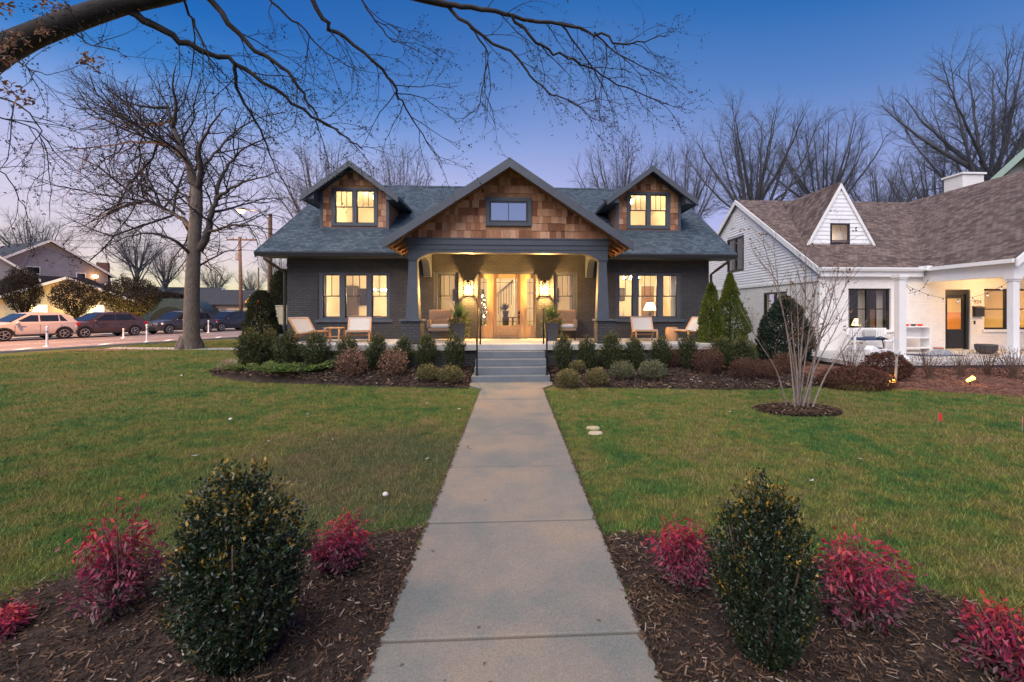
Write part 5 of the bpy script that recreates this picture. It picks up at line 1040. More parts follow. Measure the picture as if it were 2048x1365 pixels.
MB().box(-.5, .5, -.6, .5, 5.0, 7.6).build('chimney', MT['brick_red'], bh)
ga = thing('far_garage', 'low white garage with dark roof behind the navy SUV', 'garage', (AX(452, 56), 56, 0), R(12)); MB().box(-4.2, 4.2, 0, 6, 0, 2.5).build('wall', MT['far_siding'], ga); MB().prism([(-.6, 2.5), (6.6, 2.5), (3, 4.4)], -4.7, 4.7, 'x').build('roof', MT['roof_dark'], ga)
for x in (-2.4, 1.2): MB().box(x - 1.1, x + 1.1, -.04, -.002, 0, 2.1).build('garage_door', MT['far_cream'], ga)
gb_ = gabled('far_house', 'distant house roof showing above the white garage', (AX(440, 78), 78, 0), R(100), 9, 12, 3.0, 5.4, 'far_siding', 'roof_dark', [(0, 1.6, 1, 1.4, 'car_glass')])
tp_ = thing('tarp_shelter', 'dark rounded carport shelter left of the tree trunk', 'shelter', (AX(340, 50), 50, 0), R(15)); MB().prism([(3.2 * math.cos(R(a)), .9 + 2.2 * math.sin(R(a))) for a in range(0, 181, 15)] + [(-3.2, 0), (3.2, 0)], 0, 5).build('canopy', MT['tarp'], tp_, smooth=30); MB().prism([(1.9 * math.cos(R(a)), .2 + 2.0 * math.sin(R(a))) for a in range(0, 181, 15)], -.03, -.005).build('doorway', MT['rubber'], tp_)

# ================================================================ LAWN ODDMENTS
for i, (px, py) in enumerate(((1875, 853), (2044, 864))):
    g_ = G(px, py); f = thing('marker_flag', ['small red marker flag on the right lawn', 'red marker flag at the right edge of the photo'][i], 'flag', g_, R(20 * i), 'red lawn marker flags'); f.scale = (1.7, 1.7, 1.3); MB().tube([(0, 0, -.02), (.01, 0, .17)], .003, 4).build('wire', MT['alloy'], f)
    MB().hexa([(.01, -.004, .07), (.05, .01, .06), (.05, .016, .06), (.01, .002, .07), (.01, -.004, .165), (.055, .012, .135), (.055, .018, .135), (.01, .002, .165)]).build('flag', MT['flag_red'], f)
for i, (px, py) in enumerate(((1186, 858), (1191, 868))):
    g_ = G(px, py); o = MB().lathe([(.001, .03), (.13, .028), (.15, .01), (.15, -.02)], (0, 0, 0), 18).build('cleanout_cover', MT['fence_tan']); o.location = g_; o.scale = (.72, .5, 1); tag(o, ['rear round concrete cover set in the right lawn', 'front round concrete cover set in the right lawn'][i], 'cover', 'round covers in the lawn')
for i, (px, py, lab) in enumerate(((771, 993, 'white pebble on the dry turf left of the path'), (461, 841, 'pale stone on the left lawn'), (363, 753, 'pale scrap on the far left lawn'))):
    g_ = G(px, py, .03); o = MB().lathe([(.004, 0), (.026, .008), (.03, .022), (.018, .038), (.003, .042)], (0, 0, 0), 9).build('pebble', MT['pebble'], smooth=True); o.location = g_; o.scale = (1, .75, 1); tag(o, lab, 'stone')
rgd = random.Random(8)
for k in range(26):
    x, y = rgd.uniform(-.6, .62), rgd.choice([rgd.uniform(1.8, 6), rgd.uniform(4, 10)]); o = MB().add([(-.02, 0, 0), (0, -.008, .004), (.022, 0, .002), (0, .009, .005), (0, 0, -.001)], [(0, 1, 2, 3), (0, 4, 1), (1, 4, 2), (2, 4, 3), (3, 4, 0)]).build('fallen_bit', MT['twig_brown']); o.location = (x, y, .041); o.rotation_euler.z = rgd.uniform(0, 6); s_ = rgd.uniform(.4, .9); o.scale = (s_,) * 3; tag(o, 'tiny brown leaf bit lying on the front walk slabs', 'leaf', 'leaf bits on the walk')
for k in range(34):
    sx = rgd.choice((-1, 1)); y = rgd.uniform(3.7, 9); x = sx * rgd.uniform(.85, 1.1 + .62 * y); 
    if inpoly(np.array([x]), np.array([y]), RING)[0] or inpoly(np.array([x]), np.array([y]), NB)[0]: continue
    o = MB().add([(-.045, 0, .01), (0, -.02, .0), (.05, 0, .014), (0, .022, .002), (0, 0, -.004)], [(0, 1, 2, 3), (0, 4, 1), (1, 4, 2), (2, 4, 3), (3, 4, 0)]).build('fallen_leaf', MT['dirt' if k % 3 else 'kerb']); o.location = (x, y, .045); o.rotation_euler = (rgd.uniform(-.3, .3), rgd.uniform(-.3, .3), rgd.uniform(0, 6)); s_ = rgd.uniform(.5, 1.0); o.scale = (s_,) * 3; tag(o, 'dry fallen leaf lying on the lawn ' + ('left' if sx < 0 else 'right') + ' of the walk', 'leaf', 'fallen leaves ' + ('left' if sx < 0 else 'right') + ' of the walk')
# ================================================================ PLANTS
def leaves(Pn, D, L, Wd, r_, rnd, fold=.25):
    """diamond leaves at points Pn growing along D"""
    n = len(Pn); D = D / (np.linalg.norm(D, axis=1, keepdims=True) + 1e-9); q = r_.normal(size=(n, 3)); s_ = np.cross(D, q); s_ /= np.linalg.norm(s_, axis=1, keepdims=True) + 1e-9
    up = np.cross(s_, D); L = np.broadcast_to(L, (n,))[:, None]; Wd = np.broadcast_to(Wd, (n,))[:, None]
    m = Pn + D * L * .5; V = np.stack([Pn, m + s_ * Wd / 2 + up * Wd * fold, Pn + D * L, m - s_ * Wd / 2 + up * Wd * fold], 1).reshape(-1, 3)
    i = np.arange(n) * 4; Fc = np.concatenate([np.stack([i, i + 1, i + 2], 1), np.stack([i, i + 2, i + 3], 1)]); return V, Fc, np.repeat(rnd, 4)
def sph(r_, n):
    v = r_.normal(size=(n, 3)); return v / np.linalg.norm(v, axis=1, keepdims=True)
def lump(v, r_, k, amp):
    k = k // 3
    """lumpy radius factor for directions v"""
    c = sph(r_, k); d = np.max(v @ c.T, axis=1); return 1 + amp * (d - .8) * 2
def boxwood_mesh(n, rad, h, leaf, seed, amp=.22, inner=.45, tipbias=.5, pw=2.2):
    r_ = np.random.default_rng(seed); v = sph(r_, n); k = lump(v, r_, 34, amp); t = inner + (1 - inner) * r_.uniform(0, 1, n) ** .45
    sq = (np.abs(v) ** pw).sum(1) ** (-1 / pw); Pn = v * (k * t * sq)[:, None]; z = Pn[:, 2]
    taper = np.where(z < 0, 1 - .25 * z ** 2, 1 - .16 * np.clip(z, 0, 1) ** 2); Pn = np.stack([Pn[:, 0] * rad * taper, Pn[:, 1] * rad * taper, (z + 1) / 2 * h], 1); Pn[:, 2] = np.clip(Pn[:, 2], .01, None)
    D = v * np.array([.8, .8, .35]) + np.array([0, 0, .55]) + r_.normal(size=(n, 3)) * .5
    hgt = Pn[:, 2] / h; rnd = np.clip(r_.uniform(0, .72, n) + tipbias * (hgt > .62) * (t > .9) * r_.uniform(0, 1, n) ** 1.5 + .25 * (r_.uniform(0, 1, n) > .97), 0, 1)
    # upright sprigs that break the outline
    m = n // 4; base = np.repeat(Pn[r_.choice(np.where((t > .85) & (hgt > .3))[0], m // 9 + 1)], 9, 0)[:m]; st_ = np.tile(np.arange(9) / 9, m // 9 + 1)[:m]
    P2 = base + np.stack([r_.normal(size=m) * .008 * rad / .3, r_.normal(size=m) * .008 * rad / .3, st_ * .13 * h / .9 * np.repeat(r_.uniform(.4, 1.2, m // 9 + 1), 9)[:m]], 1)
    D2 = r_.normal(size=(m, 3)) * np.array([1, 1, .4]) + np.array([0, 0, .5]); hg2 = P2[:, 2] / h; r2 = np.clip(r_.uniform(.2, .7, m) + tipbias * (hg2 > .6) * r_.uniform(.0, 1, m), 0, 1)
    Pn = np.concatenate([Pn, P2]); D = np.concatenate([D, D2]); rnd = np.concatenate([rnd, r2])
    return npmesh('foliage', *leaves(Pn, D, leaf * r_.uniform(.7, 1.3, len(Pn)), leaf * .55 * r_.uniform(.8, 1.2, len(Pn)), r_, rnd))
def sprig_box_mesh(ns, per, rad, h, leaf, seed, fill, rag=.16, tip=.5):
    """boxwood grown as many upright sprigs with leaf pairs, over a dark leafy core"""
    r_ = np.random.default_rng(seed); v = sph(r_, ns); v[:, 2] = np.where(r_.uniform(0, 1, ns) < .25, np.abs(v[:, 2]), v[:, 2]); k = lump(v, r_, 40, .42) * r_.uniform(1 - rag, 1 + rag * .7, ns); k = np.where(v[:, 2] < -.1, np.minimum(k, 1 - rag * .5 * r_.uniform(0, 1, ns)), k)
    E_ = v * k[:, None]; E_[:, :2] *= np.where(E_[:, 2:] > 0, 1 - .22 * np.clip(E_[:, 2:], 0, 1.2) ** 2, 1 - .12 * E_[:, 2:] ** 2); E_ = E_ * np.array([rad, rad, h / 2]) + np.array([0, 0, h / 2]); E_[:, 2] = np.clip(E_[:, 2], .03, None)
    B_ = E_ * np.array([.45, .45, 1]); B_[:, 2] = E_[:, 2] - h * r_.uniform(.14, .34, ns); B_[:, 2] = np.clip(B_[:, 2], .0, None)
    f = np.linspace(.25, 1.04, per); P_ = (B_[:, None] * (1 - f)[None, :, None] + E_[:, None] * f[None, :, None]); P_ += r_.normal(size=P_.shape) * leaf * .33; ax = (E_ - B_); ax /= np.linalg.norm(ax, axis=1, keepdims=True) + 1e-9
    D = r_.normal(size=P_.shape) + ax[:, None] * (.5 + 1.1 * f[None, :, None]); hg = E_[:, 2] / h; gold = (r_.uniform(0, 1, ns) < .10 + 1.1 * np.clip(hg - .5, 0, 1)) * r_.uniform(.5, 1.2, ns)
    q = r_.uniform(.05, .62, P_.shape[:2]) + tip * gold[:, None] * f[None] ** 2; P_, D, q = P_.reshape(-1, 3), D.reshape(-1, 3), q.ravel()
    w = sph(r_, fill); C_ = w * (r_.uniform(.1, .8, fill) ** .5)[:, None] * np.array([rad, rad, h / 2]) + np.array([0, 0, h / 2]); P_ = np.concatenate([P_, C_]); D = np.concatenate([D, r_.normal(size=(fill, 3))]); q = np.concatenate([q, r_.uniform(0, .3, fill)]); P_[:, 2] = np.clip(P_[:, 2], .01, None); n = len(P_)
    return npmesh('foliage', *leaves(P_, D, leaf * r_.uniform(.65, 1.25, n), leaf * .52 * r_.uniform(.8, 1.2, n), r_, np.clip(q, 0, 1)))
def stems_mesh(n, spread, h, r0, seed, lean=.6, nseg=4):
    q = random.Random(seed); mb = MB()
    for k in range(n):
        a = q.uniform(0, 6.28); d = q.uniform(.2, 1) * spread; pts = [(.12 * spread * math.cos(a), .12 * spread * math.sin(a), -.03)]
        for j in range(1, nseg + 1): f = j / nseg; pts.append((d * f ** lean * math.cos(a) + q.uniform(-.02, .02) * spread, d * f ** lean * math.sin(a) + q.uniform(-.02, .02) * spread, h * f * q.uniform(.9, 1.05)))
        mb.tube(pts, [r0 * (1 - .7 * j / nseg) for j in range(nseg + 1)], 4)
    me = bpy.data.meshes.new('stems'); me.from_pydata([tuple(v) for v in mb.v], [], mb.f); return me
def shrub(name, label, cat, loc, fol, fm, stm, sm, sc=(1, 1, 1), rz=0, group=None):
    o = thing(name, label, cat, loc, rz, group); o.scale = sc
    a = link('foliage', fol, MT[fm], o); b_ = link('stems', stm, MT[sm], o); return o
# two big boxwoods in the foreground
ST1 = stems_mesh(14, .26, .75, .012, 1)
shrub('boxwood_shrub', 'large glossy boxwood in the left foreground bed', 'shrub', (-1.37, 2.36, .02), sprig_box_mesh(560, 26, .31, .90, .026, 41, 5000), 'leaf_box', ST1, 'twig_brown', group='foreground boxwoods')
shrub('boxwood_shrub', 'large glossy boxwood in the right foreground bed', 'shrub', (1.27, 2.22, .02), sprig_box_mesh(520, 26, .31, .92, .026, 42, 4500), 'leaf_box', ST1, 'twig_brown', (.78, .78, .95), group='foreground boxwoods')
# boxwood row at the porch
BX = [sprig_box_mesh(210, 18, .33, .72, .036, 50 + k, 2400, .1, .5) for k in range(4)]; ST2 = stems_mesh(8, .2, .5, .01, 2)
ordn = ['first', 'second', 'third', 'fourth', 'fifth', 'sixth', 'seventh', 'eighth', 'ninth', 'tenth']
rowL = [(503, 12.4, 1.12, 1.22), (540, 12.75, 1.0, 1.12), (577, 12.3, 1.12, 1.15), (633, 12.0, 1.12, 1.12), (696, 12.1, 1.08, 1.0), (755, 12.15, .98, 1.0), (806, 12.15, .86, .98), (853, 12.1, .88, 1.05), (910, 12.0, .98, 1.02)]
rowR = [(1127, 12.05, .86, 1.0), (1173, 12.05, .92, .97), (1223, 12.05, 1.0, 1.06), (1270, 12.05, .86, .98), (1322, 12.05, .90, .98), (1376, 12.0, .86, 1.05), (1442, 11.9, 1.1, .95), (1484, 11.85, 1.2, .98)]
for side, rowx in (('left', rowL), ('right', rowR)):
    for i, (px, Y, sw, sh) in enumerate(rowx):
        o = shrub('boxwood_shrub', f'clipped boxwood, {ordn[i]} from the left in the row {side} of the porch steps', 'shrub', (AX(px, Y), Y, float(bedz(AX(px, Y), Y)) - .02), BX[(i * 7 + len(side)) % 4], 'leaf_box_far', ST2, 'twig_brown', (sw * .95, sw * .95, sh * 1.22), i * 1.3, 'boxwood row along the porch')
o = shrub('boxwood_shrub', 'low boxwood half hidden behind the third boxwood left of the steps', 'shrub', (AX(560, 13.6), 13.6, .2), BX[1], 'leaf_box_far', ST2, 'twig_brown', (1.1, 1.1, 1.0), .5)
# low twiggy shrubs
def fuzz_mesh(n, rad, h, leaf, seed, asp=.5, spread=1.0, up=.6):
    r_ = np.random.default_rng(seed); a = r_.uniform(0, 6.28, n); f = r_.uniform(.02, 1, n) ** .75; d = rad * (.55 + .45 * np.sin(np.clip(f, 0, 1) * 2.6)) * r_.uniform(0, 1, n) ** .5 * spread; z = h * f * (1 - .4 * (d / rad) ** 2) * r_.uniform(.8, 1.15, n)
    cl = r_.uniform(0, 6.28, 14); w = 1 + .16 * np.max(np.cos(a[:, None] - cl[None]), 1) * r_.uniform(.2, 1, n); Pn = np.stack([d * w * np.cos(a), d * w * np.sin(a), z + .02], 1)
    D = np.stack([np.cos(a) * .6, np.sin(a) * .6, np.full(n, up)], 1) + r_.normal(size=(n, 3)) * .55; rnd = np.clip(.15 + .5 * z / h + r_.normal(size=n) * .22, 0, 1)
    return npmesh('foliage', *leaves(Pn, D, leaf * r_.uniform(.6, 1.3, n), leaf * asp * r_.uniform(.7, 1.2, n), r_, rnd))
FZ = {'b': fuzz_mesh(800, .34, .60, .06, 61), 'o': fuzz_mesh(1700, .27, .36, .04, 62), 's': fuzz_mesh(2200, .33, .44, .042, 63), 'r': fuzz_mesh(2200, .34, .55, .04, 64)}; ST3 = stems_mesh(40, .32, .62, .005, 3, .8); ST4 = stems_mesh(18, .24, .3, .005, 4, .8)
fm_ = {'b': 'leaf_brown', 'o': 'leaf_olive', 's': 'leaf_sage', 'r': 'leaf_rust'}
for i, (px, py, k, sw, sh, lab) in enumerate([
    (702, 757, 'b', 1.05, 1.1, 'brown dried hydrangea shrub, leftmost before the porch'), (745, 748, 'b', .7, .7, 'small brown dried shrub between the two larger dried hydrangeas'), (787, 757, 'b', 1.0, 1.1, 'brown dried hydrangea shrub below the sixth boxwood'), (832, 740, 'b', .85, .95, 'brown dried shrub before the eighth left boxwood'), (857, 762, 'o', 1.0, 1.05, 'small olive shrub second left of the porch steps'), (901, 764, 'o', 1.05, 1.1, 'small olive shrub nearest the left side of the porch steps'),
    (1136, 770, 'o', 1.0, 1.1, 'small olive shrub nearest the right side of the porch steps'), (1154, 752, 'o', .8, .8, 'little olive shrub tucked behind the one right of the steps'), (1193, 766, 'o', 1.0, 1.05, 'small olive shrub second right of the porch steps'), (1205, 742, 's', .8, .85, 'pale green shrub before the second right boxwood'), (1244, 758, 's', .88, .95, 'pale sage shrub, front left of the sage group'), (1270, 745, 's', .95, 1.0, 'pale sage shrub, rear of the sage group'), (1306, 758, 's', 1.0, 1.0, 'pale sage shrub, front right of the sage group'), (1340, 745, 'r', .95, .95, 'rusty brown shrub before the fifth right boxwood'), (1416, 752, 'r', 1.15, 1.15, 'broad rusty brown shrub before the sixth right boxwood'), (1450, 738, 'r', .95, 1.0, 'rusty brown shrub behind the broad rusty one'), (1488, 757, 'r', 1.0, .9, 'rusty brown shrub at the foot of the tall evergreens'), (1535, 755, 'r', .95, .85, 'dull brown shrub at the right end of the porch bed'), (1570, 745, 'r', 1.1, 1.0, 'dull brown shrub behind the multi-stem tree')]):
    g_ = G(px, py, .1); Y = g_.y; shrub('low_shrub', lab, 'shrub', (g_.x, Y, float(bedz(g_.x, Y)) if px < 1500 else .03), FZ[k], fm_[k], ST3 if k in 'br' else ST4, 'twig_brown', (sw, sw, sh), i * 1.1, 'low shrubs along the porch bed')
# junipers and grass tuft at the left end of the bed
def juniper_mesh(seed):
    r_ = np.random.default_rng(seed); Pn = []; D = []; q = []
    for k in range(26):
        a = r_.uniform(0, 6.28); L = r_.uniform(.3, .62); rise = r_.uniform(.25, .65); m = 90; f = r_.uniform(.1, 1, m); x = L * f; z = .04 + rise * x * .8 * (1 - .3 * f) + r_.normal(size=m) * .015
        sp_ = r_.normal(size=m) * .07 * f; Pn.append(np.stack([x * np.cos(a) - sp_ * np.sin(a), x * np.sin(a) + sp_ * np.cos(a), z], 1)); D.append(np.stack([np.cos(a) + r_.normal(size=m) * .5, np.sin(a) + r_.normal(size=m) * .5, .5 + r_.normal(size=m) * .4], 1)); q.append(np.clip(.2 + .6 * f + r_.normal(size=m) * .2, 0, 1))
    Pn = np.concatenate(Pn); return npmesh('foliage', *leaves(Pn, np.concatenate(D), .055, .016, r_, np.concatenate(q)))
JN = [juniper_mesh(71), juniper_mesh(72)]; ST5 = stems_mesh(12, .5, .2, .006, 5, 1.3)
for i, (px, py, s_, lab) in enumerate(((487, 748, 1.1, 'spreading juniper nearest the grass tuft'), (545, 756, 1.3, 'spreading juniper in the middle of the juniper group'), (600, 756, 1.45, 'spreading juniper at the right of the juniper group'))):
    g_ = G(px, py, .08); shrub('spreading_juniper', lab, 'shrub', (g_.x, g_.y, float(bedz(g_.x, g_.y)) - .02), JN[i % 2], 'leaf_juniper', ST5, 'twig_brown', (s_, s_, s_ * .9), i * 2, 'junipers at the bed corner')
def tuft_mesh(n, rad, h, seed, w=.006):
    r_ = np.random.default_rng(seed); a = r_.uniform(0, 6.28, n); d = rad * r_.uniform(.3, 1, n); b0 = np.stack([np.cos(a) * .05, np.sin(a) * .05, a * 0], 1) * r_.uniform(0, 1, n)[:, None]; tip = np.stack([np.cos(a) * d, np.sin(a) * d, h * r_.uniform(.5, 1, n) * (1 - .4 * (d / rad) ** 2)], 1); s_ = np.stack([-np.sin(a), np.cos(a), a * 0], 1) * w
    return npmesh('blades', np.stack([b0 - s_, b0 + s_, tip], 1).reshape(-1, 3), np.arange(3 * n).reshape(n, 3), np.repeat(r_.uniform(0, 1, n), 3))
g_ = G(458, 742, .05); t_ = thing('grass_tuft', 'pale dry ornamental grass tuft at the left end of the bed', 'grass tuft', (g_.x, g_.y, .05)); link('blades', tuft_mesh(1400, .42, .42, 81), MT['straw'], t_)

# nandinas
def nandina(label, loc, h, rad, seed, n=40, leaf=.041):
    r_ = np.random.default_rng(seed); q = random.Random(seed); o = thing('nandina_shrub', label, 'shrub', loc, 0, 'red nandinas in the foreground beds'); mb = MB(); Pn = []; D = []; rnd = []
    for k in range(n):
        a = q.uniform(0, 6.28); d = q.uniform(.1, 1) ** .7 * rad; hh = h * q.uniform(.35, 1) * (1 - .3 * (d / rad) ** 2); tip = Vector((d * math.cos(a), d * math.sin(a), hh)); b0 = Vector((.2 * d * math.cos(a), .2 * d * math.sin(a), -.02)); mid = (b0 + tip) / 2 + Vector((q.uniform(-.03, .03), q.uniform(-.03, .03), .04))
        mb.tube([b0, mid, tip], [.005, .004, .0025], 4)
        m = q.randint(58, 80); f = r_.uniform(.25, 1.02, m); p = np.array(b0)[None] * (1 - f)[:, None] + np.array(tip)[None] * f[:, None] + r_.normal(size=(m, 3)) * np.array([.03, .03, .024]) * (.35 + .75 * f)[:, None]; p[:, 2] = np.clip(p[:, 2], .03, None)
        Pn.append(p); dd = r_.normal(size=(m, 3)) * .7 + np.array([math.cos(a) * .6, math.sin(a) * .6, -.25]); D.append(dd); rnd.append(np.clip(.95 * p[:, 2] / h + .12 + r_.normal(size=m) * .17, 0, 1))
    Pn = np.concatenate(Pn); rnd = np.concatenate(rnd); L = leaf * r_.uniform(.6, 1.3, len(Pn)); link('foliage', npmesh('foliage', *leaves(Pn, np.concatenate(D), L, L * .33, r_, rnd, .15)), MT['leaf_nandina'], o)
    mb.build('stems', MT['twig_brown'], o, fix=False)
for lab, px, py, h, rad, sd_ in (('crimson nandina left of the large left boxwood', 238, 1225, .66, .22, 91), ('smaller crimson nandina right of the large left boxwood', 684, 1142, .42, .18, 92), ('crimson nandina left of the large right boxwood', 1365, 1172, .46, .18, 93), ('crimson nandina right of the large right boxwood', 1722, 1250, .54, .24, 94), ('low nandina cut by the right edge of the photo', 2020, 1345, .30, .22, 95), ('low nandina cut by the left edge of the photo', -16, 1275, .12, .12, 96)):
    g_ = G(px, py, .03); nandina(lab, g_, h, rad, sd_)
# potted plants on the porch
for i, px in enumerate((919, 1104)):
    loc = (AX(px, 14.0), 14.0, PZ); p_ = thing('porch_planter', ['tall dark planter with trailing plants left of the front door', 'tall dark planter with trailing plants right of the front door'][i], 'planter', loc, 0, 'planters flanking the door')
    MB().frus(0, 0, .002, .55, .14, .14, .20, .20).build('pot', MT['ceramic_dark'], p_, bevel=.01); r_ = np.random.default_rng(100 + i); n = 700; a = r_.uniform(0, 6.28, n); d = r_.uniform(0, .34, n); Pn = np.stack([d * np.cos(a), d * np.sin(a), .56 + .32 * r_.uniform(0, 1, n) * (1 - d / .4)], 1)
    m = 320; sx = np.where(np.arange(m) % 2 == 0, -.25, .25); P2 = np.stack([sx + r_.normal(size=m) * .03, -.08 + r_.normal(size=m) * .06, .62 - .5 * r_.uniform(0, 1, m)], 1); D = np.concatenate([np.stack([np.cos(a), np.sin(a), np.full(n, .5)], 1) + r_.normal(size=(n, 3)) * .5, r_.normal(size=(m, 3)) + np.array([0, 0, -.5])])
    link('trailing_leaves', npmesh('trailing', *leaves(np.concatenate([Pn, P2]), D, .055, .03, r_, r_.uniform(0, 1, n + m))), MT['leaf_pot'], p_)
    k = 120; b0 = np.zeros((k, 3)) + np.array([0, 0, .56]); link('spiky_leaves', npmesh('spikes', *leaves(b0 + r_.normal(size=(k, 3)) * .03, r_.normal(size=(k, 3)) * np.array([.35, .35, .2]) + np.array([0, 0, 1]), .72 * r_.uniform(.5, 1, k), .02, r_, r_.uniform(0, .5, k))), MT['leaf_juniper'], p_)
    link('flowers', npmesh('flowers', *leaves(np.stack([r_.normal(size=90) * .12 + (-.1 if i == 0 else .05), r_.normal(size=90) * .05 - .14, .66 + r_.normal(size=90) * .05], 1), r_.normal(size=(90, 3)), .05, .04, r_, r_.uniform(.3, 1, 90))), MT['leaf_brown'], p_)['kind'] = 'stuff'
# plant on the hall table
hp = thing('table_plant', 'dark potted plant on the round table behind the front door glass', 'plant', (-.22, 16.6, PZ + .69 - .69)); MB().lathe([(.1, 0), (.12, .69), (.1, .69)], (0, 0, 0), 12).build('stand', MT['interior_dark'], hp); MB().lathe([(.08, .691), (.12, .92), (.1, .92)], (0, 0, 0), 12).build('pot', MT['ceramic_dark'], hp); r_ = np.random.default_rng(7); link('leaves', npmesh('hl', *leaves(np.tile(np.array([[0, 0, .92]]), (60, 1)), r_.normal(size=(60, 3)) * np.array([.6, .6, .3]) + np.array([0, 0, 1]), .3, .03, r_, r_.uniform(0, 1, 60))), MT['leaf_hedge'], hp)
# indoor tree with bulbs behind the left sidelight
xt = thing('bulb_tree', 'small indoor tree with glowing bulbs behind the left sidelight', 'indoor tree', (AX(963, 16.9), 16.9, PZ)); r_ = np.random.default_rng(17); n = 1200; z = r_.uniform(.1, 1.7, n); d = .42 * (1 - z / 1.8) * r_.uniform(.3, 1, n); a = r_.uniform(0, 6.28, n); link('foliage', npmesh('xt', *leaves(np.stack([d * np.cos(a), d * np.sin(a), z], 1), np.stack([np.cos(a), np.sin(a), a * 0 + .2], 1) + r_.normal(size=(n, 3)) * .3, .09, .02, r_, r_.uniform(0, 1, n))), MT['leaf_conifer'], xt); MB().tube([(0, 0, 0), (0, 0, 1.7)], [.03, .005], 6).build('trunk', MT['bark_dark'], xt)
for k in range(26): z = .15 + 1.45 * k / 26; a = k * 2.4; d = .42 * (1 - z / 1.8); MB().lathe([(.004, -.02), (.02, 0), (.004, .02)], (d * math.cos(a), d * math.sin(a), z), 6).build('bulb', MT['bulb'], xt)

# conifers -------------------------------------------------------------------
def cone_mesh(n, rad, h, leaf, seed, pw=1.0, base=.0, wid=.3, low=.12):
    r_ = np.random.default_rng(seed); z = r_.uniform(0, 1, n) ** 1.15; a = r_.uniform(0, 6.28, n); env = np.minimum(1, .55 + z / low * .45) * (1 - z ** 1.5) ** pw; cl = r_.uniform(0, 6.28, (60,)); cz = r_.uniform(0, 1, 60); kk = np.argmin((np.angle(np.exp(1j * (a[:, None] - cl[None]))) * .4) ** 2 + (z[:, None] - cz[None]) ** 2 * 9, 1); lumpy = 1 + .2 * (r_.uniform(-1, 1, 60)[kk])
    d = rad * (env * lumpy + .02) * (.55 + .45 * r_.uniform(0, 1, n) ** .4); Pn = np.stack([d * np.cos(a), d * np.sin(a), base + z * h], 1); D = np.stack([np.cos(a) * .5, np.sin(a) * .5, a * 0 + .8], 1) + r_.normal(size=(n, 3)) * .35
    rnd = np.clip(r_.uniform(0, .7, n) + .3 * (r_.uniform(0, 1, 60)[kk]), 0, 1); return npmesh('crown', *leaves(Pn, D, leaf * r_.uniform(.6, 1.3, n), leaf * wid, r_, rnd))
def conifer(name, label, cat, loc, mesh, m, h, r0=.06, group=None, sc=(1, 1, 1), rz=0):
    o = thing(name, label, cat, loc, rz, group); o.scale = sc; link('crown', mesh, MT[m], o); MB().tube([(0, 0, -.05), (0, 0, h * .9)], [r0, r0 * .2], 7).build('trunk', MT['bark_dark'], o); return o
AB = cone_mesh(11000, .44, 2.35, .085, 111, .75); AB2 = cone_mesh(15000, .66, 2.75, .085, 112, 1.0)
conifer('arborvitae', 'narrow golden green arborvitae nearest the porch end', 'tree', (AX(1422, 13.0), 13.0, .2), AB, 'leaf_arbor', 2.3, group='arborvitae pair'); conifer('arborvitae', 'taller broad golden green arborvitae right of the porch end', 'tree', (AX(1460, 13.2), 13.2, .1), AB2, 'leaf_arbor', 2.8, group='arborvitae pair')
conifer('holly_bush', 'dark evergreen bush at the left corner of the white cottage', 'tree', (AX(1570, 14.6), 14.6, 0), cone_mesh(11000, .85, 2.2, .10, 113, .55, wid=.5), 'leaf_conifer', 2.0)
HG = cone_mesh(26000, .62, 2.4, .075, 114, .45); conifer('columnar_evergreen', 'dull green columnar evergreen left of the bungalow corner', 'tree', (AX(523, 15.2), 15.2, .0), HG, 'leaf_hedge', 2.2); conifer('columnar_evergreen', 'dark evergreen just behind the tan board fence', 'tree', (AX(566, 22.5), 22.5, 0), HG, 'leaf_dark', 2.2, sc=(1.3, 1.3, 1.55))
# shrubs before the cottage porch
Mnd = boxwood_mesh(5200, 1.0, .62, .06, 121, .05, .7, .1, 2.0)
g_ = G(1722, 782, .03); shrub('mound_shrub', 'low domed russet shrub in the straw bed before the cottage', 'shrub', (g_.x + .3, g_.y + .5, -.12), Mnd, 'leaf_rust', ST4, 'twig_brown', (.85, .6, .95))
g_ = G(1790, 765, .03); shrub('barberry_shrub', 'round dark red shrub before the free standing cottage column', 'shrub', (g_.x + .1, g_.y + .35, 0), boxwood_mesh(4200, .5, .75, .05, 122, .2, .5, .2), 'leaf_rust', ST2, 'twig_brown', (1.1, .9, .92))
ST6 = stems_mesh(34, .4, .75, .007, 6, .9, 5); FZ6 = fuzz_mesh(500, .42, .7, .04, 65)
for i, (px, py, s_, lab) in enumerate(((1858, 758, 1.0, 'twiggy brown shrub below the cottage toy shelf'), (1920, 752, .9, 'twiggy bare shrub before the cottage door step'), (1975, 750, 1.0, 'twiggy bare shrub below the bowl planter'), (2028, 757, 1.1, 'twiggy brown shrub at the right edge below the cottage column'), (1700, 752, 1.05, 'bare grey twiggy shrub left of the cottage deck'))):
    g_ = G(px, py, .03); shrub('twiggy_shrub', lab, 'shrub', (g_.x, g_.y, 0), FZ6, 'leaf_rust' if i < 4 else 'straw', ST6, 'twig_brown' if i < 4 else 'twig_pale', (s_,) * 3, i * 1.7, 'twiggy shrubs before the cottage')

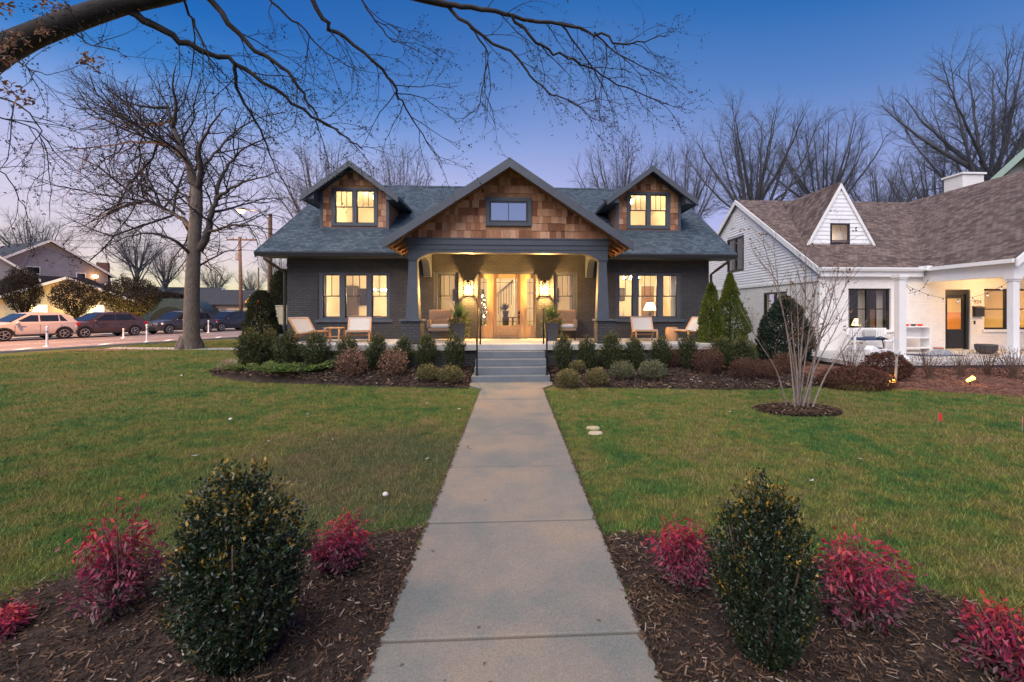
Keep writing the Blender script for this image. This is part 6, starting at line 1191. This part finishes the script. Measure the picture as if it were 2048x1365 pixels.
# ================================================================ BARE TREES
class Tree:
    def __init__(s, seed): s.q = random.Random(seed); s.b = []; s.buds = []
    def jit(s, d, a):
        q = s.q; v = d + Vector((q.gauss(0, a), q.gauss(0, a), q.gauss(0, a))); return v.normalized()
    def branch(s, p, d, L, r0, lev, cfg):
        q = s.q; n = max(2, cfg['seg'][min(lev, len(cfg['seg']) - 1)]); pts = [p.copy()]; rad = [r0]; dirs = [d]; rt = r0 * cfg.get('taper', .35)
        for k in range(1, n + 1):
            d = s.jit(d, cfg['wob'][min(lev, len(cfg['wob']) - 1)]); d = (d + Vector((0, 0, cfg['trop'][min(lev, len(cfg['trop']) - 1)]))).normalized(); p = p + d * (L / n); pts.append(p.copy()); rad.append(r0 + (rt - r0) * k / n); dirs.append(d)
        s.b.append((lev, pts, rad)); s.kids(pts, rad, dirs, L, lev, cfg)
    def limb(s, pts, r0, r1, lev, cfg, kids=True):
        """given polyline, smoothed"""
        pts = [Vector(p) for p in pts]; out = []
        for i in range(len(pts) - 1):
            p0, p1, p2, p3 = pts[max(i - 1, 0)], pts[i], pts[i + 1], pts[min(i + 2, len(pts) - 1)]
            for k in range(4): f = k / 4; out.append(.5 * (2 * p1 + (p2 - p0) * f + (2 * p0 - 5 * p1 + 4 * p2 - p3) * f * f + (3 * p1 - p0 - 3 * p2 + p3) * f ** 3))
        out.append(pts[-1]); n = len(out); jt = cfg.get('jit', .012) * (pts[-1] - pts[0]).length; out = [p + Vector((s.q.gauss(0, jt), s.q.gauss(0, jt), s.q.gauss(0, jt))) if 0 < i < n - 1 and lev else p for i, p in enumerate(out)]; rad = [r0 + (r1 - r0) * (k / (n - 1)) ** .8 for k in range(n)]; w = [s.q.gauss(0, .12) for _ in range(3)]
        dirs = [(out[min(i + 1, n - 1)] - out[max(i - 1, 0)]).normalized() for i in range(n)]; s.b.append((lev, out, rad)); L = sum((out[i + 1] - out[i]).length for i in range(n - 1))
        if kids: s.kids(out, rad, dirs, L, lev, cfg)
    def kids(s, pts, rad, dirs, L, lev, cfg):
        q = s.q
        if lev + 1 >= cfg['levels']:
            if cfg.get('bud'):
                for k in range(len(pts)):
                    if q.random() < cfg['bud']: s.buds.append((pts[k], dirs[k]))
            return
        c = cfg['n'][min(lev, len(cfg['n']) - 1)]; c = c if isinstance(c, int) else max(1, int(c * L + q.random()))
        f0 = cfg['from'][min(lev, len(cfg['from']) - 1)]
        for k in range(c):
            f = f0 + (1 - f0) * (k + q.random()) / c; x = f * (len(pts) - 1); i = min(int(x), len(pts) - 2); t = x - i; p = pts[i].lerp(pts[i + 1], t); r_ = rad[i] + (rad[i + 1] - rad[i]) * t; d = dirs[i]
            ax = d.orthogonal(); ax.rotate(Matrix.Rotation(q.uniform(0, 6.283), 3, d)); an = R(q.uniform(*cfg['ang'])); nd_ = (d * math.cos(an) + ax.normalized() * math.sin(an)).normalized()
            fl = cfg.get('flat', 0)
            if fl: nd_.y *= (1 - fl); nd_.normalize()
            ln = cfg['len'][min(lev, len(cfg['len']) - 1)]; ln = ln * q.uniform(.6, 1.25) * (1 - .35 * f) if cfg.get('abs') else L * ln * q.uniform(.6, 1.2) * (1.15 - .55 * f)
            rr_ = min(r_ * .75, max(cfg['rmin'], ln * cfg['slen'])); s.branch(p, nd_, ln, rr_, lev + 1, cfg)
    def mesh(s, levels, name, o, sides=(10, 7, 5, 3, 3, 3)):
        V = []; F4 = []; n0 = 0
        o = np.array(o)
        for lev, pts, rad in s.b:
            if lev not in levels: continue
            n = sides[min(lev, len(sides) - 1)]; P_ = np.array([tuple(p) for p in pts]) - o; k = len(P_); T = np.gradient(P_, axis=0); T /= np.linalg.norm(T, axis=1, keepdims=True) + 1e-9
            ref = np.array([0, 0, 1.]) if abs(T[0, 2]) < .85 else np.array([1., 0, 0]); U = np.cross(T, ref); U /= np.linalg.norm(U, axis=1, keepdims=True) + 1e-9; W_ = np.cross(T, U); an = np.arange(n) * 2 * math.pi / n
            ring = P_[:, None] + (U[:, None] * np.cos(an)[None, :, None] + W_[:, None] * np.sin(an)[None, :, None]) * np.array(rad)[:, None, None]; V.append(ring.reshape(-1, 3)); i = np.arange(k - 1)[:, None] * n; j = np.arange(n)[None]; j2 = (j + 1) % n
            F4.append((np.stack([i + j, i + j2, i + n + j2, i + n + j], -1).reshape(-1, 4)) + n0); n0 += k * n
        me = npmesh(name, np.concatenate(V), np.concatenate(F4)); me.shade_smooth(); return me
    def budmesh(s, o, size, seed):
        r_ = np.random.default_rng(seed); Pn = np.array([tuple(p) for p, d in s.buds]) - np.array(o); D = np.array([tuple(d) for p, d in s.buds]); k = 3; Pn = np.repeat(Pn, k, 0) + r_.normal(size=(len(Pn) * k, 3)) * size * .35; D = np.repeat(D, k, 0) + r_.normal(size=(len(Pn), 3)) * .7
        return npmesh('buds', *leaves(Pn, D, size * r_.uniform(.7, 1.3, len(Pn)), size * .6, r_, r_.uniform(0, 1, len(Pn))))
leafmat('bud', [(0, (.010, .009, .012)), (1, (.035, .026, .026))], .8, 0); leafmat('dead_leaf', [(0, (.10, .05, .03)), (1, (.35, .2, .12))], .8, .2)

mat('bark_mid', (.065, .05, .043), .9, .4, 9, .7, 25)  # darker than the trunk bark: the limbs' unlit look is put into the colour
# --- the big tree on the left lawn
T0 = Tree(5); base = Vector((-15.05, 22.15, 0)); Yt = 22.0
def TP(px, py, dy=0): return AT(px, py, Yt + dy)
cfg = dict(levels=5, seg=[6, 6, 5, 4, 3], wob=[.1, .14, .2, .22, .25], trop=[.02, .03, .04, .03, .02], jit=.005, n=[5, 2.3, 3.2, 4.4], ang=(26, 66), len=[.5, .52, .5, .52], rmin=.007, slen=.014, **{'from': [.3, .18, .12, .1]})
T0.limb([TP(383, 702), TP(383, 640), TP(385, 560), TP(389, 480), TP(393, 410), TP(394, 375)], .37, .22, 0, cfg, kids=False)
for k in range(7): a = k * .9; T0.b.append((0, [base + Vector((.5 * math.cos(a), .5 * math.sin(a), -.04)), base + Vector((.42 * math.cos(a), .42 * math.sin(a), .12)), base + Vector((.3 * math.cos(a), .3 * math.sin(a), .6))], [.10, .16, .1]))
for pts, r0, r1 in (
    ([(393, 395, 0), (384, 350, .2), (366, 305, .5), (345, 255, .8), (335, 215, 1), (310, 170, 1.3)], .24, .05),
    ([(398, 500, 0), (414, 470, -.1), (422, 430, -.2), (432, 400, -.3), (452, 385, -.5), (500, 360, -1), (560, 345, -1.5)], .20, .04),
    ([(394, 385, 0), (402, 345, -.4), (398, 300, -.9), (420, 255, -1.4), (455, 215, -1.8)], .17, .04),
    ([(388, 460, 0), (365, 440, .6), (335, 420, 1.2), (290, 405, 2.0), (240, 415, 2.6), (190, 440, 3.0)], .13, .03),
    ([(345, 255, .8), (352, 215, .4), (345, 170, .0), (352, 130, -.4)], .11, .03),
    ([(366, 310, .5), (335, 290, 1.5), (290, 285, 2.2), (230, 290, 3.0), (150, 300, 3.8)], .12, .03),
    ([(432, 400, -.3), (440, 360, .2), (465, 320, .6), (500, 290, 1.0), (545, 275, 1.4)], .11, .03),
    ([(392, 520, .1), (360, 490, -.6), (320, 470, -1.2), (270, 470, -1.8), (210, 490, -2.4)], .10, .025),
    ([(415, 465, -.1), (445, 455, -1.0), (490, 450, -1.8), (540, 460, -2.6)], .085, .025),
    ([(335, 215, 1), (300, 215, .4), (255, 205, -.3), (205, 175, -1)], .09, .025),
    ([(390, 430, .1), (375, 400, 1.2), (350, 375, 2.2), (320, 345, 3.2)], .11, .03),
    ([(400, 340, -.4), (430, 310, .6), (470, 265, 1.4), (520, 235, 2.0), (570, 225, 2.4)], .08, .02),
    ([(425, 425, -.2), (470, 415, .8), (520, 400, 1.6), (580, 395, 2.2)], .07, .02),
    ([(345, 240, .8), (300, 250, 1.8), (240, 245, 2.6), (170, 235, 3.2)], .07, .02),
    ([(370, 430, .6), (320, 390, .2), (260, 360, -.4), (190, 350, -1)], .07, .02),
    ([(388, 540, 0), (410, 525, 1.0), (450, 505, 2.0), (490, 500, 3.0)], .07, .02)):
    T0.limb([TP(*p) for p in pts], r0, min(r1, .014), 1, cfg)
big = thing('shade_tree', 'big bare shade tree with forked trunk on the left lawn', 'tree', base)
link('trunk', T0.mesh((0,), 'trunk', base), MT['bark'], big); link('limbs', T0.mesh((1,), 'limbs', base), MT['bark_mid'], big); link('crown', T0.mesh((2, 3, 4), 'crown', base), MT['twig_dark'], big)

# --- overhanging tree: trunk stands left of the photographer, limbs reach over the frame
T1 = Tree(9); b1 = Vector((-6.6, 3.4, 0)); YY = 4.4
def OP(px, py, Y=YY): return AT(px, py, Y)
cf = dict(levels=5, seg=[8, 7, 5, 4, 3], wob=[.05, .13, .18, .2, .22], trop=[0, -.03, -.05, -.03, -.0], n=[0, 5.2, 6.5, 9.0], ang=(22, 60), abs=1, jit=.006, len=[1.0, .85, .46, .17], rmin=.0021, slen=.0085, bud=.45, flat=.25, **{'from': [.2, .12, .1, .05]})
T1.limb([b1, b1 + Vector((.1, .05, 1.6)), b1 + Vector((.5, .2, 2.9)), OP(-160, 200, 4.2), OP(0, 104), OP(100, 58), OP(240, 10), OP(350, -14), OP(480, -50, 4.6), OP(650, -58, 4.8), OP(815, -10, 5.0), OP(895, 10, 5.1)], .175, .035, 0, dict(cf, n=[0]), kids=True)
for pts, Y0, Y1, r0, r1 in (
    ([(250, 18), (330, 62), (400, 100), (470, 127), (550, 180), (625, 230), (680, 268), (725, 300)], 4.4, 5.2, .040, .006),
    ([(400, -25), (460, 50), (515, 105), (575, 145), (605, 185), (632, 228), (680, 270)], 4.5, 4.9, .032, .006),
    ([(600, -55), (645, 35), (685, 75), (765, 140), (790, 180), (812, 216), (845, 270), (885, 328)], 4.7, 5.4, .028, .004),
    ([(470, 127), (480, 190), (520, 260), (540, 310), (556, 347)], 4.65, 5.3, .020, .004),
    ([(895, 10), (960, 16), (1024, 32), (1124, 52), (1189, 65), (1240, 88), (1290, 80), (1340, 70)], 5.1, 5.2, .032, .004),
    ([(1024, 32), (1074, 85), (1120, 112), (1174, 132), (1234, 170), (1304, 196), (1338, 210)], 5.1, 5.6, .020, .004),
    ([(895, 12), (950, 62), (1024, 105), (1060, 150), (1099, 185), (1164, 220), (1192, 242)], 5.1, 5.3, .022, .004),
    ([(1124, 52), (1160, 100), (1200, 160), (1215, 200), (1235, 235)], 5.15, 5.6, .012, .003),
    ([(1189, 65), (1230, 105), (1290, 135), (1330, 150)], 5.2, 5.5, .012, .003),
    ([(360, -12), (385, 40), (410, 95), (430, 150), (470, 190)], 4.5, 4.6, .014, .003),
    ([(700, -40), (735, 20), (765, 60), (790, 85), (800, 60)], 4.8, 5.0, .012, .003),
    ([(500, -50), (560, 20), (605, 55), (640, 95), (690, 130), (720, 145)], 4.6, 5.0, .014, .003),
    ([(940, 55), (975, 110), (965, 165), (960, 210), (925, 240)], 5.2, 5.3, .012, .003),
    ([(0, 112), (30, 118), (60, 140), (100, 150)], 4.3, 4.0, .010, .003),
    ([(-20, 190), (30, 205), (65, 235), (90, 290), (100, 360), (98, 440)], 4.2, 4.4, .009, .002),
    ([(-20, 230), (20, 240), (70, 260), (120, 315), (180, 360), (200, 400)], 4.2, 4.6, .008, .002),
    ([(150, 66), (180, 90), (230, 100), (260, 120)], 4.5, 4.3, .008, .002),
    ([(-30, 330), (10, 350), (40, 400), (60, 440), (66, 470)], 4.2, 4.4, .006, .002)):
    k = len(pts) - 1; T1.limb([OP(a, b_, Y0 + (Y1 - Y0) * i / k) for i, (a, b_) in enumerate(pts)], r0, r1, 1, cf)
ov = thing('overhanging_tree', 'bare budding tree whose thick limb and twigs hang over the top of the photo', 'tree', b1)
link('limbs', T1.mesh((0, 1), 'limbs', b1), MT['bark_dark'], ov); link('twigs', T1.mesh((2, 3, 4), 'twigs', b1), MT['twig_dark'], ov); link('buds', T1.budmesh(b1, .019, 3), MT['bud'], ov)
r_ = np.random.default_rng(31); cl = [OP(12, 90, 3.9), OP(38, 72, 4.0), OP(85, 62, 4.1), OP(10, 15, 4.0), OP(85, 10, 4.1), OP(115, 5, 4.1), OP(170, 118, 4.2), OP(185, 128, 4.2), OP(20, 180, 4.0), OP(50, 200, 4.1), OP(15, 120, 4.0)]
P_ = np.concatenate([np.array(tuple(c))[None] + r_.normal(size=(26, 3)) * .03 for c in cl]) - np.array(b1); link('seed_clusters', npmesh('seeds', *leaves(P_, r_.normal(size=P_.shape), .05, .022, r_, r_.uniform(0, 1, len(P_)))), MT['dead_leaf'], ov)['kind'] = 'stuff'

# --- multi-stem young tree in the mulch ring
T2 = Tree(21); b2 = Vector((5.1, 7.85, .02)); q2 = random.Random(4)
cy = dict(levels=4, seg=[8, 5, 4, 3], wob=[.05, .12, .16, .18], trop=[.03, .05, .04, .02], n=[4.0, 4.5, 4.0], ang=(18, 45), len=[.32, .5, .5], rmin=.0022, slen=.008, taper=.25, **{'from': [.3, .2, .1]})
for k, (px, py) in enumerate(((1478, 610), (1525, 480), (1545, 470), (1590, 560), (1612, 500), (1640, 520), (1662, 560), (1690, 480), (1716, 520), (1735, 640), (1582, 620), (1700, 600))):
    Yk = 7.85 + q2.uniform(-.5, .5); tip = AT(px, py, Yk); b0 = b2 + Vector((q2.uniform(-.14, .14) + .1 * (tip.x - b2.x) / 1.2, q2.uniform(-.1, .1), 0)); m1 = b0.lerp(tip, .35) + Vector((-(tip.x - b0.x) * .10, 0, .06)); m2 = b0.lerp(tip, .7) + Vector((-(tip.x - b0.x) * .06 + q2.uniform(-.04, .04), 0, 0))
    T2.limb([b0, m1, m2, tip], .020 * q2.uniform(.7, 1.2), .004, 0, cy)
yt = thing('multi_stem_tree', 'young bare multi-stem tree in a mulch ring on the right lawn', 'tree', b2); link('stems', T2.mesh((0,), 'stems', b2, (7,)), MT['twig_pale'], yt); link('twigs', T2.mesh((1, 2, 3), 'twigs', b2, (5, 4, 3, 3)), MT['twig_brown'], yt)
T2.buds = [(p[-1], (p[-1] - p[-2]).normalized()) for l, p, r__ in T2.b if l >= 1 and T2.q.random() < .10]; link('dead_leaves', T2.budmesh(b2, .05, 5), MT['dead_leaf'], yt)
g_ = G(1790, 775, .03); sp2 = thing('pruned_sapling', 'short pruned sapling trunk in the straw bed before the cottage', 'tree', g_); MB().tube([(0, 0, -.02), (.02, 0, .35), (.04, 0, .68)], [.035, .03, .026], 8).build('trunk', MT['twig_pale'], sp2, smooth=True); s_ = MB(); s_.tube([(.04, 0, .66), (-.03, .02, .8)], [.016, .01], 5); s_.tube([(.04, 0, .66), (.12, -.02, .82)], [.016, .01], 5); s_.build('stub', MT['twig_pale'], sp2)

# --- background trees: two grown once, copied with their own size
def fan_tree(seed, h, spread, vase=True, lv=5, dens=1.0):
    T = Tree(seed); q = random.Random(seed); c = dict(levels=lv, seg=[6, 6, 5, 4, 3], wob=[.05, .09, .12, .14, .16], trop=[.03, .03, .02, .01, .01], jit=.004, n=[0, 2.4 * dens, 3.2 * dens, 4.0 * dens], ang=(20, 56), len=[.5, .32, .46, .55], rmin=.010, slen=.0085, **{'from': [.3, .25, .15, .1]})
    T.limb([(0, 0, -.1), (.05, 0, h * .18), (.02, .05, h * .36), (.0, 0, h * .54)], h * .022, h * .012, 0, c, kids=False)
    for k in range(17):
        a = k * 2.4; d = spread * math.sqrt((k + .6) / 17) * q.uniform(.85, 1.05); z0 = h * q.uniform(.34, .54); zt = h * (.66 + .31 * math.sqrt(max(0, 1 - (d / spread / 1.08) ** 2))) * q.uniform(.95, 1.02); p0 = Vector((0, 0, z0)); p3 = Vector((d * math.cos(a), d * math.sin(a), zt)); u_ = Vector((math.cos(a), math.sin(a), 0))
        p1 = p0.lerp(p3, .33) + u_ * .05 * d; p2 = p0.lerp(p3, .68) + u_ * .07 * d
        T.limb([p0, p1, p2, p3], h * .012 * q.uniform(.7, 1.1), h * .0012, 1, c)
    return T.mesh((0, 1), 'trunk', (0, 0, 0), (9, 6)), T.mesh((2, 3, 4), 'crown', (0, 0, 0), (4, 4, 4, 3, 3))
FT = [fan_tree(31, 18, 6.6), fan_tree(32, 18, 7.0)]
for lab, px, Y, pytop, kind, sc, rz in (
    ('broad bare tree rising behind the left half of the cottage roof', 1508, 42, 212, 0, .90, .3), ('bare tree behind the pointed dormer of the cottage', 1648, 44, 226, 1, .74, 1.9), ('large bare tree at the top right behind the chimney', 1985, 37, 92, 1, .95, 2.2), ('smaller bare tree behind the cottage valley', 1872, 52, 285, 0, .85, .9), ('low bare tree between the dormer and the cottage valley', 1762, 60, 312, 1, .7, 2.6), ('bare tree behind the right dormer of the bungalow', 1368, 50, 285, 0, .62, 5.0), ('pale bare tree behind the ridge between gable and right dormer', 1236, 54, 284, 1, .78, .2), ('bare tree behind the ridge right of the left dormer', 800, 52, 296, 0, .62, 3.3), ('bare tree behind the left dormer', 640, 48, 290, 1, .8, 1.2), ('bare tree behind the far garage', 560, 75, 500, 0, .9, 2.0), ('distant bare tree above the brick house roof', 275, 85, 450, 1, .9, 2.9), ('distant bare tree above the pale gabled house', 70, 80, 430, 0, 1.0, .8), ('distant bare tree right of the brick house', 330, 75, 490, 0, .8, 4.4), ('distant bare tree above the white garage roof', 430, 90, 530, 1, .9, 5.5), ('distant bare tree near the thin pole', 500, 95, 540, 0, .9, .1)):
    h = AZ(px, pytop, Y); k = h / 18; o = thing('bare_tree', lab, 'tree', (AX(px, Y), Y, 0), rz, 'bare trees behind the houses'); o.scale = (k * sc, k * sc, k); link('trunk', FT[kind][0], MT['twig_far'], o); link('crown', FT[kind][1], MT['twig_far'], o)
# --- leafy dark trees by the far houses
def ball_mesh(n, rad, h, leaf, seed): return boxwood_mesh(n, rad, h, leaf, seed, .45, .3, .1, 2.0)
BM = [ball_mesh(7000, 2.0, 3.8, .17, 131), ball_mesh(9000, 2.1, 3.6, .15, 132)]
def crown_tree(label, px, Y, w, z0, z1, mesh, m):
    o = thing('leafy_tree', label, 'tree', (AX(px, Y), Y, 0)); c = link('crown', mesh, MT[m], o); c.location.z = z0; c.scale = (w / 4, w / 4, (z1 - z0) / 3.7); MB().tube([(0, 0, -.05), (.05, 0, z0 + .8)], [.16, .10], 7).build('trunk', MT['bark_dark'], o); 
    mb = MB()
    for k in range(5): a = k * 1.3; mb.tube([(.03, 0, z0 * .7), (.5 * math.cos(a), .5 * math.sin(a), z0 + .6), (w * .3 * math.cos(a), w * .3 * math.sin(a), z0 + (z1 - z0) * .5)], [.08, .06, .02], 5)
    mb.build('limbs', MT['bark_dark'], o, fix=False); return o
crown_tree('dark leafy tree above the cream SUV', 45, 42, 2.2, 1.5, 5.2, BM[0], 'leaf_dark'); crown_tree('dark leafy tree above the hood of the maroon SUV', 152, 41, 2.7, 1.4, 4.4, BM[1], 'leaf_dark')
ut = crown_tree('rounded russet tree lit from below beside the brick house', 264, 44, 3.7, 1.1, 4.8, BM[1], 'leaf_rust'); lamp('uplight_glow', (1.1, -1.9, .3), 300, (1, .62, .08), .1, ut)
q_ = thing('ground_uplight', 'yellow ground uplight at the foot of the russet tree', 'spotlight', (AX(264, 44) + 1.1, 42.1, 0)); MB().lathe([(.1, 0), (.12, .12), (.09, .13)], (0, 0, 0), 10).build('housing', MT['black_metal'], q_); MB().lathe([(.085, .131), (.08, .15)], (0, 0, 0), 10).build('lens', MT['amber_glow'], q_)
hd = link('far_hedge', cone_mesh(9000, 1.5, 3.0, .2, 140, .5), MT['leaf_dark']); hd.location = (AX(335, 62), 62, 0); hd.scale = (3.2, 1.2, 1.35); tag(hd, 'dark hedge mass behind the rounded shelter', 'hedge')
